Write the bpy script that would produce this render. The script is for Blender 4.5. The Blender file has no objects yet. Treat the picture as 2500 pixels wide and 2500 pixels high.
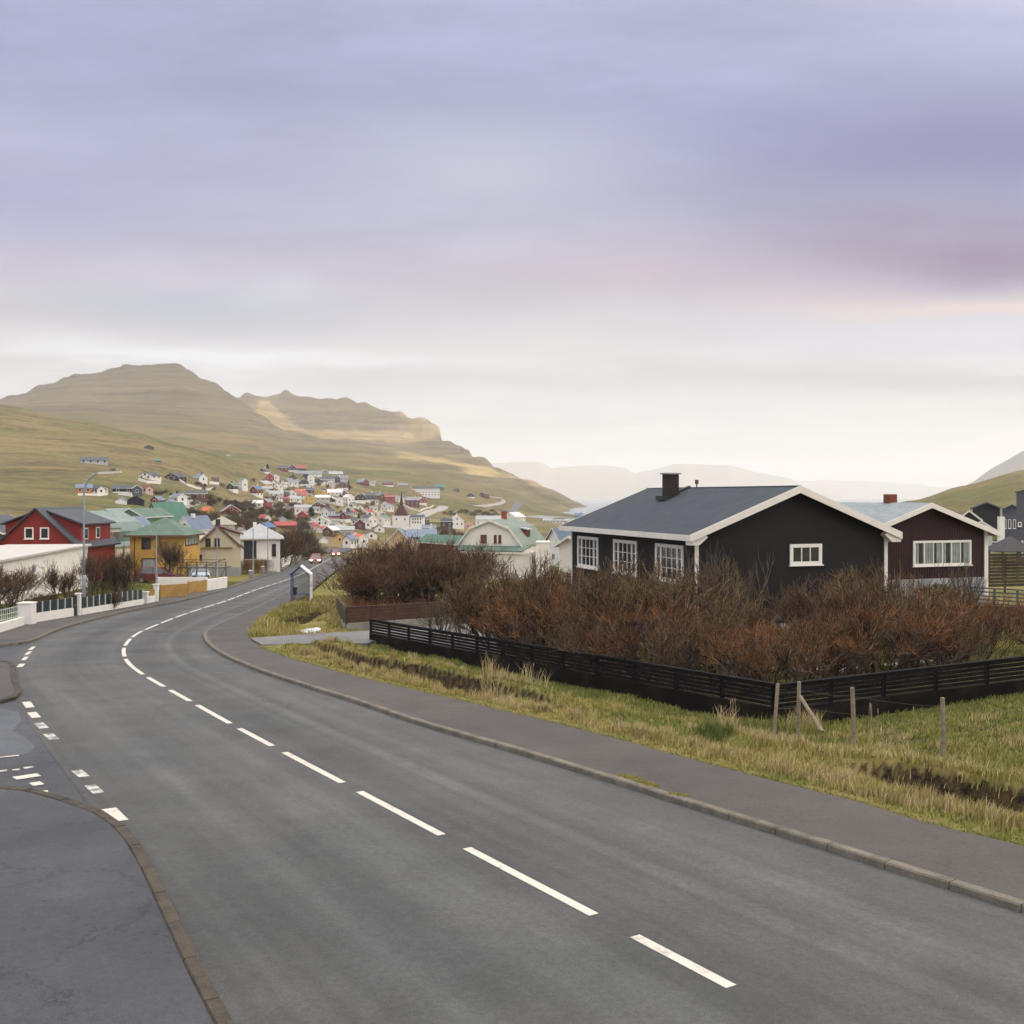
import bpy, math, random
import numpy as np
from mathutils import Vector, Matrix
from mathutils.bvhtree import BVHTree

# ------------------------------------------------------------------ camera, sky, sun, exposure
scene = bpy.context.scene
DENOISE = True
F, U0, V0, CZ = 2500.0, 1250.0, 1212.0, 25.0        # focal (px of a 2500 px frame), centre, horizon row, eye height over the sea
cam_d = bpy.data.cameras.new('camera'); cam = bpy.data.objects.new('camera', cam_d)
scene.collection.objects.link(cam); scene.camera = cam
cam.location = (0, 0, CZ); cam.rotation_euler = (math.radians(90), 0, 0)
cam_d.sensor_width = 36; cam_d.lens = 36 * F / 2500; cam_d.shift_y = -(1250 - V0) / 2500
cam_d.clip_start = 0.1; cam_d.clip_end = 60000

SUN_EL, SUN_AZ = math.radians(30), math.atan2(0.86, -0.42)   # azimuth measured from +Y towards +X
world = bpy.data.worlds.new('World'); scene.world = world; world.use_nodes = True
def build_world():
    nt = world.node_tree; nt.nodes.clear(); N = nt.nodes.new; L = nt.links.new
    out = N('ShaderNodeOutputWorld'); bg = N('ShaderNodeBackground'); bg.inputs['Strength'].default_value = 0.1
    sky = N('ShaderNodeTexSky'); sky.sky_type = 'NISHITA'; sky.sun_disc = False
    sky.sun_elevation = SUN_EL; sky.sun_rotation = SUN_AZ; sky.altitude = 20; sky.dust_density = 2
    tc = N('ShaderNodeTexCoord'); sp = N('ShaderNodeSeparateXYZ'); L(tc.outputs['Generated'], sp.inputs[0])
    def M(op, a, b=None, c=None, clamp=False):
        n = N('ShaderNodeMath'); n.operation = op; n.use_clamp = clamp
        for i, s in enumerate((a, b, c)):
            if s is None: continue
            if isinstance(s, (int, float)): n.inputs[i].default_value = s
            else: L(s, n.inputs[i])
        return n.outputs[0]
    x, y, z = sp.outputs
    zp = M('MAXIMUM', z, 0.0)
    # a cloud deck seen in perspective: project the direction onto a high layer
    den = M('ADD', zp, 0.12)
    cx, cy = M('DIVIDE', x, den), M('DIVIDE', y, den)
    cmb = N('ShaderNodeCombineXYZ'); L(cx, cmb.inputs[0]); L(cy, cmb.inputs[1])
    def noise(scale, detail, rough, loc=(0, 0, 0), stretch=(1, 1, 1)):
        mp = N('ShaderNodeMapping'); mp.inputs['Location'].default_value = loc; mp.inputs['Scale'].default_value = stretch
        L(cmb.outputs[0], mp.inputs['Vector'])
        n = N('ShaderNodeTexNoise'); n.inputs['Scale'].default_value = scale
        n.inputs['Detail'].default_value = detail; n.inputs['Roughness'].default_value = rough
        L(mp.outputs[0], n.inputs['Vector']); return n.outputs['Fac']
    n1 = noise(0.55, 4, 0.5, (3.1, 1.2, 0), (0.6, 1, 1)); n2 = noise(1.3, 5, 0.55, (9.2, 4.4, 0), (0.55, 1.0, 1))
    # warp the height used by the ramp so that the layers wander
    w1 = M('MULTIPLY', M('SUBTRACT', n1, 0.5), 0.10)
    w1 = M('MULTIPLY', w1, M('MULTIPLY', zp, 5.0, clamp=True))
    h = M('ADD', zp, w1)
    # the purple deck hangs lower on the right
    right = M('MULTIPLY', M('SUBTRACT', x, 0.12), 0.22)
    right = M('MAXIMUM', right, 0.0)
    h = M('ADD', h, M('MULTIPLY', right, M('MULTIPLY', M('SUBTRACT', zp, 0.13), 8.0, clamp=True)))
    ramp = N('ShaderNodeValToRGB'); L(h, ramp.inputs[0]); cr = ramp.color_ramp
    stops = [(0.0, (.76, .735, .70)), (0.05, (.68, .66, .635)), (0.095, (.60, .58, .57)), (0.13, (.55, .53, .53)), (0.165, (.50, .47, .49)),
             (0.20, (.47, .43, .48)), (0.235, (.39, .37, .46)), (0.285, (.32, .32, .46)), (0.36, (.28, .29, .45)), (0.46, (.33, .34, .50)), (0.62, (1.08, 1.04, 1.03)), (1.0, (2.15, 2.04, 1.92))]
    while len(cr.elements) < len(stops): cr.elements.new(0.5)
    for e, (p, c) in zip(cr.elements, stops): e.position = p; e.color = (*c, 1)
    # brighter and darker passages inside the deck
    n3 = noise(4.0, 8, 0.68, (2.2, 7.1, 0), (0.5, 1.0, 1))
    br = M('ADD', 1.0, M('MULTIPLY', M('SUBTRACT', n2, 0.5), M('MULTIPLY_ADD', zp, 1.2, 0.42)))
    br = M('ADD', br, M('MULTIPLY', M('SUBTRACT', n3, 0.5), M('MULTIPLY_ADD', zp, .9, 0.26)))
    vs = N('ShaderNodeVectorMath'); vs.operation = 'SCALE'; L(ramp.outputs[0], vs.inputs[0]); L(br, vs.inputs['Scale'])
    cur = vs.outputs[0]
    # cloud masses of their own colour, by compass direction and height
    yy = M('MAXIMUM', y, 0.08); aa = M('DIVIDE', x, yy); tt = M('DIVIDE', z, yy); front = M('MULTIPLY', M('SUBTRACT', y, 0.2), 4.0, clamp=True)
    wob_a = M('MULTIPLY', M('SUBTRACT', n1, 0.5), .22); wob_t = M('ADD', M('MULTIPLY', M('SUBTRACT', n2, 0.5), .075), M('MULTIPLY', M('SUBTRACT', n3, 0.5), .02))
    aa = M('ADD', aa, wob_a); tt = M('ADD', tt, wob_t)
    for (a0, t0, sa, st, col, k) in ((.46, .33, .30, .06, (.15, .15, .32), .85), (-.50, .285, .20, .05, (.27, .275, .46), .75), (-.02, .32, .14, .05, (.44, .46, .53), .65),
            (.47, .236, .26, .034, (.185, .125, .225), .95), (.12, .215, .20, .03, (.42, .34, .41), .65), (-.50, .222, .10, .016, (.42, .34, .43), .6), (-.30, .19, .22, .025, (.37, .39, .45), .75),
            (.50, .187, .22, .010, (.72, .56, .49), .85), (.46, .158, .22, .020, (.60, .585, .67), .8), (.15, .175, .15, .012, (.55, .51, .53), .5), (-.205, .206, .030, .014, (.58, .57, .62), .45), (-.235, .193, .03, .008, (.52, .52, .58), .4), (-.42, .150, .07, .012, (.70, .70, .71), .6), (-.24, .150, .05, .009, (.66, .66, .68), .5), (.08, .148, .10, .014, (.62, .60, .60), .5),
            (-.30, .137, .19, .011, (.80, .805, .81), .8), (-.08, .134, .12, .006, (.66, .66, .68), .6), (-.12, .112, .10, .015, (.50, .51, .54), .5), (.42, .112, .22, .010, (.44, .415, .41), .75), (.36, .088, .30, .006, (.66, .63, .60), .5)):
        dx = M('DIVIDE', M('SUBTRACT', aa, a0), sa); dz = M('DIVIDE', M('SUBTRACT', tt, t0), st); d2 = M('ADD', M('MULTIPLY', dx, dx), M('MULTIPLY', dz, dz))
        f = M('MULTIPLY', M('MULTIPLY', M('EXPONENT', M('MULTIPLY', d2, -1.0)), k), front)
        mm = N('ShaderNodeMix'); mm.data_type = 'RGBA'; L(f, mm.inputs[0]); L(cur, mm.inputs[6]); mm.inputs[7].default_value = (*col, 1); cur = mm.outputs[2]
    vt = N('ShaderNodeVectorMath'); vt.operation = 'SCALE'; L(cur, vt.inputs[0]); vt.inputs['Scale'].default_value = 10.0; vs = vt
    mix = N('ShaderNodeMix'); mix.data_type = 'RGBA'; mix.inputs[0].default_value = 0.93
    L(sky.outputs[0], mix.inputs[6]); L(vs.outputs[0], mix.inputs[7]); L(mix.outputs[2], bg.inputs['Color']); L(bg.outputs[0], out.inputs[0])
build_world()
sun_d = bpy.data.lights.new('sun', 'SUN'); sun = bpy.data.objects.new('sun', sun_d); scene.collection.objects.link(sun)
sun_d.energy = 1.5; sun_d.angle = math.radians(9); sun_d.color = (1.0, .80, .50)
sd = Vector((math.sin(SUN_AZ) * math.cos(SUN_EL), math.cos(SUN_AZ) * math.cos(SUN_EL), math.sin(SUN_EL)))
sun.rotation_euler = sd.to_track_quat('Z', 'Y').to_euler()
vs_ = scene.view_settings; vs_.view_transform = 'Standard'; vs_.look = 'None'; vs_.exposure = 0.45; vs_.gamma = 1.0; vs_.use_curve_mapping = False
cy_ = scene.cycles
cy_.use_denoising = DENOISE; cy_.max_bounces = 5; cy_.diffuse_bounces = 3; cy_.glossy_bounces = 3; cy_.transmission_bounces = 4
cy_.transparent_max_bounces = 12; cy_.volume_bounces = 1; cy_.filter_width = 1.5; cy_.sample_clamp_indirect = 4
scene.render.film_transparent = False

# ------------------------------------------------------------------ helpers
rnd = random.Random(7); nr = np.random.default_rng(11)
COL = scene.collection
def tag(o, label=None, cat=None, group=None, kind=None):
    if label: o['label'] = label
    if cat: o['category'] = cat
    if group: o['group'] = group
    if kind: o['kind'] = kind
    return o
def empty(name, loc, rz=0, label=None, cat=None, group=None):
    o = bpy.data.objects.new(name, None); COL.objects.link(o); o.location = loc; o.rotation_euler = (0, 0, rz)
    o.empty_display_size = 0.3
    return tag(o, label, cat, group)
def link(name, me, parent=None, loc=None, rz=0):
    o = bpy.data.objects.new(name, me); COL.objects.link(o)
    if parent: o.parent = parent
    if loc is not None: o.location = loc
    if rz: o.rotation_euler = (0, 0, rz)
    return o
def copy_tree(o, parent=None):
    c = o.copy(); COL.objects.link(c); c.parent = parent
    for ch in list(o.children): copy_tree(ch, c)
    return c
class MB:
    def __init__(s): s.v = []; s.f = []; s.m = []
    def face(s, pts, m=0):
        n = len(s.v); s.v += [tuple(p) for p in pts]; s.f.append(tuple(range(n, n + len(pts)))); s.m.append(m)
    def box(s, c, d, rz=0, m=0, axes=None):
        if axes is None:
            ca, sa = math.cos(rz), math.sin(rz); axes = (Vector((ca, sa, 0)), Vector((-sa, ca, 0)), Vector((0, 0, 1)))
        c = Vector(c); n = len(s.v)
        for i in (-.5, .5):
            for j in (-.5, .5):
                for k in (-.5, .5): s.v.append(tuple(c + axes[0] * d[0] * i + axes[1] * d[1] * j + axes[2] * d[2] * k))
        for q in ((0, 1, 3, 2), (4, 6, 7, 5), (0, 4, 5, 1), (2, 3, 7, 6), (0, 2, 6, 4), (1, 5, 7, 3)):
            s.f.append(tuple(n + a for a in q)); s.m.append(m)
    def prism(s, poly, ext, m=0):                # poly: 3D points, ext: vector
        n = len(s.v); k = len(poly); ext = Vector(ext)
        s.v += [tuple(p) for p in poly] + [tuple(Vector(p) + ext) for p in poly]
        s.f.append(tuple(range(n + k - 1, n - 1, -1))); s.m.append(m); s.f.append(tuple(range(n + k, n + 2 * k))); s.m.append(m)
        for i in range(k):
            j = (i + 1) % k; s.f.append((n + i, n + j, n + k + j, n + k + i)); s.m.append(m)
    def tube(s, pts, rs, seg=8, m=0, cap=True):
        pts = [Vector(p) for p in pts]; n0 = len(s.v)
        if isinstance(rs, (int, float)): rs = [rs] * len(pts)
        for i, p in enumerate(pts):
            d = (pts[min(i + 1, len(pts) - 1)] - pts[max(i - 1, 0)]).normalized()
            a = d.orthogonal().normalized() if abs(d.z) < .99 else Vector((1, 0, 0)); a = (a - d * a.dot(d)).normalized(); b = d.cross(a)
            if i == 0: ref = a
            else: a = (ref - d * ref.dot(d)).normalized(); b = d.cross(a); ref = a
            for k in range(seg):
                t = 2 * math.pi * k / seg; s.v.append(tuple(p + (a * math.cos(t) + b * math.sin(t)) * rs[i]))
        for i in range(len(pts) - 1):
            for k in range(seg):
                k2 = (k + 1) % seg; s.f.append((n0 + i * seg + k, n0 + i * seg + k2, n0 + (i + 1) * seg + k2, n0 + (i + 1) * seg + k)); s.m.append(m)
        if cap:
            s.f.append(tuple(n0 + k for k in range(seg - 1, -1, -1))); s.m.append(m)
            e = n0 + (len(pts) - 1) * seg; s.f.append(tuple(e + k for k in range(seg))); s.m.append(m)
    def build(s, name, mats, parent=None, smooth=False, loc=None, rz=0):
        me = bpy.data.meshes.new(name); me.from_pydata(s.v, [], s.f); me.update()
        for mt in (mats if isinstance(mats, (list, tuple)) else [mats]): me.materials.append(mt)
        if max(s.m, default=0) > 0: me.polygons.foreach_set('material_index', s.m)
        if smooth: me.polygons.foreach_set('use_smooth', [True] * len(s.f))
        me['done'] = 1
        return link(name, me, parent, loc, rz)
def np_mesh(name, verts, faces, mats, smooth=False, attr=None):
    """verts (n,3), faces (m,k) with one k"""
    verts = np.asarray(verts, np.float32); faces = np.asarray(faces, np.int32); k = faces.shape[1]
    me = bpy.data.meshes.new(name)
    me.vertices.add(len(verts)); me.vertices.foreach_set('co', verts.ravel())
    me.loops.add(faces.size); me.loops.foreach_set('vertex_index', faces.ravel())
    me.polygons.add(len(faces)); me.polygons.foreach_set('loop_start', np.arange(0, faces.size, k, dtype=np.int32))
    try: me.polygons.foreach_set('loop_total', np.full(len(faces), k, np.int32))
    except Exception: pass
    if smooth: me.polygons.foreach_set('use_smooth', np.ones(len(faces), bool))
    if attr:
        for an, av in attr.items():
            a = me.attributes.new(an, 'FLOAT', 'POINT'); a.data.foreach_set('value', np.asarray(av, np.float32))
    me.update(calc_edges=True); me.validate()
    for mt in (mats if isinstance(mats, (list, tuple)) else [mats]): me.materials.append(mt)
    return me

# ------------------------------------------------------------------ materials
def mat(name, col, rough=.7, var=.0, vscale=3.0, col2=None, mix=.5, bump=0, bscale=20, spec=.4, metal=0, wave=None, stretch=None, detail=6, lo=.35, hi=.65, emit=None, coords='Object', island=0):
    m = bpy.data.materials.new(name); m.use_nodes = True; nt = m.node_tree; b = nt.nodes['Principled BSDF']; N = nt.nodes.new; L = nt.links.new
    b.inputs['Base Color'].default_value = (*col, 1); b.inputs['Roughness'].default_value = rough; b.inputs['Metallic'].default_value = metal
    b.inputs['Specular IOR Level'].default_value = spec
    tc = N('ShaderNodeTexCoord'); vec = tc.outputs[coords]
    if stretch:
        mp = N('ShaderNodeMapping'); mp.inputs['Scale'].default_value = stretch; L(vec, mp.inputs[0]); vec2 = mp.outputs[0]
    else: vec2 = vec
    cur = None
    if col2 is not None:
        n = N('ShaderNodeTexNoise'); n.inputs['Scale'].default_value = vscale; n.inputs['Detail'].default_value = detail; n.inputs['Roughness'].default_value = .6; L(vec2, n.inputs['Vector'])
        r = N('ShaderNodeMapRange'); r.inputs[1].default_value = lo; r.inputs[2].default_value = hi; L(n.outputs['Fac'], r.inputs[0])
        mx = N('ShaderNodeMix'); mx.data_type = 'RGBA'; mx.inputs[6].default_value = (*col, 1); mx.inputs[7].default_value = (*col2, 1); L(r.outputs[0], mx.inputs[0]); cur = mx.outputs[2]
    if var:
        n = N('ShaderNodeTexNoise'); n.inputs['Scale'].default_value = bscale; n.inputs['Detail'].default_value = 4; L(vec2, n.inputs['Vector'])
        r = N('ShaderNodeMapRange'); r.inputs[1].default_value = .25; r.inputs[2].default_value = .75; r.inputs[3].default_value = 1 - var; r.inputs[4].default_value = 1 + var; L(n.outputs['Fac'], r.inputs[0])
        s = N('ShaderNodeVectorMath'); s.operation = 'SCALE'; L(r.outputs[0], s.inputs['Scale'])
        if cur is None: s.inputs[0].default_value = col
        else: L(cur, s.inputs[0])
        cur = s.outputs[0]
    if island:
        g = N('ShaderNodeNewGeometry'); r = N('ShaderNodeMapRange'); r.inputs[3].default_value = 1 - island; r.inputs[4].default_value = 1 + island; L(g.outputs['Random Per Island'], r.inputs[0])
        s = N('ShaderNodeVectorMath'); s.operation = 'SCALE'; L(r.outputs[0], s.inputs['Scale'])
        if cur is None: s.inputs[0].default_value = col
        else: L(cur, s.inputs[0])
        cur = s.outputs[0]
    if cur is not None: L(cur, b.inputs['Base Color'])
    hsrc = None
    if wave:                                   # (axis, period m): boards or corrugation
        w = N('ShaderNodeTexWave'); w.wave_type = 'BANDS'; w.bands_direction = wave[0]; w.inputs['Scale'].default_value = 1 / wave[1] * 0.3142 ; w.inputs['Distortion'].default_value = 0; L(vec, w.inputs['Vector'])
        w.wave_profile = wave[2] if len(wave) > 2 else 'SIN'; hsrc = w.outputs['Fac']
    elif bump:
        n = N('ShaderNodeTexNoise'); n.inputs['Scale'].default_value = bscale; n.inputs['Detail'].default_value = 5; L(vec2, n.inputs['Vector']); hsrc = n.outputs['Fac']
    if hsrc is not None:
        bp = N('ShaderNodeBump'); bp.inputs['Strength'].default_value = bump or .4; bp.inputs['Distance'].default_value = .03; L(hsrc, bp.inputs['Height']); L(bp.outputs[0], b.inputs['Normal'])
    if emit: b.inputs['Emission Color'].default_value = (*emit[0], 1); b.inputs['Emission Strength'].default_value = emit[1]
    return m
def glass(name, col, rough=.08, spec=.8): return mat(name, col, rough, spec=spec)

WALLS = {  # name: (colour)
 'white': (.84, .83, .80), 'cream': (.68, .63, .52), 'black': (.022, .022, .026), 'red': (.33, .045, .04), 'dark red': (.17, .035, .035), 'maroon': (.11, .03, .045),
 'brown': (.14, .065, .04), 'yellow': (.62, .42, .12), 'grey': (.30, .31, .32), 'pale grey': (.5, .52, .54), 'navy': (.035, .05, .11), 'tan': (.42, .32, .17), 'pink': (.62, .42, .40),
 'orange': (.5, .2, .05), 'blue': (.10, .2, .42), 'dark grey': (.09, .10, .12), 'olive': (.22, .20, .08)}
ROOFS = {'charcoal': (.06, .068, .085), 'grey': (.22, .24, .27), 'pale grey': (.36, .38, .40), 'blue grey': (.15, .20, .28), 'green': (.07, .19, .14), 'red': (.36, .06, .06), 'orange': (.52, .12, .05), 'blue': (.06, .15, .27), 'white': (.68, .68, .68), 'brown': (.14, .07, .05), 'teal': (.05, .2, .2), 'olive': (.20, .20, .06), 'black': (.03, .03, .035), 'navy':(.04,.055,.09)}
WM = {k: mat('wall_paint_' + k.replace(' ', '_'), c, .75, var=.1, bscale=1.5) for k, c in WALLS.items()}
RM = {k: mat('roof_sheet_' + k.replace(' ', '_'), c, .6, var=.14, bscale=1.2) for k, c in ROOFS.items()}
M_trim = mat('white_trim', (.80, .77, .71), .55, var=.06, bscale=2)
M_conc = mat('concrete', (.32, .32, .31), .9, col2=(.22, .22, .21), vscale=1.5, var=.12, bscale=12)
M_pane = mat('window_pane', (.03, .035, .04), .06, spec=.9)
M_winw = mat('window_frame_white', (.84, .83, .79), .5)
M_wind = mat('window_frame_dark', (.05, .03, .028), .5)
M_metal = mat('galvanised_metal', (.32, .36, .42), .5, metal=.3, var=.1, bscale=4)
M_stone = mat('kerb_stone', (.20, .18, .145), .9, col2=(.11, .105, .085), vscale=3, var=.25, bscale=45, bump=.5)

# ------------------------------------------------------------------ ground model
A0, S0 = 4.8, 0.036                                # eye over the road, fall of the road per metre ahead
def plane_z(x, y): return CZ - A0 - S0 * y + 0 * x
def G(u, v, dz=0.0):
    Y = F * (A0 - dz) / (v - V0 - F * S0); return ((u - U0) * Y / F, Y)
def P(u, v, Y): return Vector(((u - U0) * Y / F, Y, CZ - (v - V0) * Y / F))
def Zc(Y, v): return CZ - (v - V0) * Y / F
pl = lambda Y: V0 + F * (A0 / Y + S0)
near = [(40, pl(40)), (60, pl(60)), (80, pl(80))]
COLS = {
 -1300: near + [(110, 1395), (160, 1300), (300, 1180), (600, 1020), (900, 880), (1500, 830), (2600, 900), (3600, 1100)],
 -500: near + [(110, 1395), (160, 1335), (220, 1262), (300, 1205), (450, 1130), (600, 1060), (900, 935), (1300, 920), (2000, 960), (2600, 1000), (3600, 1150)],
 0: near + [(110, 1397), (160, 1345), (220, 1270), (300, 1228), (450, 1165), (550, 1120), (700, 1060), (900, 980), (1200, 1015), (1700, 1010), (2200, 990), (2600, 975), (3200, 1060), (3900, 1150)],
 200: near + [(110, 1400), (160, 1350), (220, 1290), (300, 1240), (400, 1195), (550, 1134), (700, 1080), (900, 1023), (1150, 1060), (1500, 1045), (2000, 985), (2400, 925), (2600, 905), (3200, 1040), (3900, 1150)],
 330: near + [(110, 1403), (160, 1358), (220, 1310), (300, 1260), (400, 1212), (550, 1150), (700, 1098), (880, 1055), (1150, 1085), (1500, 1060), (2000, 985), (2400, 905), (2600, 885), (3200, 1040), (3900, 1150)],
 435: near + [(110, 1405), (160, 1364), (250, 1316), (400, 1240), (550, 1172), (700, 1120), (860, 1086), (1100, 1105), (1500, 1070), (2000, 985), (2350, 905), (2500, 878), (3100, 1040), (3900, 1150)],
 520: near + [(110, 1408), (160, 1368), (250, 1330), (400, 1275), (600, 1200), (730, 1145), (860, 1106), (1100, 1122), (1500, 1080), (2000, 1005), (2300, 950), (2450, 927), (3000, 1050), (3900, 1150)],
 600: near + [(110, 1410), (160, 1371), (250, 1338), (400, 1292), (600, 1232), (750, 1178), (880, 1127), (1100, 1132), (1500, 1095), (1950, 1025), (2250, 985), (2350, 990), (2600, 985), (3000, 960), (3900, 1150)],
 655: near + [(110, 1411), (160, 1374), (250, 1345), (400, 1303), (600, 1248), (800, 1190), (900, 1150), (1000, 1137), (1500, 1110), (1950, 1045), (2250, 1015), (2350, 1022), (2650, 1005), (3050, 963), (3900, 1150)],
 696: near + [(110, 1411), (160, 1377), (250, 1350), (400, 1310), (600, 1262), (800, 1208), (950, 1160), (1100, 1143), (1500, 1120), (1950, 1070), (2250, 1042), (2350, 1049), (2650, 1030), (2950, 985), (3100, 934), (3900, 1150)],
 760: near + [(110, 1411), (160, 1377), (250, 1352), (400, 1315), (600, 1270), (800, 1218), (950, 1170), (1100, 1147), (1500, 1125), (1950, 1080), (2250, 1056), (2350, 1063), (2650, 1045), (2950, 1000), (3100, 955), (3900, 1150)],
 850: near + [(110, 1411), (160, 1377), (250, 1353), (400, 1322), (600, 1280), (800, 1235), (950, 1198), (1100, 1165), (1400, 1145), (1800, 1100), (2250, 1067), (2350, 1073), (2650, 1052), (2950, 1005), (3100, 958), (3900, 1150)],
 960: near + [(110, 1411), (160, 1377), (250, 1354), (400, 1330), (600, 1295), (800, 1252), (950, 1222), (1100, 1190), (1300, 1165), (1800, 1120), (2250, 1087), (2400, 1082), (2700, 1066), (2820, 1045), (2950, 1010), (3100, 993), (3900, 1160)],
 1020: near + [(110, 1411), (160, 1377), (250, 1354), (400, 1333), (600, 1304), (800, 1262), (950, 1234), (1100, 1203), (1300, 1177), (1800, 1130), (2250, 1096), (2450, 1085), (2700, 1074), (2780, 1060), (2850, 1020), (3000, 1009), (3900, 1170)],
 1068: near + [(110, 1411), (160, 1377), (250, 1354), (400, 1333), (600, 1307), (800, 1270), (950, 1243), (1100, 1213), (1300, 1186), (1800, 1140), (2250, 1104), (2500, 1084), (2700, 1077), (2760, 1065), (2800, 1033), (2950, 1026), (3900, 1170)],
 1086: near + [(110, 1411), (160, 1377), (250, 1354), (400, 1333), (600, 1308), (800, 1273), (950, 1246), (1100, 1216), (1300, 1189), (1800, 1143), (2250, 1107), (2500, 1085), (2650, 1077), (2900, 1090), (3900, 1180)],
 1125: near + [(110, 1411), (160, 1377), (250, 1354), (400, 1333), (600, 1309), (800, 1281), (950, 1251), (1100, 1223), (1300, 1197), (1800, 1157), (2250, 1113), (2500, 1086), (2900, 1110), (3900, 1190)],
 1160: near + [(110, 1411), (160, 1377), (250, 1354), (400, 1333), (600, 1310), (800, 1286), (950, 1258), (1100, 1230), (1300, 1205), (1800, 1168), (2250, 1130), (2500, 1117), (2900, 1140), (3900, 1210)],
 1250: near + [(110, 1411), (160, 1377), (250, 1354), (400, 1334), (600, 1311), (800, 1287), (1000, 1272), (1200, 1250), (1350, 1228), (1600, 1207), (2000, 1178), (2450, 1156), (2900, 1200), (3900, 1240)],
 1350: near + [(110, 1411), (160, 1377), (250, 1354), (400, 1334), (600, 1311), (800, 1287), (1000, 1272), (1300, 1257), (1500, 1248), (1800, 1232), (2200, 1210), (2500, 1193), (2900, 1236), (3900, 1250)],
 1408: near + [(110, 1411), (160, 1377), (250, 1354), (400, 1334), (600, 1311), (800, 1287), (1000, 1272), (1300, 1258), (1380, 1259), (1500, 1260), (2150, 1246), (2300, 1239), (2500, 1222), (2900, 1244), (3900, 1250)],
 1440: near + [(110, 1411), (160, 1377), (250, 1354), (400, 1334), (600, 1311), (800, 1287), (1000, 1272), (1300, 1258), (1380, 1262), (1500, 1262), (2200, 1248), (2500, 1240), (2600, 1236.5), (2900, 1250), (3900, 1252)],
 1475: near + [(110, 1411), (160, 1377), (250, 1354), (400, 1334), (600, 1311), (800, 1287), (1000, 1272), (1300, 1258), (1380, 1262), (1500, 1262), (2500, 1245), (2900, 1252), (3900, 1255)],
 1900: near + [(110, 1410), (160, 1374), (250, 1350), (400, 1330), (600, 1310), (800, 1287), (1000, 1272), (1300, 1258), (1380, 1262), (1500, 1262), (2900, 1252), (3900, 1255)],
 2130: near + [(110, 1405), (160, 1362), (250, 1325), (400, 1292), (600, 1262), (900, 1245), (1200, 1250), (1500, 1262), (2900, 1252), (3900, 1255)],
 2225: [(40, pl(40) - 15), (60, 1490), (80, 1438), (110, 1395), (160, 1345), (250, 1300), (400, 1258), (600, 1230), (800, 1221), (1200, 1240), (1500, 1262), (3900, 1255)],
 2350: [(40, pl(40) - 30), (60, 1480), (80, 1430), (110, 1385), (160, 1340), (250, 1285), (400, 1232), (600, 1196), (760, 1184), (1200, 1215), (1600, 1262), (3900, 1255)],
 2500: [(40, pl(40) - 40), (60, 1470), (80, 1420), (110, 1378), (160, 1330), (250, 1268), (400, 1205), (600, 1160), (730, 1147), (1200, 1190), (1700, 1262), (3900, 1255)],
 2900: [(40, pl(40) - 50), (60, 1460), (80, 1410), (110, 1360), (160, 1300), (250, 1225), (400, 1150), (600, 1095), (720, 1080), (1200, 1150), (1700, 1200), (3900, 1255)],
 3900: [(40, pl(40) - 60), (60, 1450), (80, 1400), (110, 1340), (160, 1270), (250, 1190), (400, 1100), (600, 1020), (720, 980), (1200, 1050), (1700, 1150), (3900, 1255)],
}
US = np.array(sorted(COLS), float); NL = 260; LY = np.linspace(math.log(40), math.log(3900), NL)
GT = np.zeros((len(US), NL))
for i, u in enumerate(US):
    a = COLS[int(u)]; ys = np.log([p[0] for p in a]); zs = np.array([Zc(p[0], p[1]) for p in a]); GT[i] = np.interp(LY, ys, zs)
_k = np.exp(-np.arange(-4, 5) ** 2 / (2 * 1.5 ** 2)); _k /= _k.sum()
for i in range(len(US)): GT[i] = np.convolve(np.pad(GT[i], 4, mode='edge'), _k, 'valid')
def vnoise(x, y, seed=0):
    xi = np.floor(x).astype(np.int64); yi = np.floor(y).astype(np.int64); fx = x - xi; fy = y - yi
    fx = fx * fx * (3 - 2 * fx); fy = fy * fy * (3 - 2 * fy)
    def h(a, b):
        n = (a * 374761393 + b * 668265263 + seed * 974711) & 0xffffffff; n = ((n ^ (n >> 13)) * 1274126177) & 0xffffffff; n ^= n >> 16
        return (n & 0xffff) / 32767.5 - 1
    return (h(xi, yi) * (1 - fx) + h(xi + 1, yi) * fx) * (1 - fy) + (h(xi, yi + 1) * (1 - fx) + h(xi + 1, yi + 1) * fx) * fy
def fbm(x, y, oct=4, seed=0):
    r = 0; a = 1; s = 0
    for i in range(oct): r = r + a * vnoise(x * 2 ** i, y * 2 ** i, seed + i); s += a; a *= .5
    return r / s
def sstep(x, a, b):
    t = np.clip((x - a) / (b - a), 0, 1); return t * t * (3 - 2 * t)
def loft(x, y):
    Y = np.clip(y, 40.01, 3899); u = np.clip(U0 + F * x / np.maximum(y, 1), US[0], US[-1] - 1e-3)
    k = np.clip(np.searchsorted(US, u, side='right') - 1, 0, len(US) - 2)
    t = (u - US[k]) / (US[k + 1] - US[k]); t = t * .45 + (t * t * (3 - 2 * t)) * .55
    j = (np.log(Y) - LY[0]) / (LY[1] - LY[0]); j0 = np.clip(j.astype(int), 0, NL - 2); fj = j - j0
    def col(kk): return GT[kk, j0] * (1 - fj) + GT[kk, j0 + 1] * fj
    return col(k) * (1 - t) + col(k + 1) * t
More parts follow.
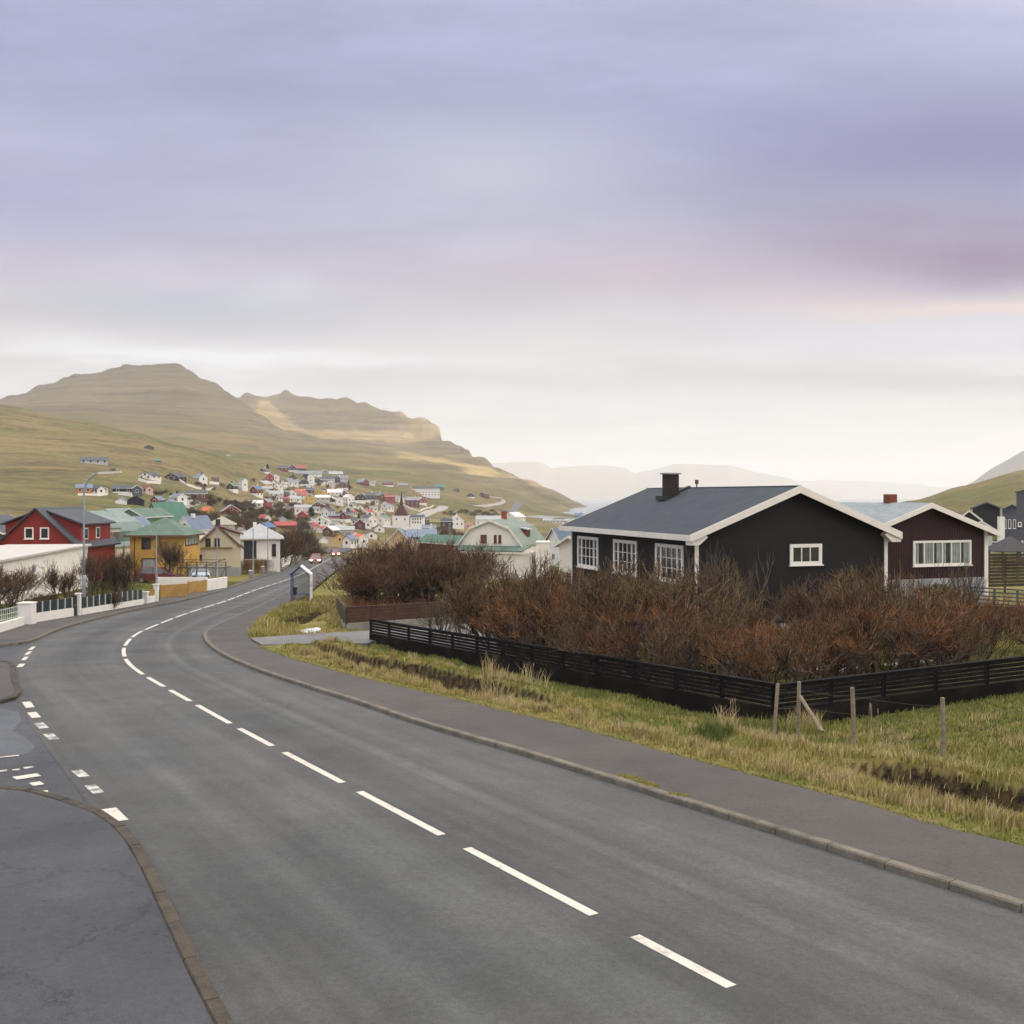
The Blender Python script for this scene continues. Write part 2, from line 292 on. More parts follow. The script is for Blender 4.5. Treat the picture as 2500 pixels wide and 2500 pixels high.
def pline_dist(x, y, pts):
    """distance to a polyline and signed side (positive on the right of its direction)"""
    best = np.full(np.shape(x), 1e9); side = np.zeros(np.shape(x))
    for (ax, ay), (bx, by) in zip(pts[:-1], pts[1:]):
        dx, dy = bx - ax, by - ay; l2 = dx * dx + dy * dy + 1e-9
        t = np.clip(((x - ax) * dx + (y - ay) * dy) / l2, 0, 1); ex = x - ax - t * dx; ey = y - ay - t * dy; d = np.sqrt(ex * ex + ey * ey)
        cr = (dy * (x - ax) - dx * (y - ay)) / math.sqrt(l2)
        m = d < best; best = np.where(m, d, best); side = np.where(m, np.sign(cr), side)
    return best, side
def in_poly(x, y, poly):
    c = np.zeros(np.shape(x), bool); n = len(poly)
    for i in range(n):
        x1, y1 = poly[i]; x2, y2 = poly[(i + 1) % n]
        if y1 == y2: continue
        m = ((y1 > y) != (y2 > y)) & (x < (x2 - x1) * (y - y1) / (y2 - y1) + x1); c ^= m
    return c
def smooth_poly(pts, n=4):
    """catmull-rom through points"""
    p = [Vector((*a, 0)) for a in pts]; out = []
    for i in range(len(p) - 1):
        a, b, c, d = p[max(i - 1, 0)], p[i], p[i + 1], p[min(i + 2, len(p) - 1)]
        for k in range(n):
            t = k / n; q = 0.5 * ((2 * b) + (c - a) * t + (2 * a - 5 * b + 4 * c - d) * t * t + (3 * b - a - 3 * c + d) * t ** 3); out.append((q.x, q.y))
    out.append((p[-1].x, p[-1].y)); return out

# lines of the road read off the photograph and laid on the ground plane
kerbR_px = [(811 + 42, 1358), (800, 1378), (765, 1408), (720, 1435), (688, 1454), (632, 1482), (580, 1505), (525, 1530), (500, 1545), (496, 1559), (507, 1577), (543, 1603), (616, 1635), (709, 1668), (890, 1726), (1035, 1775), (1300, 1853), (1888, 2038), (2010, 2076), (2500, 2232), (3600, 2590)]
centre_px = [(811, 1361), (762, 1388), (711, 1412), (633, 1437), (558, 1465), (467, 1494), (417, 1512), (380, 1527), (337, 1545), (315, 1563), (302, 1581), (301, 1596), (308, 1614), (326, 1632), (355, 1651), (402, 1678), (475, 1718), (556, 1764), (673, 1826), (841, 1914), (1095, 2048), (1900, 2470)]
left_px = [(768, 1360), (722, 1380), (685, 1396), (607, 1424), (529, 1450), (435, 1474), (326, 1496), (217, 1522), (145, 1543), (109, 1558), (80, 1574), (58, 1600), (44, 1630), (42, 1665), (56, 1698), (74, 1724), (101, 1768), (125, 1799), (196, 1889), (230, 1927), (279, 1994), (330, 2085), (470, 2360), (600, 2600)]
pave_px = [(860, 1372), (822, 1392), (796, 1412), (764, 1438), (728, 1466), (688, 1480), (636, 1510), (606, 1540), (612, 1560), (640, 1581), (709, 1606), (854, 1646), (1035, 1688), (1300, 1750), (1490, 1798), (1678, 1849), (1900, 1907), (2090, 1954), (2271, 2009), (2500, 2063), (3200, 2240)]
KR = smooth_poly([G(*p) for p in kerbR_px]); CE = smooth_poly([G(*p) for p in centre_px]); LE = smooth_poly([G(*p) for p in left_px]); PV = smooth_poly([G(u, v, .12) for u, v in pave_px])
ditch_px = [(777, 1590), (890, 1622), (1000, 1643), (1090, 1664), (1180, 1690), (1330, 1722), (1500, 1768), (1640, 1795), (1750, 1820), (1860, 1846), (2000, 1872), (2126, 1900), (2271, 1938), (2416, 1966), (2620, 2010)]
DI = smooth_poly([G(u, v, .05) for u, v in ditch_px], 3)
ditch2_px = [(690, 1531), (740, 1507), (790, 1492), (830, 1485)]
D2 = smooth_poly([G(u, v) for u, v in ditch2_px], 3)
def _ext(L_, d=38, bend=0.0):
    a, b = Vector((*L_[-3], 0)), Vector((*L_[-1], 0)); t = (b - a).normalized()
    for i in range(1, 9): q = b + t * d * i / 8; L_.append((q.x, q.y))
    return L_
for _l in (KR, CE, LE, PV): _ext(_l)
# second strip: everything that is paved at road level (left side streets) and the raised pavements on the left
island_px = [(-60, 1617), (0, 1619), (30, 1622), (37, 1635), (40, 1662), (49, 1684), (51, 1697), (40, 1708), (15, 1716), (-60, 1728), (-400, 1760), (-400, 1640)]
lowpave_px = [(-200, 1930), (0, 1936), (54, 1943), (145, 1969), (217, 1994), (264, 2023), (301, 2063), (340, 2130), (460, 2400), (560, 2600), (-2200, 2600), (-1500, 1950)]
ISL = [G(*p) for p in island_px]; LOWP = [G(*p) for p in lowpave_px]
farpave_px = [(757, 1359), (685, 1392), (607, 1420), (529, 1446), (435, 1470), (326, 1490), (217, 1516), (145, 1537), (109, 1551), (78, 1566), (36, 1575), (0, 1579), (-60, 1583), (-500, 1600)]
farpave_back_px = [(-500, 1560), (-60, 1552), (0, 1543), (60, 1525), (95, 1518), (180, 1503), (290, 1484), (386, 1470), (395, 1461), (500, 1447), (552, 1437), (600, 1418), (685, 1386), (752, 1355)]
FPV = [G(*p) for p in farpave_px] + [G(*p) for p in farpave_back_px]
drive_px = [(612, 1560), (640, 1557), (760, 1549), (900, 1541), (1000, 1532), (1170, 1521), (1215, 1530), (1222, 1600), (1196, 1610), (1120, 1597), (1010, 1577), (912, 1566), (899, 1572), (745, 1573), (640, 1576)]
DRV = [G(u, v, .1) for u, v in drive_px]

def gz(x, y, detail=True):
    """height of bare ground"""
    x = np.asarray(x, float); y = np.asarray(y, float)
    base = plane_z(x, y) + .10
    base = base + sstep(x, 7, 14) * .62 * sstep(y, 14, 22) + np.clip(x - 14, 0, 60) * .03
    far = loft(x, y)
    w = sstep(y, 62, 100)
    z = base * (1 - w) + far * w
    nearmask = (y < 70) & (y > 8) & (x > -14) & (x < 22)
    if np.any(nearmask):
        xm, ym = x[nearmask] if x.ndim else x, y[nearmask] if y.ndim else y
        dp, sp = pline_dist(xm, ym, PV); dd, sd_ = pline_dist(xm, ym, DI); d2, s2 = pline_dist(xm, ym, D2)
        off = np.zeros(np.shape(xm))
        # ditch: soft near side, steep far side
        xn = xm + .5 * vnoise(xm * 1.3, ym * 1.3, 5) * .3
        xw = (1 - sstep(xm, .6, 2.0)) + sstep(xm, 6.0, 7.5); xw = np.clip(xw, .25, 1)
        wob = .22 * vnoise(xm * 1.6, ym * 1.6, 77) + .12 * vnoise(xm * 4.3, ym * 4.3, 78); dd = np.maximum(dd + np.where(sd_ < 0, wob, 0), 0)
        rise = sstep(dd, .02, .50)
        prof = np.where(sd_ > 0, np.exp(-(dd / .55) ** 2), 1 - rise)
        depth = .62 * (.55 + .45 * vnoise(xm * .35, ym * .35, 9)) * xw
        off = off - depth * prof
        # hump of tussocks behind the ditch
        far_side = (sd_ < 0)
        off = off + np.where(far_side, (.08 + .30 * xw) * rise * np.exp(-(dd / 1.05) ** 2) - .17 * sstep(dd, .6, 2.0), 0)
        off = off - 1.0 * np.exp(-(d2 / .75) ** 2) + .35 * np.exp(-((d2 - 2.0) / .8) ** 2) * (ym > 47)
        off = off + .10 * fbm(xm * .7, ym * .7, 3, 3) + .05 * fbm(xm * 2.5, ym * 2.5, 2, 8)
        edge = sstep(dp, 0, .8)
        z2 = z[nearmask] + off * edge
        z = z.copy(); z[nearmask] = z2
    if detail:
        fw = sstep(y, 130, 400)
        z = z + fw * (.0035 * np.minimum(y, 2600)) * fbm(x / 70, y / 90, 5, 21) * (1 - sstep(y, 3000, 3500))
        # lava-bench steps on the mountain
        mw = sstep(y, 1300, 1900) * sstep(z, 30, 70)
        per = 26.0; ph = (z + 6 * fbm(x / 400, y / 500, 3, 31)) / per * 2 * math.pi
        z = z + mw * per * .15 * np.sin(ph) + mw * 5.0 * fbm(x / 34, y / 60, 5, 44) + sstep(y, 2350, 2700) * (1 - sstep(y, 3050, 3200)) * 9 * fbm(x / 22, y / 90, 4, 51)
    return z
PAVED = PV + [(PV[-1][0], -60), (-90, -60), (-90, 46)] + [G(*p) for p in farpave_back_px]
def paved_mask(x, y): return in_poly(x, y, PAVED) | in_poly(x, y, DRV)

# ------------------------------------------------------------------ the setting
def hill_material():
    m = bpy.data.materials.new('hill_grass'); m.use_nodes = True; nt = m.node_tree; b = nt.nodes['Principled BSDF']; N = nt.nodes.new; L = nt.links.new
    b.inputs['Roughness'].default_value = .95; b.inputs['Specular IOR Level'].default_value = .1
    tc = N('ShaderNodeTexCoord')
    def noise(scale, st, det=6, rough=.6):
        mp = N('ShaderNodeMapping'); mp.inputs['Scale'].default_value = st; L(tc.outputs['Object'], mp.inputs[0])
        n = N('ShaderNodeTexNoise'); n.inputs['Scale'].default_value = scale; n.inputs['Detail'].default_value = det; n.inputs['Roughness'].default_value = rough; L(mp.outputs[0], n.inputs['Vector']); return n.outputs['Fac']
    def rng(f, a, b_, c=0, d=1):
        r = N('ShaderNodeMapRange'); r.inputs[1].default_value = a; r.inputs[2].default_value = b_; r.inputs[3].default_value = c; r.inputs[4].default_value = d; L(f, r.inputs[0]); return r.outputs[0]
    def mix(f, a, b_):
        x = N('ShaderNodeMix'); x.data_type = 'RGBA'
        if isinstance(f, float): x.inputs[0].default_value = f
        else: L(f, x.inputs[0])
        for i, q in ((6, a), (7, b_)):
            if isinstance(q, tuple): x.inputs[i].default_value = (*q, 1)
            else: L(q, x.inputs[i])
        return x.outputs[2]
    def mul(a, b_):
        x = N('ShaderNodeMath'); x.operation = 'MULTIPLY'; x.use_clamp = True
        for i, q in ((0, a), (1, b_)):
            if isinstance(q, float): x.inputs[i].default_value = q
            else: L(q, x.inputs[i])
        return x.outputs[0]
    straw, green, heath, rock = (.205, .16, .075), (.10, .112, .036), (.075, .062, .036), (.13, .11, .09)
    big = noise(1 / 160, (1, 1, 4)); strk = noise(1 / 26, (.35, 1.0, 6.0), 8, .68); fine = noise(1 / 4, (.5, 1, 4), 5)
    c = mix(rng(big, .42, .60), straw, green)
    c = mix(rng(strk, .47, .62, 0, .9), c, heath)
    c = mix(mul(rng(fine, .48, .66), .55), c, (.27, .21, .10)); c = mix(mul(rng(noise(1 / 2.4, (.4, 1, 5), 6, .75), .50, .66), .75), c, (.065, .058, .032))
    geo = N('ShaderNodeNewGeometry'); sp = N('ShaderNodeSeparateXYZ'); L(geo.outputs['Normal'], sp.inputs[0])
    sp2 = N('ShaderNodeSeparateXYZ'); L(geo.outputs['Position'], sp2.inputs[0])
    steep = rng(sp.outputs[2], .80, .58)
    rk = mix(rng(noise(1 / 30, (1, 1, 5)), .4, .6), rock, (.26, .2, .13))
    c = mix(steep, c, rk)
    # thin grass over scree on the high mountain
    high = rng(sp2.outputs[2], 90, 190); farm = rng(sp2.outputs[1], 1300, 1900)
    c = mix(mul(farm, .6), c, (.26, .21, .125))
    st_ = noise(1 / 9, (.02, .02, 1.0), 5, .7); dk = N('ShaderNodeVectorMath'); dk.operation = 'SCALE'; L(c, dk.inputs[0])
    fm_ = N('ShaderNodeMath'); fm_.operation = 'MULTIPLY_ADD'; L(mul(farm, rng(st_, .40, .62)), fm_.inputs[0]); fm_.inputs[1].default_value = -.55; fm_.inputs[2].default_value = 1.08; L(fm_.outputs[0], dk.inputs['Scale']); c = dk.outputs[0]; c = mix(mul(mul(high, farm), .35), c, (.17, .14, .115))
    L(c, b.inputs['Base Color'])
    bp = N('ShaderNodeBump'); bp.inputs['Strength'].default_value = .6; bp.inputs['Distance'].default_value = 1.2; L(strk, bp.inputs['Height']); L(bp.outputs[0], b.inputs['Normal'])
    return m
M_hill = hill_material()
def ground_material():
    m = bpy.data.materials.new('verge_ground'); m.use_nodes = True; nt = m.node_tree; b = nt.nodes['Principled BSDF']; N = nt.nodes.new; L = nt.links.new
    b.inputs['Roughness'].default_value = .95; b.inputs['Specular IOR Level'].default_value = .1
    tc = N('ShaderNodeTexCoord')
    def noise(scale, det=6, rough=.6):
        n = N('ShaderNodeTexNoise'); n.inputs['Scale'].default_value = scale; n.inputs['Detail'].default_value = det; n.inputs['Roughness'].default_value = rough; L(tc.outputs['Object'], n.inputs['Vector']); return n.outputs['Fac']
    def rng(f, a, b_, c=0, d=1):
        r = N('ShaderNodeMapRange'); r.inputs[1].default_value = a; r.inputs[2].default_value = b_; r.inputs[3].default_value = c; r.inputs[4].default_value = d; L(f, r.inputs[0]); return r.outputs[0]
    def mix(f, a, b_):
        x = N('ShaderNodeMix'); x.data_type = 'RGBA'; L(f, x.inputs[0])
        for i, q in ((6, a), (7, b_)):
            if isinstance(q, tuple): x.inputs[i].default_value = (*q, 1)
            else: L(q, x.inputs[i])
        return x.outputs[2]
    c = mix(rng(noise(.35), .42, .6), (.20, .17, .055), (.10, .13, .03))
    c = mix(rng(noise(3.0), .45, .7), c, (.26, .20, .10))
    geo = N('ShaderNodeNewGeometry'); sp = N('ShaderNodeSeparateXYZ'); L(geo.outputs['Normal'], sp.inputs[0])
    soil = mix(rng(noise(6), .35, .65), (.014, .011, .008), (.085, .062, .03))
    c = mix(rng(sp.outputs[2], .90, .72), c, soil)
    L(c, b.inputs['Base Color'])
    bp = N('ShaderNodeBump'); bp.inputs['Strength'].default_value = .8; bp.inputs['Distance'].default_value = .06; L(noise(9), bp.inputs['Height']); L(bp.outputs[0], b.inputs['Normal'])
    return m
M_ground = ground_material()
def asphalt(name, col, col2, patches=.5, tracks=False, worn=None):
    m = bpy.data.materials.new(name); m.use_nodes = True; nt = m.node_tree; b = nt.nodes['Principled BSDF']; N = nt.nodes.new; L = nt.links.new
    b.inputs['Specular IOR Level'].default_value = .35
    tc = N('ShaderNodeTexCoord')
    def noise(scale, det=6, rough=.6, v='Object'):
        n = N('ShaderNodeTexNoise'); n.inputs['Scale'].default_value = scale; n.inputs['Detail'].default_value = det; n.inputs['Roughness'].default_value = rough; L(tc.outputs[v], n.inputs['Vector']); return n.outputs['Fac']
    def rng(f, a, b_, c=0, d=1):
        r = N('ShaderNodeMapRange'); r.inputs[1].default_value = a; r.inputs[2].default_value = b_; r.inputs[3].default_value = c; r.inputs[4].default_value = d; L(f, r.inputs[0]); return r.outputs[0]
    x = N('ShaderNodeMix'); x.data_type = 'RGBA'; x.inputs[6].default_value = (*col, 1); x.inputs[7].default_value = (*col2, 1); L(rng(noise(.22, 5), .35, .65), x.inputs[0]); cur = x.outputs[2]
    def scale(cur, f):
        s = N('ShaderNodeVectorMath'); s.operation = 'SCALE'; L(cur, s.inputs[0]); L(f, s.inputs['Scale']); return s.outputs[0]
    cur = scale(cur, rng(noise(75, 3, .8), .3, .7, .60, 1.42)); cur = scale(cur, rng(noise(11, 6, .95), .32, .68, .70, 1.34))
    # crack lines, denser where the surface is old
    vo = N('ShaderNodeTexVoronoi'); vo.feature = 'DISTANCE_TO_EDGE'; vo.inputs['Scale'].default_value = .33; vo.inputs['Randomness'].default_value = 1
    wn = N('ShaderNodeTexNoise'); wn.inputs['Scale'].default_value = 1.4; wn.inputs['Detail'].default_value = 6; wn.inputs['Roughness'].default_value = .75; L(tc.outputs['Object'], wn.inputs['Vector'])
    va = N('ShaderNodeVectorMath'); va.operation = 'SCALE'; va.inputs['Scale'].default_value = 1.3; L(wn.outputs['Color'], va.inputs[0]); vb = N('ShaderNodeVectorMath'); L(tc.outputs['Object'], vb.inputs[0]); L(va.outputs[0], vb.inputs[1]); L(vb.outputs[0], vo.inputs['Vector'])
    ck = rng(vo.outputs['Distance'], .0, .012, 1, 0); mk = rng(noise(.12, 2), .62 - patches * .22, .70 - patches * .22); mc = N('ShaderNodeMath'); mc.operation = 'MULTIPLY'; L(ck, mc.inputs[0]); L(mk, mc.inputs[1])
    cur = scale(cur, rng(mc.outputs[0], 0, 1, 1.0, .52))
    cur = scale(cur, rng(noise(1.1, 5, .7), .3, .7, .88, 1.1))
    if tracks:
        at = N('ShaderNodeAttribute'); at.attribute_name = 'lateral'
        al = N('ShaderNodeAttribute'); al.attribute_name = 'along'
        w = N('ShaderNodeTexNoise'); w.noise_dimensions = '2D'; w.inputs['Scale'].default_value = 1.0; w.inputs['Detail'].default_value = 3
        cb = N('ShaderNodeCombineXYZ'); ml = N('ShaderNodeMath'); ml.operation = 'MULTIPLY'; ml.inputs[1].default_value = .018; L(al.outputs['Fac'], ml.inputs[0])
        m2 = N('ShaderNodeMath'); m2.operation = 'MULTIPLY'; m2.inputs[1].default_value = .85; L(at.outputs['Fac'], m2.inputs[0])
        L(m2.outputs[0], cb.inputs[0]); L(ml.outputs[0], cb.inputs[1]); L(cb.outputs[0], w.inputs['Vector'])
        cur = scale(cur, rng(w.outputs['Fac'], .3, .7, .80, 1.22))
        w2 = N('ShaderNodeTexNoise'); w2.noise_dimensions = '2D'; w2.inputs['Scale'].default_value = 5.0; w2.inputs['Detail'].default_value = 2; L(cb.outputs[0], w2.inputs['Vector'])
        cur = scale(cur, rng(w2.outputs['Fac'], .3, .7, .93, 1.07))
        # pale worn seam along the right lane
        sb = N('ShaderNodeMath'); sb.operation = 'SUBTRACT'; sb.inputs[1].default_value = 1.76; L(at.outputs['Fac'], sb.inputs[0])
        ab = N('ShaderNodeMath'); ab.operation = 'ABSOLUTE'; L(sb.outputs[0], ab.inputs[0])
        seam = rng(ab.outputs[0], .05, .24, 1, 0); sm = N('ShaderNodeMath'); sm.operation = 'MULTIPLY'; L(seam, sm.inputs[0]); L(rng(noise(.8), .22, .5), sm.inputs[1])
        cur = scale(cur, rng(sm.outputs[0], 0, 1, 1.0, 1.42))
    L(cur, b.inputs['Base Color']); L(rng(noise(.5), .3, .7, .62, .82), b.inputs['Roughness'])
    bp = N('ShaderNodeBump'); bp.inputs['Strength'].default_value = .35; bp.inputs['Distance'].default_value = .01; L(noise(70, 3), bp.inputs['Height']); L(bp.outputs[0], b.inputs['Normal'])
    return m
M_road = asphalt('road_asphalt', (.060, .065, .067), (.082, .085, .083), patches=.15, tracks=True)
M_side = asphalt('side_street_asphalt', (.042, .045, .055), (.068, .072, .082), patches=.9)
M_pave = asphalt('pavement_asphalt', (.058, .055, .053), (.080, .074, .069), patches=.6)
M_patch = asphalt('asphalt_patch', (.075, .085, .10), (.095, .105, .122))
M_gravel = asphalt('drive_gravel', (.13, .135, .14), (.18, .18, .175))
M_paint = mat('road_paint', (.60, .57, .51), .7, col2=(.30, .29, .27), vscale=5, lo=.52, hi=.78, var=.14, bscale=30)
M_paintw = mat('worn_road_paint', (.58, .57, .52), .75, col2=(.15, .16, .165), vscale=5, lo=.40, hi=.62, var=.15, bscale=30)

def grid_mesh(name, xs, ys, zf, material, drop=None):
    X, Y = np.meshgrid(xs, ys); Z = zf(X.ravel(), Y.ravel()).reshape(X.shape)
    if drop is not None: Z = Z - drop(X.ravel(), Y.ravel()).reshape(X.shape)
    n, m = X.shape; idx = np.arange(n * m).reshape(n, m)
    f = np.stack([idx[:-1, :-1], idx[:-1, 1:], idx[1:, 1:], idx[1:, :-1]], -1).reshape(-1, 4)
    return np_mesh(name, np.stack([X.ravel(), Y.ravel(), Z.ravel()], -1), f, material, smooth=True)
STEP = .17
xs = np.concatenate([-50 - np.cumsum(np.linspace(.5, 6, 22))[::-1], np.arange(-50, 24, STEP), 24 + np.cumsum(np.linspace(.5, 6, 26))])
ys = np.concatenate([np.linspace(-60, 7, 24), np.arange(7.5, 70, STEP), 70 + np.cumsum(np.linspace(.4, 2.2, 42))])
def paved_drop(x, y): return np.where(paved_mask(x, y), .32, 0.0)
g_me = grid_mesh('ground', xs, ys, gz, M_ground, paved_drop)
tag(link('ground', g_me), kind='structure')
YEND = float(ys[-1])
us = np.arange(-1250, 3850, 9.0); lys = np.exp(np.arange(math.log(YEND - 4), math.log(3850), .0105))
UU, YY = np.meshgrid(us, lys); XX = (UU - U0) * YY / F
ZZ = gz(XX.ravel(), YY.ravel()).reshape(XX.shape); ZZ[0] -= 1.0; ZZ[1] -= .35
n, m = XX.shape; idx = np.arange(n * m).reshape(n, m)
def far_part(name, r0, r1):
    sub = idx[r0:r1]; f = np.stack([sub[:-1, :-1], sub[:-1, 1:], sub[1:, 1:], sub[1:, :-1]], -1).reshape(-1, 4); lo = f.min()
    v = np.stack([XX.ravel(), YY.ravel(), ZZ.ravel()], -1)[lo:f.max() + 1]
    return tag(link(name, np_mesh(name, v, f - lo, M_hill, smooth=True)), kind='structure')
k1 = int(np.searchsorted(lys, 1250))
far_part('hillside', 0, k1 + 1); far_part('mountain', k1, n)
# lateral skirts so that the land goes on beyond the frame
M_water = mat('sea_water', (.16, .19, .21), .22, var=.1, bscale=.02, bump=.5, spec=.6); 
sea = MB(); sea.face([(-12000, 900, .0), (18000, 900, .0), (18000, 19000, .0), (-12000, 19000, .0)]); tag(sea.build('sea', M_water), kind='structure')

# far ranges over the sound: real ridges 9 to 11 km away
def ridge(name, prof, Y, depth, seed, material):
    u = np.arange(prof[0][0], prof[-1][0] + 1, 8.0); v = np.interp(u, [p[0] for p in prof], [p[1] for p in prof])
    v = v + 1.6 * fbm(u / 60, u * 0 + seed, 4, seed)
    rows = []
    for k, (fy, fz) in enumerate([(-1.0, 0), (-.62, .42), (-.42, .55), (-.2, .88), (0, 1), (.35, .8), (1.0, 0)]):
        yy = Y + fy * depth + depth * .10 * fbm(u / 90, u * 0 + k, 3, seed + 3); top = CZ + (V0 - v) * Y / F
        z = -8 + (top + 8) * fz * (1 + (.05 * fbm(u / 40, u * 0 + k * 2.2, 3, seed + 7) if 0 < fz < 1 else 0)); rows.append(np.stack([(u - U0) * (yy if fz != 1 else Y) / F, yy if fz != 1 else u * 0 + Y, z], -1))
    V = np.concatenate(rows); nn = len(u); ii = np.arange(len(V)).reshape(len(rows), nn)
    f = np.stack([ii[:-1, :-1], ii[:-1, 1:], ii[1:, 1:], ii[1:, :-1]], -1).reshape(-1, 4)
    return tag(link(name, np_mesh(name, V, f, material)), kind='structure')
M_far = mat('far_mountain_rock', (.13, .12, .10), .95, col2=(.2, .17, .12), vscale=.004)
ridge('distant_island', [(900, 1150), (1060, 1140), (1150, 1136), (1200, 1130), (1267, 1127), (1314, 1126), (1330, 1133), (1348, 1143), (1375, 1140), (1440, 1137), (1496, 1137), (1530, 1142), (1546, 1156), (1604, 1144), (1644, 1133), (1720, 1134), (1785, 1137), (1846, 1153), (1927, 1167), (1990, 1200), (2060, 1213)], 13000, 1700, 3, M_far)
ridge('distant_coast', [(1780, 1205), (1900, 1178), (2000, 1173), (2095, 1174), (2180, 1178), (2250, 1184), (2300, 1190), (2420, 1196), (2700, 1190), (3100, 1180)], 16500, 1700, 13, M_far)
ridge('distant_headland', [(2290, 1215), (2330, 1200), (2383, 1172), (2412, 1150), (2440, 1133), (2466, 1118), (2500, 1100), (2560, 1070), (2680, 1035), (2850, 1010), (3200, 990)], 5200, 1100, 23, M_far)

# haze: one closed box of thin even air
hz = MB(); hx0, hx1, hy0, hy1, hz0, hz1 = -12500, 18500, -400, 19500, -31, 620
hz.box(((hx0 + hx1) / 2, (hy0 + hy1) / 2, (hz0 + hz1) / 2), (hx1 - hx0, hy1 - hy0, hz1 - hz0))
M_haze = bpy.data.materials.new('haze_air'); M_haze.use_nodes = True; _n = M_haze.node_tree; _n.nodes.remove(_n.nodes['Principled BSDF'])
_v = _n.nodes.new('ShaderNodeVolumePrincipled'); _v.inputs['Color'].default_value = (.90, .93, .98, 1); _v.inputs['Density'].default_value = HAZE = .000115; _v.inputs['Anisotropy'].default_value = .25
_n.links.new(_v.outputs[0], _n.nodes['Material Output'].inputs['Volume'])
tag(hz.build('haze', M_haze), kind='stuff')

# ---- roads
def resample(pts, step):
    p = np.array(pts); d = np.r_[0, np.cumsum(np.hypot(*np.diff(p, axis=0).T))]; n = max(2, int(d[-1] / step)); s = np.linspace(0, d[-1], n)
    return np.stack([np.interp(s, d, p[:, 0]), np.interp(s, d, p[:, 1])], -1), s
def smooth_line(p, k=2):
    q = p.copy()
    for _ in range(k): q[1:-1] = (q[:-2] + 2 * q[1:-1] + q[2:]) / 4
    return q
CR, CS = resample(CE, .8); CR = smooth_line(CR, 6)
T = np.gradient(CR, axis=0); T /= np.hypot(T[:, 0], T[:, 1])[:, None]; NR = np.stack([T[:, 1], -T[:, 0]], -1)   # travelling towards the camera: sign fixed below
def hit(p, d, line):
    best = None
    for (ax, ay), (bx, by) in zip(line[:-1], line[1:]):
        ex, ey = bx - ax, by - ay; den = d[0] * ey - d[1] * ex
        if abs(den) < 1e-9: continue
        t = ((ax - p[0]) * ey - (ay - p[1]) * ex) / den; w = ((ax - p[0]) * d[1] - (ay - p[1]) * d[0]) / den
        if t > 0.3 and -.001 <= w <= 1.001 and (best is None or t < best): best = t
    return best
side = 1.0
_mid = len(CR) // 2
if hit(CR[-30], NR[-30], KR) is None: side = -1.0
NR = NR * side
wr = np.array([hit(p, d, KR) or np.nan for p, d in zip(CR, NR)]); wl = np.array([hit(p, -d, LE) or np.nan for p, d in zip(CR, NR)])
def fill(a, cap):
    a = np.where(a > cap, np.nan, a); g = ~np.isnan(a); i = np.arange(len(a)); a = np.interp(i, i[g], a[g]); return np.convolve(np.pad(a, 3, mode='edge'), np.ones(7) / 7, 'valid')
wr = fill(wr, 9) + .05; wl = fill(wl, 9) + .25
lat = np.linspace(0, 1, 13); V = []; la = []; al = []
for p, d, r, l, s in zip(CR, NR, wr, wl, CS):
    for t in lat:
        q = p + d * (-l + (l + r) * t); V.append((q[0], q[1], plane_z(q[0], q[1]) + .004)); la.append(-l + (l + r) * t); al.append(s)
k = len(lat); ii = np.arange(len(V)).reshape(-1, k)
tag(link('road', np_mesh('road', V, np.stack([ii[:-1, :-1], ii[:-1, 1:], ii[1:, 1:], ii[1:, :-1]], -1).reshape(-1, 4), M_road, attr={'lateral': la, 'along': al})), kind='structure')
def sheet(name, poly, dz, material, thick=0, kind='structure'):
    b = MB(); top = [(x, y, float(plane_z(x, y)) + dz) for x, y in poly]
    a = sum(poly[i][0] * poly[(i + 1) % len(poly)][1] - poly[(i + 1) % len(poly)][0] * poly[i][1] for i in range(len(poly)))
    if a < 0: top = top[::-1]
    b.face(top)
    if thick:
        for i in range(len(top)):
            p, q = top[i], top[(i + 1) % len(top)]; b.face([p, (p[0], p[1], p[2] - thick), (q[0], q[1], q[2] - thick), q])
    return tag(b.build(name, material), kind=kind)
sheet('side_street', [(-26, 168), (-45, 60), (-90, 46), (-90, -60), (5, -60), (5, 6)] + [tuple(p) for p in CR[::-6] if p[1] > 9], -.004, M_side)
# kerb stones and pavements
def offset(line, d):
    p = np.array(line); t = np.gradient(p, axis=0); t /= np.hypot(t[:, 0], t[:, 1])[:, None] + 1e-9; return p + np.stack([t[:, 1], -t[:, 0]], -1) * d
KRs, _ = resample(KR, .5); KRs = smooth_line(KRs, 2)
sgn = 1 if in_poly(np.array([offset(KRs, .9)[60][0]]), np.array([offset(KRs, .9)[60][1]]), KR + PV[::-1])[0] else -1
KI = offset(KRs, .17 * sgn)
def kerb_run(name, line, side, length=1.0, h=.115, w=.165, m_=None):
    pts, s = resample([tuple(p) for p in line], length); b = MB()
    for i in range(len(pts) - 1):
        a, c = Vector((*pts[i], 0)), Vector((*pts[i + 1], 0)); d = c - a; Ln = d.length
        if Ln < .05: continue
        d.normalize(); nrm = Vector((d.y, -d.x, 0)) * side; a2 = a + d * .008; c2 = c - d * .008; jt = rnd.uniform(-.006, .006)
        def q(p, o, z): r = p + nrm * o; return (r.x, r.y, float(plane_z(r.x, r.y)) + z)
        prof = [(0, -.1), (0.004 + jt, h - .025), (.022 + jt, h + jt * .5), (w, h + .004 + jt * .5), (w, -.1)]
        A = [q(a2, *p) for p in prof]; C_ = [q(c2, *p) for p in prof]
        for j in range(4): b.face([A[j], A[j + 1], C_[j + 1], C_[j]] if side > 0 else [A[j + 1], A[j], C_[j], C_[j + 1]])
        b.face(A); b.face(C_[::-1])
    return tag(b.build(name, m_ or M_stone), kind='structure')
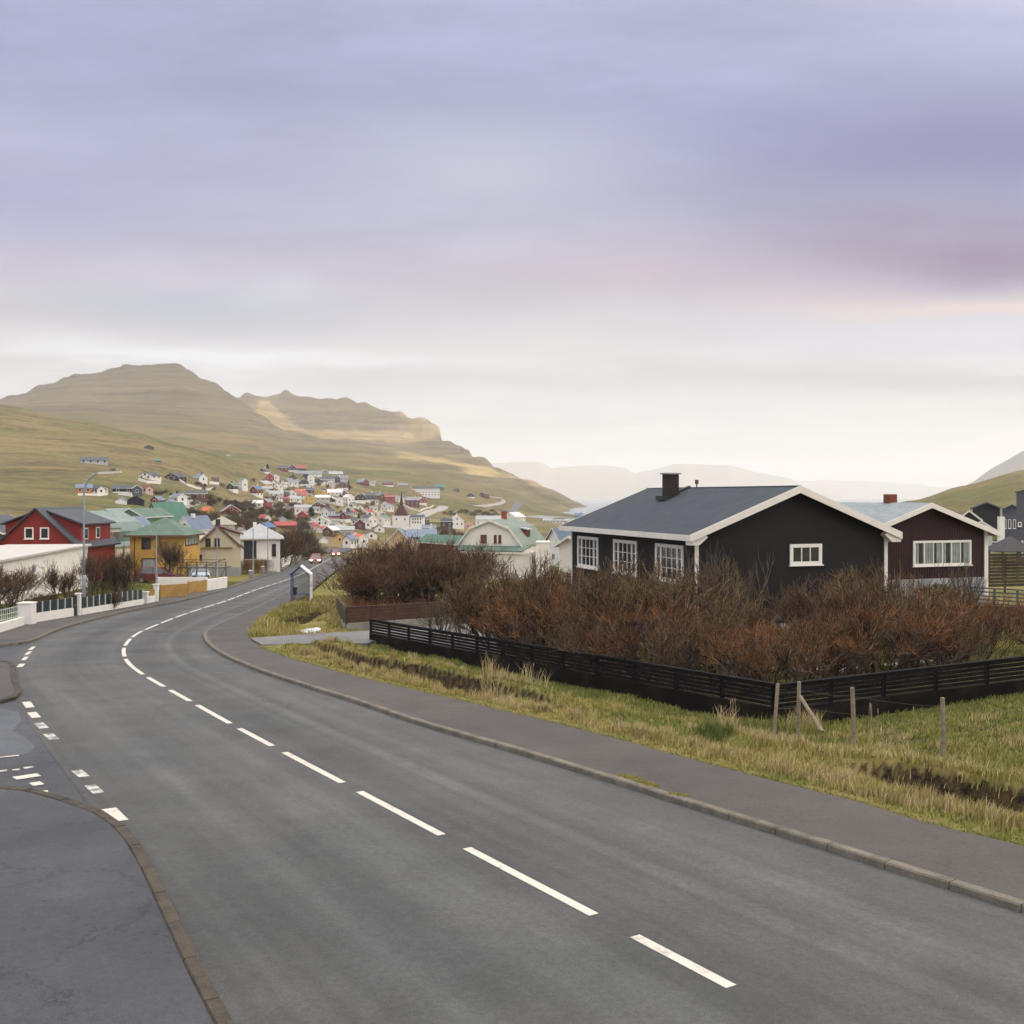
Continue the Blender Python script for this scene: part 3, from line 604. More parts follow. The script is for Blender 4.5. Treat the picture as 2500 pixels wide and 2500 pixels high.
M_stone_dark = mat('dark_kerb_stone', (.085, .07, .052), .9, col2=(.04, .036, .03), vscale=3, var=.3, bscale=40, bump=.5)
kerb_run('kerb', KRs, sgn)
sheet('pavement', [tuple(p) for p in offset(KRs, .13 * sgn)] + [tuple(p) for p in PV[::-1]], .106, M_pave)
sheet('corner_pavement', ISL, .10, M_pave); kerb_run('corner_kerb', smooth_line(np.array(smooth_poly(ISL[:10], 5)), 2), 1, .8, m_=M_stone_dark)
sheet('near_pavement', LOWP, .10, M_side); kerb_run('near_kerb', smooth_line(np.array(smooth_poly(LOWP[:10], 5)), 2), -1, m_=M_stone_dark)
sheet('far_pavement', FPV, .10, M_pave); kerb_run('far_kerb', smooth_line(np.array(smooth_poly(FPV[:14], 4)), 2), -1)
sheet('driveway', DRV, .135, M_gravel, .3)
sheet('asphalt_patch', [G(*p) for p in [(-300, 1745), (0, 1728), (45, 1738), (52, 1760), (30, 1785), (62, 1800), (86, 1822), (74, 1838), (40, 1846), (0, 1848), (-300, 1860)]], .003, M_patch)

# ---- painted markings
def dash(b, ua, va, ub, vb, w, dz=.009):
    a = Vector((*G(ua, va), 0)); c = Vector((*G(ub, vb), 0)); d = (c - a).normalized(); nrm = Vector((d.y, -d.x, 0)) * w / 2
    steps = max(1, int((c - a).length / .5)); L_ = []; R_ = []
    for i in range(steps + 1):
        p = a.lerp(c, i / steps); L_.append(p + nrm); R_.append(p - nrm)
    Z = lambda p: (p.x, p.y, float(plane_z(p.x, p.y)) + dz)
    for i in range(steps): b.face([Z(L_[i]), Z(L_[i + 1]), Z(R_[i + 1]), Z(R_[i])])
b = MB()
CRt = CR; cum = CS; W = .13
def strip_along(b, s0, s1, w, off=0, dz=.009):
    ss = np.linspace(s0, s1, max(2, int((s1 - s0) / .5) + 1)); c = np.stack([np.interp(ss, cum, CRt[:, 0]), np.interp(ss, cum, CRt[:, 1])], -1); nn_ = np.stack([np.interp(ss, cum, NR[:, 0]), np.interp(ss, cum, NR[:, 1])], -1)
    for i in range(len(ss) - 1):
        q = [c[i] + nn_[i] * (off - w / 2), c[i] + nn_[i] * (off + w / 2), c[i + 1] + nn_[i + 1] * (off + w / 2), c[i + 1] + nn_[i + 1] * (off - w / 2)]
        q = [(a[0], a[1], float(plane_z(*a)) + dz) for a in q]; b.face(q[::side_i])
side_i = 1
def s_of(u, v):
    g = G(u, v); d = np.hypot(CRt[:, 0] - g[0], CRt[:, 1] - g[1]); return cum[int(d.argmin())]
marks = [((302, 1581), (304, 1603)), ((305, 1607), (322, 1629)), ((324, 1630), (352, 1649)), ((357, 1653), (401, 1678)), ((411, 1684), (468, 1717)), ((480, 1722), (556, 1764)), ((573, 1773), (673, 1826)), ((697, 1840), (841, 1914)), ((880, 1937), (1095, 2048)), ((1150, 2077), (1420, 2220)), ((1500, 2262), (1830, 2435))]
for p, q in marks: strip_along(b, s_of(*p), s_of(*q), .15)
s_hi = s_of(302, 1581) - .9; L_dash = 3.0
while s_hi > 4: strip_along(b, s_hi - L_dash, s_hi, .15); s_hi -= L_dash + .75
b.build('centre_line_marking', M_paint); tag(bpy.data.objects['centre_line_marking'], kind='structure')
b = MB()
for (u, v, du, dv, w) in [(69, 1721, 5, 14, .22), (83, 1746, 6, 13, .22), (78, 1583, -5, 8, .16), (69, 1595, -5, 8, .16), (61, 1608, -4, 8, .16), (51, 1625, -4, 8, .2), (279, 1990, 15, 30, .26)]:
    dash(b, u - du, v - dv * .5, u + du, v + dv * .5, w)
dash(b, 35, 1901, 95, 1892, .30); dash(b, 76, 1916, 103, 1912, .30); dash(b, 45, 1941, 117, 1934, .26); dash(b, -60, 1856, 46, 1845, .10)
tag(b.build('edge_marking', M_paint), kind='structure')
b = MB()
for (u, v, du, dv, w) in [(101, 1772, 7, 13, .22), (125, 1799, 8, 14, .22), (196, 1889, 10, 16, .2), (230, 1927, 11, 20, .2)]: dash(b, u - du, v - dv * .5, u + du, v + dv * .5, w)
dash(b, 58, 1876, 82, 1873, .16); dash(b, 30, 1881, 48, 1879, .14); dash(b, -10, 1885, 18, 1882, .16)
tag(b.build('worn_marking', M_paintw), kind='structure')

# ------------------------------------------------------------------ building kit
FACE = {'f': (Vector((1, 0, 0)), Vector((0, 1, 0))), 'b': (Vector((-1, 0, 0)), Vector((0, -1, 0))), 'l': (Vector((0, -1, 0)), Vector((1, 0, 0))), 'r': (Vector((0, 1, 0)), Vector((-1, 0, 0)))}
Zv = Vector((0, 0, 1))
def face_pt(face, L, W, pos, z, out=0):
    n, a = FACE[face]; d = L / 2 if face in 'fb' else W / 2
    return n * (d + out) + (Vector((0, pos, 0)) if face in 'fb' else Vector((pos, 0, 0))) + Vector((0, 0, z))
def window(root, L, W, face, pos, z, w, h, cols=(1,), rows=1, fm=None, case=.09, name='window', pane=None, curtain=False, sill=True, fine=False):
    """pos/z: centre of the opening along the face and its bottom; cols: relative widths of the lights"""
    fm = fm or M_winw; n, a = FACE[face]; n = n.copy(); ax = (a, n, Zv); b = MB()
    P0 = lambda along, zz, out: face_pt(face, L, W, pos, 0, out) + a * along + Vector((0, 0, zz))
    c = case; b.box(P0(0, z + h - c / 2, .03), (w, .06, c), axes=ax); b.box(P0(0, z + c / 2, .03), (w, .06, c), axes=ax)
    for s in (-1, 1): b.box(P0(s * (w / 2 - c / 2), z + h / 2, .03), (c, .058, h - 2 * c), axes=ax)
    if sill: b.box(P0(0, z - .02, .05), (w + .1, .12, .05), axes=ax)
    iw = w - 2 * c; ih = h - 2 * c; tot = sum(cols); x = -iw / 2; bars = .045 if not fine else .035
    for i, cw in enumerate(cols[:-1]):
        x += iw * cw / tot; wd = bars * (2.2 if cw != cols[i + 1] else 1.1); b.box(P0(x, z + h / 2, .02), (wd, .05, ih), axes=ax)
    for r in range(1, rows): b.box(P0(0, z + c + ih * r / rows, .018), (iw, .04, bars * .8), axes=ax)
    o = b.build(name, fm, root)
    p = MB(); p.box(P0(0, z + h / 2, .0), (iw, .012, ih), axes=ax); p.build('pane', pane or M_pane, o)
    if curtain:
        q = MB(); k = int(iw / .12)
        for i in range(k):
            if i % 7 in (2, 3): continue
            q.box(P0(-iw / 2 + (i + .5) * iw / k, z + h / 2, .008 + .004 * (i % 2)), (iw / k * .8, .01, ih * .98), axes=ax)
        q.build('curtain', M_curt, o)
    return o
M_curt = mat('curtain_cloth', (.30, .34, .33), .9, var=.25, bscale=3)
def roof_gable(root, L, W, ez, rz, oe, og, thick, material, trim=None, trim_h=.22, mat_trim=None, zofs=.0):
    """two slabs; ez is the roof's underside height at the wall line, rz at the ridge"""
    sl = (rz - ez) / (W / 2); hw = W / 2 + oe; zlo = rz - sl * hw; b = MB(); X = L / 2 + og; t = thick
    for s in (-1, 1):
        poly = [Vector((-X, 0, rz)), Vector((-X, s * hw, zlo)), Vector((-X, s * hw, zlo + t)), Vector((-X, 0, rz + t))]
        b.prism(poly if s < 0 else poly[::-1], (2 * X, 0, 0))
    r = b.build('roof', material, root)
    if trim_h:
        mt = mat_trim or M_trim
        for e in (-1, 1):
            b = MB()
            for s in (-1, 1):
                o = .03; p = [Vector((e * (X + .002), 0, rz + t + .01)), Vector((e * (X + .002), s * (hw + .02), zlo + t + .01)), Vector((e * (X + .002), s * (hw + .02), zlo + t - trim_h)), Vector((e * (X + .002), 0, rz + t - trim_h))]
                b.prism(p, (e * .035, 0, 0))
            b.build('bargeboard', mt, root)
        for s in (-1, 1): b = MB(); b.box((0, s * (hw + .03), zlo + t - trim_h * .42), (2 * X - .01, .055, trim_h * .8)); b.build('gutter', mt, root)
    return r
def walls_gable(root, L, W, z0, ez, rz, material, name='wall'):
    b = MB(); poly = [Vector((-L / 2, -W / 2, z0)), Vector((-L / 2, -W / 2, ez)), Vector((-L / 2, 0, rz)), Vector((-L / 2, W / 2, ez)), Vector((-L / 2, W / 2, z0))]
    b.prism(poly, (L, 0, 0)); return b.build(name, material, root)
def box_part(root, name, c, d, material, rz=0): b = MB(); b.box(c, d, rz=rz); return b.build(name, material, root)
def chimney(roof, x, y, z0, z1, w=.6, material=None, cap=True, d=None):
    d = d or w; b = MB(); b.box((x, y, (z0 + z1) / 2), (w, d, z1 - z0)); c = b.build('chimney', material or M_brick, roof)
    if cap: box_part(c, 'chimney_cap', (x, y, z1 + .035), (w + .16, d + .16, .07), M_conc)
    return c
M_brick = mat('chimney_brick', (.30, .085, .05), .85, var=.2, bscale=8)
def gable_house(label, x, y, z0, yaw, L, W, eh, rh, wall, roof, oe=.35, og=.3, thick=.12, trim=.2, trimm=None, base=None, cat='house', name='house', group=None):
    r = empty(name, (x, y, z0), yaw, label, cat, group)
    walls_gable(r, L, W, -1.2 if not base else base[0], eh, rh, wall)
    if base: box_part(r, 'foundation', (0, 0, (base[0] - 2.0) / 2), (L + .03, W + .03, base[0] + 2.0), base[1])
    rf = roof_gable(r, L, W, eh + .0, rh + .0, oe, og, thick, roof, trim_h=trim, mat_trim=trimm)
    return r, rf
def hip_roof(root, L, W, ez, rz, o, ridge, material, thick=.14, trimm=None):
    """ridge: length of the ridge along x"""
    b = MB(); X, Y = L / 2 + o, W / 2 + o; c = [Vector((X, Y, ez)), Vector((-X, Y, ez)), Vector((-X, -Y, ez)), Vector((X, -Y, ez))]; R1, R2 = Vector((ridge / 2, 0, rz)), Vector((-ridge / 2, 0, rz)); T_ = Vector((0, 0, thick))
    ct = [p + T_ for p in c]; b.face([ct[0], ct[1], R2 + T_, R1 + T_]); b.face([ct[2], ct[3], R1 + T_, R2 + T_]); b.face([ct[1], ct[2], R2 + T_]); b.face([ct[3], ct[0], R1 + T_]); b.face(c[::-1])
    for i in range(4): b.face([c[i], c[(i + 1) % 4], ct[(i + 1) % 4], ct[i]])
    rf = b.build('roof', material, root)
    if trimm:
        g = MB()
        for s in (-1, 1): g.box((0, s * (Y + .03), ez + thick * .4), (2 * X + .1, .05, thick * 1.1)); g.box((s * (X + .03), 0, ez + thick * .4), (.05, 2 * Y, thick * 1.1))
        g.build('gutter', trimm, root)
    return rf
def gambrel(label, x, y, z0, yaw, L, W, eh, bh, rh, bw, wall, roof, o=.15, og=.25, name='house', cat='house'):
    r = empty(name, (x, y, z0), yaw, label, cat); b = MB()
    prof = [(-W / 2, eh), (-bw / 2, bh), (0, rh), (bw / 2, bh), (W / 2, eh)]
    b.prism([Vector((-L / 2, -W / 2, -1))] + [Vector((-L / 2, a, c)) for a, c in prof] + [Vector((-L / 2, W / 2, -1))], (L, 0, 0)); b.build('wall', wall, r)
    b = MB(); X = L / 2 + og; t = .1; k = 1 + o / W; pr = [(-W / 2 * 1.06, eh - .15), (-bw / 2, bh), (0, rh), (bw / 2, bh), (W / 2 * 1.06, eh - .15)]
    for (a, c), (d, e) in zip(pr[:-1], pr[1:]): b.prism([Vector((-X, a, c + .005)), Vector((-X, a, c + t)), Vector((-X, d, e + t)), Vector((-X, d, e + .005))], (2 * X, 0, 0))
    rf = b.build('roof', roof, r); b = MB()
    for (a, c), (d, e) in zip(pr[:-1], pr[1:]): b.prism([Vector((X + .002, a, c - .1)), Vector((X + .002, a, c + t + .02)), Vector((X + .002, d, e + t + .02)), Vector((X + .002, d, e - .1))], (.04, 0, 0))
    b.build('bargeboard', M_trim, r); return r, rf

# ------------------------------------------------------------------ the black house
Dx, Dy = -.322, .947
yawH = math.atan2(-.947, .322)
L, W = 13.65, 9.46; pc = Vector((7.6, 42.3, 0)); R_ = Vector((.947, .322, 0)); D_ = Vector((-.322, .947, 0)); c = pc + R_ * W / 2 + D_ * L / 2; zb = 18.3
M_blackwood = mat('black_stained_boards', (.0085, .0075, .0085), .75, var=.2, bscale=.9, wave=('X', .14))
M_felt = mat('roofing_felt_blue_grey', (.034, .045, .060), .85, col2=(.048, .060, .076), vscale=1.2, var=.22, bscale=16, bump=.2)
r = empty('black_house', (c.x, c.y, zb), yawH, 'black wooden house with white trimmed gable and slate coloured roof behind brown shrubs', 'house')
ez, rz_ = 23.32 - zb, 25.20 - zb
sl = (25.33 - 23.30) / (W / 2 + .5); ez = (25.33 - sl * W / 2) - zb; rz_ = 25.33 - zb
walls_gable(r, L, W, 1.3, ez, rz_, M_blackwood); box_part(r, 'foundation', (0, 0, .1), (L + .04, W + .04, 2.4), M_conc)
rf = roof_gable(r, L, W, ez, rz_, .5, .42, .12, M_felt, trim_h=.30)
for s in (-1, 1): box_part(r, 'corner_board', (L / 2 + .02, s * (W / 2 - .02), (1.3 + ez) / 2 - .02), (.05, .17, ez - 1.3 - .04), M_trim)
box_part(r, 'corner_board', (-L / 2 + .1, -W / 2 - .02, (1.3 + ez) / 2 - .03), (.14, .05, ez - 1.36), M_trim)
# boxed eave ends under the bargeboards
for s in (-1, 1):
    b = MB(); yo = s * (W / 2 + .5); zl = rz_ - sl * (W / 2 + .5) + .12
    b.prism([Vector((L / 2 + .04, s * (W / 2 - .0), zl - .02 + sl * .5)), Vector((L / 2 + .04, yo, zl - .02)), Vector((L / 2 + .04, yo, zl - .42)), Vector((L / 2 + .04, s * (W / 2 + .05), zl - .42)), Vector((L / 2 + .04, s * (W / 2 - .35), zl - .10))], (.34, 0, 0)); b.build('eave_box', M_trim, r)
for t0, t1, cols, rows in ((1.03, 3.61, (.8, 2.6, .8), 3), (5.53, 8.13, (.8, 2.6, .8), 3), (10.0, 12.7, (.8, 2.6, .8), 3)):
    w_ = window(r, L, W, 'l', L / 2 - (t0 + t1) / 2, 21.30 - zb, t1 - t0, 1.62, (.8, .95, .95, .95, .8), 3, case=.15, fine=True)
    # heavier sash stiles beside the side lights
    n_, a_ = FACE['l']; wd = t1 - t0
    for s in (-1, 1): bb = MB(); bb.box(face_pt('l', L, W, L / 2 - (t0 + t1) / 2, 21.30 - zb + .81, .028) + a_ * s * (wd - .3) * .332, (.12, .05, 1.32), axes=(a_, n_, Zv)); bb.build('sash', M_winw, w_)
window(r, L, W, 'f', 4.52 + .775 - W / 2, 22.06 - zb, 1.6, .90, (1, 1, 1), 1, case=.15, fine=True)
ch = chimney(rf, L / 2 - 9.0, -1.2, 24.8 - zb, 26.12 - zb, .62, mat('black_chimney_brick', (.035, .025, .022), .9, var=.25, bscale=9, bump=.4), d=.62)
box_part(ch, 'chimney_base', (L / 2 - 9.0, -1.68, 24.92 - zb), (.8, .32, .22), RM['black'])
b = MB(); zz = lambda y: rz_ + .12 - sl * abs(y)
b.prism([Vector((L / 2 - 9.35, -1.5, zz(1.5) + .0)), Vector((L / 2 - 9.35, -1.5, zz(1.5) + .1)), Vector((L / 2 - 9.35, -.02, zz(0) + .1)), Vector((L / 2 - 9.35, -.02, zz(0) + .0))], (.3, 0, 0)); b.build('flashing', RM['black'], rf)
b = MB(); b.tube([(L / 2 - 9.1, .35, zz(.3) - .02), (L / 2 - 9.1, .35, zz(.3) + .3)], .03, 6); b.tube([(L / 2 - 9.1, .35, zz(.3) + .3), (L / 2 - 9.1, .35, zz(.3) + .52)], [.09, .10], 8); b.build('vent_pipe', RM['brown'], rf)
b = MB(); b.box((0, 0, rz_ + .13), (L + .8, .16, .03)); b.build('ridge_cap', RM['grey'], rf)

# the brown house next to it
L2, W2 = 7.2, 7.7; q = Vector((25.0, 54.0, 0)) - R_ * W2; c = q + R_ * W2 / 2 + D_ * L2 / 2; zb = 18.4
M_maroonw = mat('brown_stained_boards', (.026, .0085, .010), .75, var=.15, bscale=.8, wave=('Y', .16), bump=.35)
r = empty('brown_house', (c.x, c.y, zb), yawH, 'dark brown boarded house with long white window and red chimney, right of the black house', 'house')
sl2 = .352; rz2 = 24.55 - zb; ez2 = rz2 - sl2 * W2 / 2
walls_gable(r, L2, W2, 20.76 - zb, ez2, rz2, M_maroonw); box_part(r, 'foundation', (0, 0, (20.76 - zb) / 2 - .6), (L2 + .04, W2 + .04, 20.76 - zb + 1.2), mat('pale_blockwork', (.38, .40, .42), .9, col2=(.25, .27, .29), vscale=.8, var=.1))
M_slate = mat('pale_slate_roof', (.20, .24, .265), .75, col2=(.27, .31, .33), vscale=2.5, var=.12, bscale=9, wave=('X', .3), bump=.5)
rf = roof_gable(r, L2, W2, ez2, rz2, .55, .4, .12, M_slate, trim_h=.26)
window(r, L2, W2, 'f', 2.98 + 1.86 - W2 / 2, 21.42 - zb, 3.7, 1.3, (1, 1, 1, 1, 1, 1), 1, case=.12, curtain=True)
box_part(r, 'corner_board', (L2 / 2 + .02, W2 / 2 - .02, (ez2 + 20.5 - zb) / 2 - .3), (.06, .24, ez2 - 19.6 + zb), M_trim)
chimney(rf, L2 / 2 - 2.9, 0.1, 24.3 - zb, 25.12 - zb, .5, mat('orange_chimney_tiles', (.19, .055, .032), .85, var=.2, bscale=5), cap=False)

# ------------------------------------------------------------------ houses right of them, up the slope
def gnd(u, Y): x = (u - U0) * Y / F; return x, Y, float(gz(np.array([x]), np.array([Y]))[0])
def front_house(label, u0, u1, Y, v_eave, v_ridge, wall, roof, depth=8, yaw=-90, kind='gable', **kw):
    """house standing frontal: u0..u1 are its wall edges in the photograph, laid out in metres at its distance"""
    x0, x1 = (u0 - U0) * Y / F, (u1 - U0) * Y / F; W_ = (x1 - x0); cx = (x0 + x1) / 2; zg = float(gz(np.array([cx]), np.array([Y]))[0])
    if yaw == 'cam': yaw = -90 + math.degrees(math.atan2(-cx, Y))
    cx -= math.cos(math.radians(yaw)) * depth / 2; cyy = Y - math.sin(math.radians(yaw)) * depth / 2
    r, rf = gable_house(label, cx, cyy, zg, math.radians(yaw), depth, W_, Zc(Y, v_eave) - zg, Zc(Y, v_ridge) - zg, wall, roof, **kw)
    return r, rf, depth, W_, zg
r, rf, l, w, zg = front_house('black two storey house with dark ridged roof up the slope on the right', 2378, 2440, 150, 1241, 1228, WM['black'], RM['charcoal'], 6, yaw='cam', trimm=RM['charcoal'], oe=.3)
window(r, l, w, 'f', -1.4, 1.2 + 1.6, .7, 1.3, (1, 1)); window(r, l, w, 'f', .8, 1.2, 1.6, 1.0, (1, 1)); box_part(r, 'panel', (l / 2 + .03, .4, 2.2), (.06, 2.6, 1.5), RM['olive'])
x, y, z = gnd(2444, 146); r = empty('chimney_stack', (x, y, z), 0, 'tall white free standing chimney stack beside the black two storey house', 'chimney'); box_part(r, 'shaft', (0, 0, 2.1), (.72, .72, 5.4), WM['white']); box_part(r, 'flue', (0, 0, 5.3), (.22, .22, 1.4), M_metal)
r, rf, l, w, zg = front_house('grey low building with a band of tall windows behind the white chimney stack', 2450, 2492, 165, 1245, 1233, WM['dark grey'], RM['blue grey'], 6, yaw='cam', trimm=RM['charcoal'])
for i in range(4): window(r, l, w, 'f', -1.05 + i * .7, 2.3, .42, 1.5, (1,))
r, rf, l, w, zg = front_house('tall dark grey block house with pale roof at the right end of the street', 2486, 2570, 110, 1203, 1192, WM['dark grey'], RM['pale grey'], 7, yaw='cam', trimm=RM['charcoal'], oe=.1, og=.1, trim=.1)
window(r, l, w, 'f', -1.5, 4.0, .35, .5, (1,)); window(r, l, w, 'f', -1.25, .6, .18, 1.9, (1,)); window(r, l, w, 'f', 1.0, 3.2, 1.2, 1.2, (1, 1))
r, rf, l, w, zg = front_house('small dark house with white verge boards, partly behind the brown house roof', 2345, 2388, 120, 1266, 1248, WM['black'], RM['charcoal'], 6, yaw='cam')
window(r, l, w, 'f', .4, 1.0, .8, .9, (1, 1))
r, rf, l, w, zg = front_house('white low outbuilding with grey roof under the black two storey house', 2372, 2420, 96, 1292, 1276, WM['pale grey'], RM['grey'], 4, yaw='cam', trim=.1)
window(r, l, w, 'f', .1, .6, .8, .8, (1, 1))
# gazebo with a dark pyramid roof
x, y, z = gnd(2466, 76); r = empty('gazebo', (x, y, z), 0, 'garden gazebo with dark pyramid roof behind the slatted fence on the right', 'gazebo')
ztop, zeav = Zc(76, 1311) - z, Zc(76, 1346) - z; hip_roof(r, 2.2, 2.2, zeav, ztop, .35, .05, RM['black'], .06)
for sx in (-1, 1):
    for sy in (-1, 1): box_part(r, 'post', (sx * 1.05, sy * 1.05, zeav / 2 - .1), (.12, .12, zeav + .2), WM['dark grey'])
# garden shrubs' backdrop fences on the right
M_oldwood = mat('weathered_dark_boards', (.028, .022, .015), .85, col2=(.065, .055, .028), vscale=1.1, var=.25, bscale=7)
def slat_run(name, label, p, q, h, n, slat_h, bays, material, plinth=0, pm=None, zoff=0, postw=.08, cat='fence', posth=None, gap_from=None, cap=False, solid=False):
    """p, q: (x, y, z of the foot)"""
    p, q = Vector(p), Vector(q); d = q - p; Ln = Vector((d.x, d.y)).length; yaw = math.atan2(d.y, d.x); r = empty(name, p, yaw, label, cat); sh = d.z / Ln
    def bx(b, x0, x1, z0, z1, y0, y1):
        b.prism([Vector((x0, y0, z0 + sh * x0)), Vector((x0, y0, z1 + sh * x0)), Vector((x0, y1, z1 + sh * x0)), Vector((x0, y1, z0 + sh * x0))], (x1 - x0, 0, sh * (x1 - x0)))
    if plinth: b = MB(); bx(b, 0, Ln, -.5, plinth, -.08, .08); b.build('plinth', pm or M_conc, r)
    for i in range(bays + 1): b = MB(); x = Ln * i / bays; bx(b, x - postw / 2, x + postw / 2, plinth - .02 if plinth else -.3, posth or h - .02, -.05, .05); b.build('post', material, r)
    z0 = plinth + .02; pitch = (h - z0) / n
    for i in range(bays):
        b = MB(); xa, xb = Ln * i / bays + postw / 2, Ln * (i + 1) / bays - postw / 2
        for k in range(n):
            zz_ = z0 + pitch * k + (pitch - slat_h); wob = rnd.uniform(-.006, .006); bx(b, xa - .02, xb + .02, zz_ + wob, zz_ + slat_h + wob, -.075, -.052)
        if solid: bx(b, xa, xb, z0, h - .03, .0, .012)
        b.build('slat_panel', material, r)
    if cap: b = MB(); bx(b, -.05, Ln + .05, h, h + .035, -.085, .06); b.build('top_rail', material, r)
    return r
def fence_ends(u0, Y0, u1, Y1, vt0, h): a = P(u0, vt0, Y0); return a
def fz(x, y): return float(gz(np.array([x]), np.array([y]))[0])
a, c = P(2398, 1352, 60), P(2560, 1350, 62); slat_run('garden_fence', 'tall fence of dark mossy slats under the gazebo on the right', (a.x, a.y, a.z - 2.0), (c.x, c.y, c.z - 2.0), 2.0, 10, .175, 3, M_oldwood)
a, c = P(2372, 1432, 52), P(2540, 1442, 52); slat_run('deck_railing', 'dark horizontal rails of the deck right of the brown house', (a.x, a.y, a.z - 1.0), (c.x, c.y, c.z - 1.0), 1.0, 5, .07, 3, WM['dark grey'], cat='railing')
a, c = P(2400, 1478, 44), P(2580, 1484, 45); slat_run('garden_fence', 'low fence of olive brown slats below the deck railing', (a.x, a.y, a.z - 1.35), (c.x, c.y, c.z - 1.35), 1.35, 8, .15, 3, M_oldwood)

# ------------------------------------------------------------------ the black fence along the verge
M_fence = mat('black_fence_boards', (.009, .008, .010), .75, col2=(.026, .023, .023), vscale=3, lo=.52, hi=.78, var=.25, bscale=14, spec=.12)
M_plinth = mat('black_painted_plinth', (.010, .0085, .0085), .85, spec=.1, col2=(.026, .022, .018), vscale=1.2, lo=.45, hi=.75, var=.2, bscale=9)
fA = slat_run('slatted_fence', 'long black slatted fence on a dark plinth running up to the driveway', (-6.2, 45, 18.58), (6.58, 25.78, 19.27), 1.0, 5, .085, 13, M_fence, plinth=.42, pm=M_plinth, cap=True)
fB = slat_run('slatted_fence', 'black slatted fence running off to the right behind the wooden posts', (6.64, 25.72, 19.25), (22.5, 28.6, 20.45), 1.0, 5, .09, 11, M_fence, plinth=.42, pm=M_plinth, cap=True)
M_redfence = mat('dark_red_fence_boards', (.060, .026, .024), .75, col2=(.09, .045, .035), vscale=1.5, var=.2, bscale=8)
a, c = G(846, 1539), G(1172, 1516)
slat_run('board_fence', 'dark red board fence on a grey concrete plinth beyond the driveway', (a[0], a[1], 18.38), (c[0], c[1], 18.2), 1.13, 5, .145, 6, M_redfence, plinth=.33, pm=M_conc, cap=True)
slat_run('board_fence', 'short weathered grey return fence beside the grassy bank by the driveway', (a[0] - .05, a[1] + .1, 18.38), (-9.9, 58, 18.15), 1.1, 5, .17, 4, mat('grey_weathered_boards', (.16, .14, .10), .9, var=.25, bscale=6), plinth=.2)

# ------------------------------------------------------------------ wooden posts and wire on the grass
M_post = mat('weathered_post_wood', (.30, .255, .18), .9, col2=(.17, .135, .09), vscale=6, lo=.4, hi=.7, var=.2, bscale=22, bump=.4)
def post(label, ut, vt, ub, vb, Y=None, rad=.05, lean_y=0):
    Yb = 12000 / (vb - 1302) if Y is None else Y
    x = (ub - U0) * Yb / F; z = fz(x, Yb) - .25; zt = Zc(Yb, vt); xt = (ut - U0) * Yb / F
    r = empty('fence_post', (x, Yb, z + .25), 0, label, 'post', 'wooden posts on the verge'); b = MB()
    b.tube([(0, 0, -.3), ((xt - x) * .5 + .01, .01, (zt - z - .25) * .5), (xt - x, lean_y, zt - z - .25 - .015), (xt - x, lean_y, zt - z - .25)], [rad, rad * .97, rad * .93, rad * .7], 9)
    b.build('shaft', M_post, r, smooth=False); return Vector((xt, Yb + lean_y, zt)), Vector((x, Yb, z))
t1 = post('leaning grey brown post at the corner of the black fence, foot to the left', 1899, 1669, 1887, 1780, 23.6, .045)
t2 = post('upright mossy wooden post propped by a diagonal strut', 1951, 1664, 1947, 1760, 24.2, .048)
t3 = post('single upright wooden post midway along the grass', 2081, 1678, 2085, 1800, 22.8, .052)
t4 = post('tallest wooden post, nearest to the camera on the right', 2301, 1703, 2304, 1838, 21.4, .05)
t5 = post('short thin stake close to the black fence on the right', 2126, 1717, 2128, 1752, 25.2, .02)
a = Vector((P(1953, 1700, 24.1))); c = P(2008, 1774, 23.3); bb = MB(); bb.tube([a, c - Vector((0, 0, .12))], [.045, .05], 9)
tag(bb.build('prop_strut', M_post), 'pale diagonal strut propping the mossy post', 'post', 'wooden posts on the verge')
M_wire = mat('fence_wire', (.16, .15, .13), .6, metal=.3); bb = MB()
for f in (.9, .62, .34):
    pts = []
    for (ta, ba) in (t1, t2, t3, t4): pts.append(ba.lerp(ta, f * .85 + .12) + Vector((0, -.05, 0)))
    pts.append(pts[-1] + Vector((9, -3.5, -.1)))
    for p_, q_ in zip(pts[:-1], pts[1:]):
        bb.tube([p_, p_.lerp(q_, .33) - Vector((0, 0, .03)), p_.lerp(q_, .66) - Vector((0, 0, .03)), q_], .0035, 4, cap=False)
tag(bb.build('wire_fence', M_wire), 'thin slack wires strung between the wooden posts', 'wire')

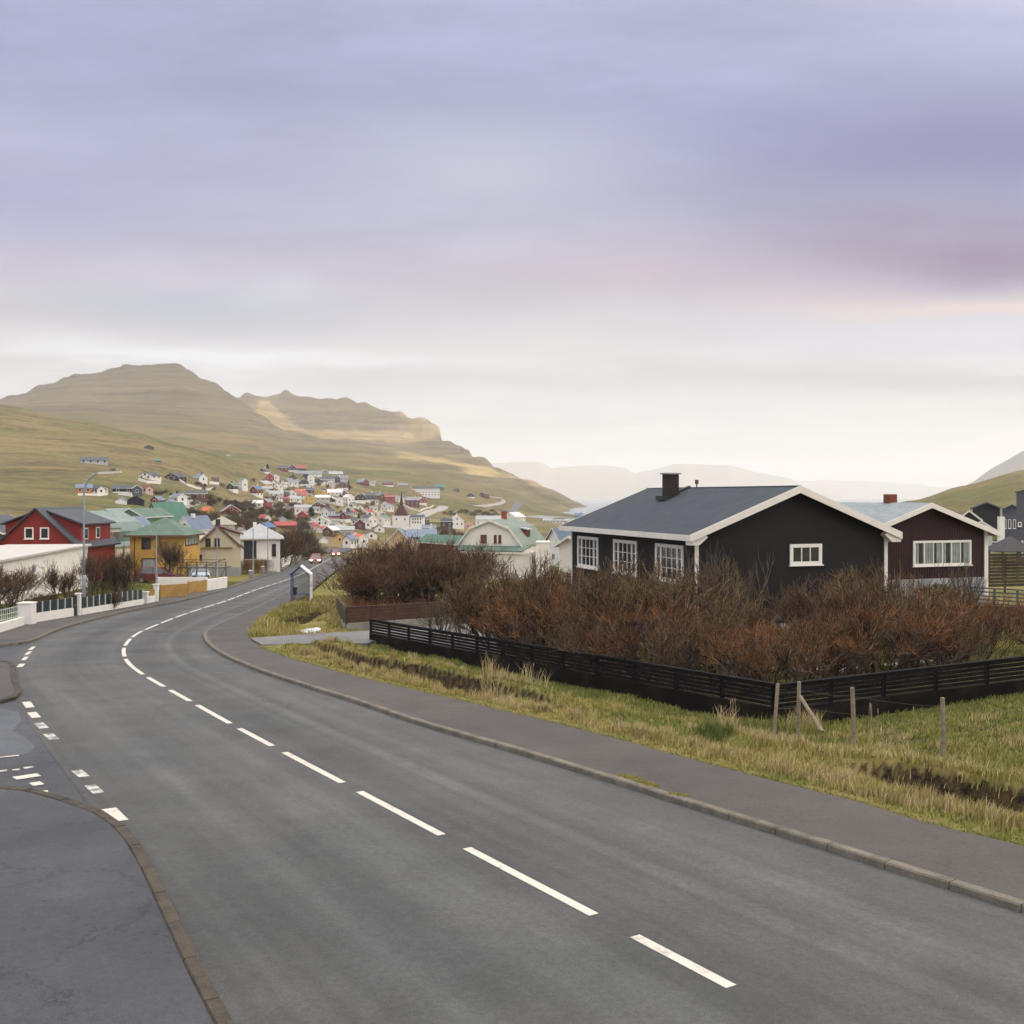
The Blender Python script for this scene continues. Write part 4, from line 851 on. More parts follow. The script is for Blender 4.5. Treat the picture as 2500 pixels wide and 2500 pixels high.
# ------------------------------------------------------------------ street furniture and cars
def shelter():
    x, y = G(733, 1469, .1); z = float(plane_z(x, y)) + .1; yaw = math.atan2(.99, -.12)
    r = empty('bus_shelter', (x, y, z), yaw, 'open bus shelter shaped like a little house with blue frame, on the pavement', 'bus shelter')
    w, h, eh, Ld = 1.22, 2.36, 1.86, 1.3; Bl = mat('shelter_blue_paint', (.05, .07, .20), .5); Wh = mat('shelter_white_paint', (.80, .80, .80), .45)
    def frame(xo):
        b = MB(); P_ = [(-w / 2, 0), (-w / 2, eh), (0, h), (w / 2, eh), (w / 2, 0)]
        for i in range(4):
            (a, z0), (c, z1) = P_[i], P_[i + 1]; d = Vector((0, c - a, z1 - z0)); m_ = Vector((xo, (a + c) / 2, (z0 + z1) / 2)); dn = d.normalized(); b.box(m_, (d.length + .04, .08, .075), axes=(dn, Vector((1, 0, 0)), dn.cross(Vector((1, 0, 0)))))
        b.box((xo, 0, .04), (.06, w, .06)); return b.build('frame', Bl, r)
    frame(0.0); frame(Ld)
    g = mat('shelter_glass', (.25, .34, .32), .05, spec=.5); g.node_tree.nodes['Principled BSDF'].inputs['Alpha'].default_value = .20
    b = MB(); b.box((Ld, 0, eh / 2 + .05), (.012, w - .1, eh - .05)); b.box((Ld / 2, -w / 2, eh / 2 + .05), (Ld - .1, .012, eh - .1)); b.build('glass', g, r)
    box_part(r, 'side_wall', (Ld / 2, -w / 2 - .08, eh / 2), (Ld + .1, .10, eh - .02), Wh) 
    b = MB()
    for s in (-1, 1):
        d = Vector((0, s * (w / 2 + .12), (eh - h) * (w / 2 + .12) / (w / 2))); m_ = Vector((Ld / 2, 0, h + .075)) + d / 2; dn = d.normalized(); b.box(m_, (Ld + .2, d.length, .07), axes=(Vector((1, 0, 0)), dn, Vector((1, 0, 0)).cross(dn)), m=1 if s > 0 else 0)
    b.build('roof', [Wh, Bl], r); box_part(r, 'bench', (Ld - .3, 0, .45), (.35, w - .2, .05), Bl)
    bn = empty('litter_bin', (0, 0, 0), 0); bn.parent = None; bpy.data.objects.remove(bn)
    b = MB(); b.tube([(.2, w / 2 - .24, .45), (.2, w / 2 - .24, .92)], [.12, .14], 10); b.box((.2, w / 2 - .24, .96), (.3, .3, .05)); b.tube([(.2, w / 2 - .24, 0), (.2, w / 2 - .24, .5)], .03, 6); b.build('litter_bin', RM['black'], r)
shelter()
def pole(label, u, vt, vb, Y=None, rad=.05, name='pole', group=None, cat='pole', collar=True):
    Y = Y or 12000 / (vb - 1302); x = (u - U0) * Y / F; z = fz(x, Y) + .02; zt = Zc(Y, vt) - z; r = empty(name, (x, Y, z), 0, label, cat, group)
    b = MB(); b.tube([(0, 0, -.2), (0, 0, zt * .28)], [rad * 1.5, rad * 1.45], 8); b.tube([(0, 0, zt * .28), (0, 0, zt)], [rad, rad * .7], 8); b.build('shaft', M_metal, r)
    if collar: box_part(r, 'top_bracket', (.0, 0, zt + .02), (rad * 3, rad * 3, .08), M_metal)
    return r
pole('slender dark pole standing on the verge left of the bus shelter', 682, 1404, 1478, None, .022, collar=False)
pg = 'grey poles along the left pavement'
pole('grey pole in front of the yellow house', 382, 1302, 1436, 84, .06, group=pg)
pole('grey pole in front of the beige gabled house', 530, 1290, 1435, 88, .06, group=pg)
pole('grey pole in front of the white hipped house, nearest its dark opening', 618, 1294, 1412, 108, .065, group=pg)
pole('grey pole at the right end of the reed coloured hedge', 654, 1290, 1399, 122, .065, group=pg)
# big street lamp
Yl = 60.5; x, y, z = gnd(205, Yl); z = float(plane_z(x, y)) + .1; r = empty('street_lamp', (x, y, z), 0, 'tall grey street lamp with long curved arm by the white garden wall', 'street lamp'); s_ = Yl / F
hgt = (1497 - 1168) * s_; arm = [(0, 0, hgt * .28)]
for t in np.linspace(0, 1, 4)[1:]: arm.append((0, 0, hgt * (.28 + .60 * t)))
for a_ in np.linspace(0, math.pi / 2 * .93, 9)[1:]: arm.append((.98 * (1 - math.cos(a_)), 0, hgt * .88 + (Zc(Yl, 1155) - z - hgt * .88) * math.sin(a_)))
b = MB(); b.tube([(0, 0, -.1), (0, 0, hgt * .27), (0, 0, hgt * .28)], [.11, .11, .075], 10); b.tube(arm, [.07] * 2 + [.06] * (len(arm) - 4) + [.04, .035], 10); b.build('pole', M_metal, r, smooth=True)
e = Vector(arm[-1]); hd = MB(); hl = 55 * s_
hd.prism([e + Vector((0, -.12, -.06)), e + Vector((0, -.12, .06)), e + Vector((0, .12, .06)), e + Vector((0, .12, -.06))], (hl * .5, 0, .03)); e2 = e + Vector((hl * .5, 0, .03))
n0 = len(hd.v); hd.prism([e2 + Vector((0, -.11, -.055)), e2 + Vector((0, -.11, .05)), e2 + Vector((0, .11, .05)), e2 + Vector((0, .11, -.055))], (hl * .5, 0, .05))
hd.build('lamp_head', mat('lamp_housing', (.72, .70, .64), .4), r)

M_tyre = mat('tyre_rubber', (.02, .02, .02), .9); M_car_glass = mat('car_glass', (.03, .04, .06), .05, spec=1.0)
M_head = mat('headlight', (.9, .85, .7), .3, emit=((1, .82, .55), 14.0)); M_rim = mat('wheel_rim', (.4, .4, .42), .35, metal=.8)
def car(label, x, y, z, yaw, col, lights=False, L_=4.2, W_=1.75, H_=1.46, name='car'):
    r = empty(name, (x, y, z), yaw, label, 'car'); M_b = mat('car_paint_' + name, col, .3, spec=.6)
    prof = [(-2.1, .35), (-2.1, .72), (-2.0, .92), (-1.55, .98), (1.05, .92), (1.9, .76), (2.08, .55), (2.08, .32), (1.7, .22), (-1.8, .22)]
    b = MB(); b.prism([Vector((p * L_ / 4.2, -W_ / 2, q)) for p, q in prof], (0, W_, 0)); body = b.build('body', M_b, r)
    bv = body.modifiers.new('bevel', 'BEVEL'); bv.width = .07; bv.segments = 3; bv.limit_method = 'ANGLE'
    def cab(z0, z1, x0, x1, x2, x3, w0, w1, nm, mt, par):
        b = MB(); lo = [(x0, -w0, z0), (x3, -w0, z0), (x3, w0, z0), (x0, w0, z0)]; hi = [(x1, -w1, z1), (x2, -w1, z1), (x2, w1, z1), (x1, w1, z1)]
        b.face(lo[::-1]); b.face(hi)
        for i in range(4): b.face([lo[i], lo[(i + 1) % 4], hi[(i + 1) % 4], hi[i]])
        return b.build(nm, mt, par)
    cab(.90, H_ - .06, -1.75, -1.25, .35, 1.1, W_ / 2 - .07, W_ / 2 - .26, 'windows', M_car_glass, r)
    cab(H_ - .06, H_, -1.3, -1.2, .3, .42, W_ / 2 - .24, W_ / 2 - .28, 'roof', M_b, r)
    b = MB()
    for s in (-1, 1):
        for a_, c_ in (((.38, H_ - .05), (1.1, .92)), ((-1.28, H_ - .05), (-1.74, .93))):
            y0, y1 = s * (W_ / 2 - .25), s * (W_ / 2 - .06); b.tube([(a_[0], y0, a_[1]), (c_[0], y1, c_[1])], .035, 5)
        b.tube([(-.35, s * (W_ / 2 - .25), H_ - .05), (-.35, s * (W_ / 2 - .065), .93)], .03, 5)
    b.build('pillars', M_b, r)
    for sx in (-1.3, 1.32):
        for s in (-1, 1):
            w = MB(); w.tube([(sx, s * (W_ / 2 - .2), .31), (sx, s * (W_ / 2 + .01), .31)], .31, 18); o = w.build('wheel', M_tyre, r); w = MB(); w.tube([(sx, s * (W_ / 2 - .0), .31), (sx, s * (W_ / 2 + .02), .31)], .19, 12); w.build('rim', M_rim, o)
    for s in (-1, 1):
        w = MB(); w.box((2.07, s * (W_ / 2 - .28), .62), (.06, .36, .16)); w.build('headlight', M_head if lights else M_car_glass, r)
        w = MB(); w.box((-2.09, s * (W_ / 2 - .22), .74), (.05, .26, .16)); w.build('tail_light', mat('tail_light', (.4, .02, .02), .3), r) if not bpy.data.materials.get('tail_light') else w.build('tail_light', bpy.data.materials['tail_light'], r)
    w = MB(); w.box((2.085, 0, .42), (.04, .9, .14)); w.build('grille', RM['black'], r); w = MB(); w.box((2.11, 0, .33), (.015, .5, .1)); w.build('number_plate', M_trim, r)
    for s in (-1, 1): w = MB(); w.box((.75, s * (W_ / 2 + .05), .98), (.12, .16, .12)); w.build('mirror', M_b, r)
    return r
x, y = G(771, 1375); car('orange red car with lit headlights driving up the road towards the bend', x, y, float(plane_z(x, y)) + .01, math.atan2(-.99, .13), (.34, .055, .03), True)
x, y, z = gnd(823, 226); car('far red car with lit headlights at the dip of the road', x - .4, y, z + .12, math.atan2(-.97, .25), (.40, .03, .03), True, name='car')
x, y, z = gnd(386, 96); car('dark red car parked at the foot of the yellow house', x, y, z + .05, .1, (.13, .03, .035), name='car')
x, y, z = gnd(486, 100.5); car('pale blue car parked under the wooden deck', x, y, z + .02, -1.2, (.42, .52, .60), name='car')

# ------------------------------------------------------------------ white garden wall with dark panels, left of the bend
M_wwall = mat('white_rendered_wall', (.80, .79, .76), .8, col2=(.68, .66, .62), vscale=1.5, lo=.5, hi=.8, var=.06); M_darkpanel = mat('dark_glass_panel', (.035, .045, .055), .25, spec=.6); M_palepost = mat('pale_metal_post', (.52, .60, .60), .5)
def wallpt(u, v): x, y = G(u, v, .1); return Vector((x, y, float(plane_z(x, y)) + .1))
wr_ = empty('garden_wall', wallpt(83, 1519), 0, 'white garden wall with dark slatted panels between pale posts, left of the bend', 'wall'); w0 = wr_.location.copy()
def seg_wall(a, c, h, th=.2, nm='wall_base'):
    a, c = a - w0, c - w0; d = (c - a); d2 = Vector((d.x, d.y, 0)).normalized(); nn = Vector((-d2.y, d2.x, 0)); b = MB()
    b.prism([a - nn * th / 2 - Zv * .3, a - nn * th / 2 + Zv * h, a + nn * th / 2 + Zv * h, a + nn * th / 2 - Zv * .3], d); return b.build(nm, M_wwall, wr_)
def panels(u0, v0, u1, v1, n, h0, h1):
    a, c = wallpt(u0, v0), wallpt(u1, v1); seg_wall(a, c, h0); d = c - a
    for i in range(n + 1): p = a.lerp(c, i / n) - w0; b = MB(); b.box(p + Zv * ((h0 + h1) / 2), (.06, .06, h1 - h0)); b.build('post', M_palepost, wr_)
    dn = d.normalized(); nn = dn.cross(Zv)
    for i in range(n):
        b = MB(); p, q_ = a.lerp(c, (i + .08) / n) - w0, a.lerp(c, (i + .92) / n) - w0; m_ = (p + q_) / 2
        b.box(m_ + Zv * ((h0 + h1) / 2) + nn * -.05, ((q_ - p).length, .01, h1 - h0 - .04), axes=(dn, nn, Zv))
        for k in range(5): b.box(m_ + Zv * (h0 + (h1 - h0) * (k + .5) / 5), ((q_ - p).length, .03, (h1 - h0) / 5 * .62), axes=(dn, nn, Zv))
        b.build('panel', M_darkpanel, wr_)
panels(84, 1519, 176, 1504, 5, .46, 1.06); panels(197, 1501, 348, 1475, 11, .34, 1.0)
def pillar(u, v, wd, h, nm='pillar'): p = wallpt(u, v) - w0; b = MB(); b.box(p + Zv * (h / 2 - .1), (wd, wd * .8, h + .2)); b.box(p + Zv * (h + .04), (wd + .08, wd * .8 + .08, .07)); b.build(nm, M_wwall, wr_)
pillar(66, 1523, .70, 1.05); pillar(191, 1502, .26, 1.2); pillar(355, 1473, .34, .72); pillar(381, 1468, .30, 1.12)
seg_wall(wallpt(0, 1543), wallpt(54, 1526), .42); seg_wall(wallpt(-70, 1560), wallpt(0, 1543), .42); seg_wall(wallpt(361, 1472), wallpt(376, 1469), .42)
b = MB(); p = wallpt(370, 1470) - w0; b.box(p + Zv * .68, (.42, .03, .45)); b.build('panel', mat('tan_board', (.42, .27, .09), .8), wr_)
gt = empty('garden_gate', wallpt(182, 1503), .35, 'narrow dark gate between the white wall and its pillar', 'gate'); box_part(gt, 'gate_leaf', (0, 0, .58), (.26, .05, 1.15), RM['black']); box_part(gt, 'handle', (.06, -.05, .6), (.1, .03, .03), M_metal)
ms = empty('mesh_fence', wallpt(-20, 1547), 0, 'pale green mesh fence panel on the low white wall at the left edge', 'fence'); b = MB()
a, c = wallpt(-70, 1560) - ms.location, wallpt(50, 1527) - ms.location
for i in range(25): p = a.lerp(c, i / 24); b.box(p + Zv * .75, (.02, .02, .6))
for k in range(3): b.tube([a + Zv * (.5 + .25 * k), c + Zv * (.5 + .25 * k)], .015, 5)
b.build('mesh', M_palepost, ms)
# tan board fences and the long white wall behind them
M_tan = mat('new_tan_boards', (.44, .28, .085), .75, col2=(.36, .21, .06), vscale=1.5, var=.12, bscale=6, wave=('X', .16), bump=.5)
def board_fence(label, u0, v0, u1, v1, h, material=M_tan, name='board_fence', ret=None, th=.06):
    a, c = wallpt(u0, v0), wallpt(u1, v1); yaw = math.atan2(c.y - a.y, c.x - a.x); r = empty(name, a, yaw, label, 'fence' if material is M_tan else 'wall'); Ln = (c - a).length
    n = max(1, int(Ln / 1.2))
    for i in range(n): box_part(r, 'board_panel', (Ln * (i + .5) / n, 0, h / 2 + (c.z - a.z) * (i + .5) / n), (Ln / n - .02, th, h + .1), material)
    for i in range(n + 1): box_part(r, 'post', (Ln * i / n, .06, h / 2 + (c.z - a.z) * i / n), (.09, .09, h + .14), material)
    return r
board_fence('tan board fence, the longer near one, beside the white pillar', 392, 1458, 457, 1455, .86); board_fence('shorter tan board fence by the kerb, set back to the right', 461, 1448, 504, 1443, .85)
board_fence('low white wall behind the tan fences, below the wooden deck', 386, 1440, 505, 1440, 1.0, M_wwall, 'low_wall', th=.2); board_fence('end stretch of low white wall right of the tan fences', 505, 1442, 552, 1434, .85, M_wwall, 'low_wall', th=.2)
a, c = wallpt(688, 1385), wallpt(713, 1374); slat_run('picket_fence', 'short white picket fence beside the far pavement, near the cars', (a.x, a.y, a.z), (c.x, c.y, c.z), 1.25, 3, .1, 6, WM['white'], plinth=.35, pm=M_wwall, postw=.22)
board_fence('long pale low wall running down to the far houses', 716, 1375, 760, 1352, .7, M_conc, 'low_wall', th=.2)
for i, (u, v) in enumerate(((612, 1411), (641, 1399), (663, 1392))):
    p = wallpt(u, v); r = empty('bollard', p, 0, ['pale stone bollard at the foot of the third grey pole', 'pale stone bollard in front of the reed coloured hedge', 'pale stone bollard right of the fourth grey pole'][i], 'bollard', 'stone bollards by the hedge'); box_part(r, 'shaft', (0, 0, .35), (.3, .3, .8), M_conc); box_part(r, 'cap', (0, 0, .78), (.36, .36, .08), M_wwall)

# ------------------------------------------------------------------ houses on the left
M_w0 = mat('roof_edge_white', (.50, .49, .47), .8, var=.1, bscale=2)
# white garage whose long side runs away from us
A_, B_ = Vector((-33.5, 67, 0)), Vector((-36.7, 88.6, 0)); A2 = A_ + (A_ - B_).normalized() * 6; d = (B_ - A2); dn = d.normalized(); yaw = math.atan2(dn.y, dn.x); mid = (A2 + B_) / 2; nl = Vector((-dn.y, dn.x, 0)); c = mid + nl * 3.2; zb = 16.9
r = empty('garage', (c.x, c.y, zb), yaw, 'long white flat roofed garage in front of the red house', 'garage'); box_part(r, 'wall', (0, 0, (20.72 - zb) / 2 - .5), (d.length, 6.4, 20.72 - zb + 1.0), M_wwall); box_part(r, 'roof', (0, 0, 20.80 - zb), (d.length + .5, 6.9, .16), M_w0)
b = MB(); b.box((-1.0, -3.25, 2.9), (.6, .12, .5)); b.build('vent', M_metal, r)
# red house
M_red = mat('red_painted_boards', (.24, .024, .020), .7, var=.12, bscale=1, wave=('Y', .2), bump=.5)
r, rf, l, w, zg = front_house('red house with dark hipped dormers above the white garage, far left', -6, 184, 95, 1330, 1243, M_red, RM['charcoal'], 9.5, oe=.45, og=.3, trim=.14, trimm=RM['charcoal'], thick=.16)
e0, e1 = Zc(95, 1330) - zg, Zc(95, 1243) - zg
for py in (-.68, .76): window(r, l, w, 'f', py, Zc(95, 1316) - zg, .84, 1.08, (1,), case=.11)
b = MB(); b.tube([(l / 2 + .08, .4, Zc(95, 1345) - zg), (l / 2 + .08, .4, Zc(95, 1329) - zg)], .28, 10); b.build('vent_hood', M_metal, r)
for s in (1, -1):
    dm = MB(); ztop = e1 - .35; yy0, yy1 = s * .55, s * (w / 2 - .1); zf = e0 + 1.85 * 1; X0, X1 = -l / 2 + 1.0, l / 2 - 1.3
    poly = [Vector((X0, yy0, ztop)), Vector((X0, yy1, zf)), Vector((X0, yy1, e0 - .1)), Vector((X0, yy0, e0 - .1))]; dm.prism(poly, (X1 - X0, 0, 0)); dmo = dm.build('dormer', M_red, r)
    rfm = MB(); yo = s * (w / 2 + .35); zo = zf + (zf - ztop) / (abs(yy1) - .55) * .45; rfm.prism([Vector((X0 - .3, s * .45, ztop + .12)), Vector((X0 - .3, yo, zo + .1)), Vector((X0 - .3, yo, zo + .24)), Vector((X0 - .3, s * .45, ztop + .26))], (X1 - X0 + .6, 0, 0)); rfm.build('dormer_roof', RM['charcoal'], dmo)
    if s > 0:
        for px in (2.2, -.6): wb = MB(); wb.box((px, yy1 + .03, e0 + .95), (.9, .06, 1.1)); wo = wb.build('window', M_winw, r); wb = MB(); wb.box((px, yy1 + .045, e0 + .95), (.7, .06, .9)); wb.build('pane', M_pane, wo)
# neighbour roof at the left edge
r, rf, l, w, zg = front_house('dark slate roofed house cut off by the left edge, left of the red house', -150, 2, 118, 1300, 1262, WM['dark grey'], RM['charcoal'], 9)
window(r, l, w, 'f', 2.0, 2.2, .9, 1.0, (1, 1))
# white gambrel with green roof
def side_dormer(r, l, w, s, px, z0, z1, yf, yb, wd, wall, roofm, win=M_pane, name='dormer'):
    b = MB(); b.box((px, (yf + yb) / 2 * s, (z0 + z1) / 2), (wd, abs(yf - yb), z1 - z0)); o = b.build(name, wall, r)
    q = MB(); q.prism([Vector((px - wd / 2 - .12, s * (yf + .15), z1 + .0)), Vector((px - wd / 2 - .12, s * (yf + .15), z1 + .1)), Vector((px - wd / 2 - .12, s * (yb - .2), z1 + .45)), Vector((px - wd / 2 - .12, s * (yb - .2), z1 + .3))], (wd + .24, 0, 0)); q.build('dormer_roof', roofm, o)
    q = MB(); q.box((px, s * (yf + .01), (z0 + z1) / 2 + .1), (wd * .5, .05, (z1 - z0) * .6)); q.build('dormer_window', win, o)
x, y, z = gnd(186, 116); M_grn = mat('green_sheet_roof', (.085, .15, .118), .8, col2=(.14, .195, .165), vscale=.8, var=.12, bscale=3, wave=('X', .35), bump=.4); M_pgr = mat('pale_green_roof', (.18, .255, .235), .75, col2=(.24, .29, .275), vscale=.8, var=.12, bscale=3)
r, rf = gambrel('cream gambrel house with pale green roof and dormer, between the red and yellow houses', x, y + 5, z, math.radians(-103), 10, 8.2, 2.6, Zc(112, 1282) - z, Zc(112, 1252) - z, 5.2, WM['cream'], M_pgr)
side_dormer(r, 10, 8.2, 1, 1.6, 2.4, 4.6, 4.0, 2.4, 1.5, WM['cream'], M_grn, RM['brown'])
window(r, 10, 8.2, 'f', 1.4, 3.6, .8, 1.1, (1,), fm=M_wind)
box_part(r, 'lower_roof', (0, 3.95, 3.3), (10.3, .12, 1.9), M_grn)
# green buildings behind
r, rf, l, w, zg = front_house('green gabled hall with wide green roof behind the yellow house', 282, 350, 150, 1262, 1243, mat('green_cladding', (.13, .26, .17), .7, wave=('Y', .3), bump=.5), M_grn, 12, trim=.14)
window(r, l, w, 'f', 0, 1.0, 1.2, 1.0, (1, 1))
r, rf, l, w, zg = front_house('grey green long shed left of the green gabled hall', 236, 284, 162, 1262, 1243, WM['pale grey'], M_pgr, 10, trim=.1)
window(r, l, w, 'f', 0, 1.0, 1.2, 1.0, (1, 1))
r, rf, l, w, zg = front_house('red brown house with blue roof in front of the green hall', 268, 352, 134, 1284, 1263, WM['brown'], RM['blue grey'], 8, yaw=-60, trim=.14)
window(r, l, w, 'f', 0, 1.6, .9, .9, (1, 1))
r, rf, l, w, zg = front_house('tan gabled house with round window just behind the yellow house roof', 306, 346, 126, 1284, 1263, WM['tan'], RM['blue grey'], 6, yaw=-80, trim=.14)
window(r, l, w, 'f', 0, Zc(126, 1277) - zg, .5, .5, (1,), fm=M_wind)
r, rf, l, w, zg = front_house('house with rust brown verge boards and dull green roof above the yellow house', 352, 392, 172, 1266, 1228, WM['tan'], RM['green'], 8, yaw=-108, trim=.45, trimm=RM['brown'])
window(r, l, w, 'f', 0, 1.8, .8, .9, (1, 1)); window(r, l, w, 'r', 0, 1.6, .8, .9, (1, 1))
# yellow house
M_yel = mat('yellow_render', (.60, .37, .085), .8, col2=(.50, .30, .08), vscale=.7, var=.06, wave=('Y', .5), bump=.2)
Yy = 104; x0, x1 = (317 - U0) * Yy / F, (449 - U0) * Yy / F; Wy = x1 - x0; zg = fz((x0 + x1) / 2, Yy) - .1; r = empty('yellow_house', ((x0 + x1) / 2, Yy + 2.6, zg), math.radians(-90), 'yellow two storey house with green hipped roof', 'house')
ez = Zc(Yy, 1310) - zg; Ly = 5.2
box_part(r, 'wall', (0, 0, ez / 2 - .6), (Ly, Wy, ez + 1.2), M_yel); rf = hip_roof(r, Ly, Wy, ez, Zc(Yy, 1268) - zg, .45, .1, M_grn, .16, RM['brown'])
ch_r = 34 * Yy / F
window(r, Ly, Wy, 'f', (357 - 383) * Yy / F, Zc(Yy, 1341) - zg, .95, 1.15, (1,), case=.11, fm=M_wind, sill=False); window(r, Ly, Wy, 'f', (364 - 383) * Yy / F, Zc(Yy, 1389) - zg, 1.5, 1.1, (1,), case=.09, fm=M_wind, sill=False, pane=M_curt)
window(r, Ly, Wy, 'r', .1, Zc(Yy, 1334) - zg, 4.3, 1.06, (1, 1, 1, 1), case=.12, fm=M_wind, sill=False, pane=mat('net_curtain_pane', (.34, .38, .35), .3, var=.3, bscale=3))
b = MB(); b.tube([(Ly / 2 + .05, -Wy / 2 + .5, -.5), (Ly / 2 + .05, -Wy / 2 + .5, ez)], .05, 6); b.build('downpipe', RM['brown'], r)
# beige gabled house
r, rf, l, w, zg = front_house('beige gabled house with rust brown verges behind the wooden deck', 478, 586, 112, 1335, 1285, mat('beige_render', (.56, .50, .38), .85, col2=(.48, .43, .33), vscale=.8, var=.05), RM['brown'], 6.5, yaw='cam', oe=.25, og=.2, trim=.2, trimm=RM['brown'], base=(.9, WM['grey']))
for u in (509, 530): window(r, l, w, 'f', (u - 532) * 112 / F, Zc(112, 1333) - zg, .55, .85, (1, 1), case=.07, fm=M_wind)
window(r, l, w, 'f', (490 - 532) * 112 / F, Zc(112, 1367) - zg, .45, .6, (1,), case=.06, fm=M_wind); box_part(r, 'ledge', (l / 2 + .12, -.1, Zc(112, 1337) - zg), (.25, 3.3, .09), WM['olive'])
b = MB(); yb_ = w / 2 - .05; e0, e1 = Zc(112, 1335) - zg, Zc(112, 1285) - zg; b.prism([Vector((-l / 2 + .5, .3, e1 - .2)), Vector((-l / 2 + .5, yb_, e1 - .95)), Vector((-l / 2 + .5, yb_, e0)), Vector((-l / 2 + .5, .3, e0))], (l - .9, 0, 0)); dmo = b.build('dormer', WM['cream'], r)
b = MB(); b.prism([Vector((-l / 2 + .2, .2, e1 - .1)), Vector((-l / 2 + .2, yb_ + .35, e1 - 1.0)), Vector((-l / 2 + .2, yb_ + .35, e1 - .85)), Vector((-l / 2 + .2, .2, e1 + .05))], (l - .3, 0, 0)); b.build('dormer_roof', RM['brown'], dmo); chimney(rf, l / 2 - 1.6, 0, e1 - .2, e1 + .75, .5, RM['black'], False)
# wooden deck
x, y, z = gnd(497, 97); dk = empty('wooden_deck', (x, y, z), 0, 'raised grey wooden deck with railings in front of the beige house', 'deck'); zd = Zc(97, 1385) - z; wd = 118 * 97 / F
M_dk = mat('grey_deck_timber', (.16, .14, .115), .9, var=.25, bscale=6); box_part(dk, 'platform', (0, .3, zd), (wd, 2.0, .12), M_dk)
for i in range(6): box_part(dk, 'post', (-wd / 2 + wd * i / 5, -.6, (zd + .45) / 2 - .1), (.1, .1, zd + .75 + .2), M_dk)
for k in (.3, .55, .8): box_part(dk, 'rail', (0, -.66, zd + k - .05), (wd, .035, .06), M_dk)
b = MB()
for (p, q_) in (((.2, -.7, zd + .1), (wd / 2, -.7, zd + .85)), ((-wd / 2, -.7, 0), (-wd / 2 + 1.2, -.7, zd)), ((wd / 2 - .9, -.7, 0), (wd / 2, -.7, zd))): b.tube([p, q_], .045, 6)
b.build('brace', M_dk, dk)
# white hipped house
Yw = 126; x0, x1 = (566 - U0) * Yw / F, (663 - U0) * Yw / F; Ww = x1 - x0; zg = fz((x0 + x1) / 2, Yw); r = empty('white_house', ((x0 + x1) / 2, Yw + 4, zg), math.radians(-76), 'white house with pale grey hipped roof and dark recessed opening', 'house'); ez = Zc(Yw, 1316) - zg
M_w2 = mat('white_render', (.80, .78, .73), .8, col2=(.72, .70, .65), vscale=.9, var=.05); box_part(r, 'wall', (0, 0, ez / 2 - .5), (8, Ww, ez + 1), M_w2); rf = hip_roof(r, 8, Ww, ez, Zc(Yw, 1283) - zg, .4, 2.2, RM['pale grey'], .14, M_trim)
box_part(r, 'opening_shade_panel', (4.02, -1.15, ez / 2 + .55), (.08, 1.5, ez - 1.5), RM['black']); box_part(r, 'balcony', (4.3, -.2, 1.5), (.5, 3.1, .1), M_trim); chimney(rf, -1, -.6, ez + 1, ez + 1.95, .45, WM['white'], False)  # black slab on the wall paints the shade inside the opening
window(r, 8, Ww, 'r', 2.6, 2.2, .7, 1.6, (1,), fm=M_wind); window(r, 8, Ww, 'r', 1.2, 2.2, .7, 1.6, (1,), fm=M_wind); window(r, 8, Ww, 'f', 1.7, 1.9, .5, 1.5, (1,), fm=M_wind)
# white gable with two small windows, hipped roofs behind
r, rf, l, w, zg = front_house('white gabled cottage with two small dark windows above the beige house', 426, 470, 158, 1294, 1262, WM['white'], RM['blue grey'], 8.5, yaw=-97, trim=.12, oe=.15, og=.12)
for u in (438, 450): window(r, l, w, 'f', (u - 448) * 158 / F, Zc(158, 1288) - zg, .45, .6, (1,), case=.05, fm=M_wind)
chimney(rf, 1.5, .3, Zc(158, 1265) - zg, Zc(158, 1256) - zg + .1, .5, WM['white'], False)
x, y, z = gnd(531, 190); r = empty('house', (x, y + 3, z), math.radians(-75), 'house with low tan hipped roof behind the beige gable', 'house'); ez = Zc(190, 1281) - z; box_part(r, 'wall', (0, 0, ez / 2 - .5), (6, 4.6, ez + 1), WM['cream']); hip_roof(r, 6, 4.6, ez, Zc(190, 1262) - z, .3, .6, mat('tan_roof', (.34, .32, .26), .7), .1, M_trim); window(r, 6, 4.6, 'f', 0, ez - 1.3, 1.2, .8, (1, 1))

# ------------------------------------------------------------------ white gambrel house in the middle, and its neighbours
Yg = 108; x, y, z = gnd(1228, Yg); sg = Yg / F
r, rf = gambrel('white gambrel house with green roof and red framed windows in the middle', x, y + 4.6, z, math.radians(-108), 9, 6.9, Zc(Yg, 1331) - z, Zc(Yg, 1290) - z, Zc(Yg, 1271) - z, 4.3, mat('white_render_warm', (.82, .80, .74), .8, col2=(.75, .72, .66), vscale=.9, var=.05), mat('dull_green_roof', (.17, .225, .195), .75, col2=(.22, .265, .24), vscale=.8, var=.12, bscale=3, wave=('X', .3), bump=.4))
fl, fw = 9, 6.9
for u, ww, hh in ((1211, .68, .86), (1241, .3, .86), (1253, .3, .86)): window(r, fl, fw, 'f', (u - 1227) * sg, Zc(Yg, 1326) - z, ww, hh, (1,), case=.06, fm=mat('red_frame', (.16, .03, .035), .6) if not bpy.data.materials.get('red_frame') else bpy.data.materials['red_frame'], pane=RM['brown'])
side_dormer(r, fl, fw, 1, .4, Zc(Yg, 1325) - z, Zc(Yg, 1296) - z, 3.0, 1.6, 1.4, WM['dark red'], RM['pale grey'])
ch_ = chimney(rf, -.3, 0, Zc(Yg, 1275) - z, Zc(Yg + 4, 1249) - z, .5)
zz0 = Zc(Yg, 1345) - z; box_part(r, 'lower_wall', (fl / 2 + .6, .35, zz0 / 2 - .5), (1.25, 9.4, zz0 + 1.0), M_w2)
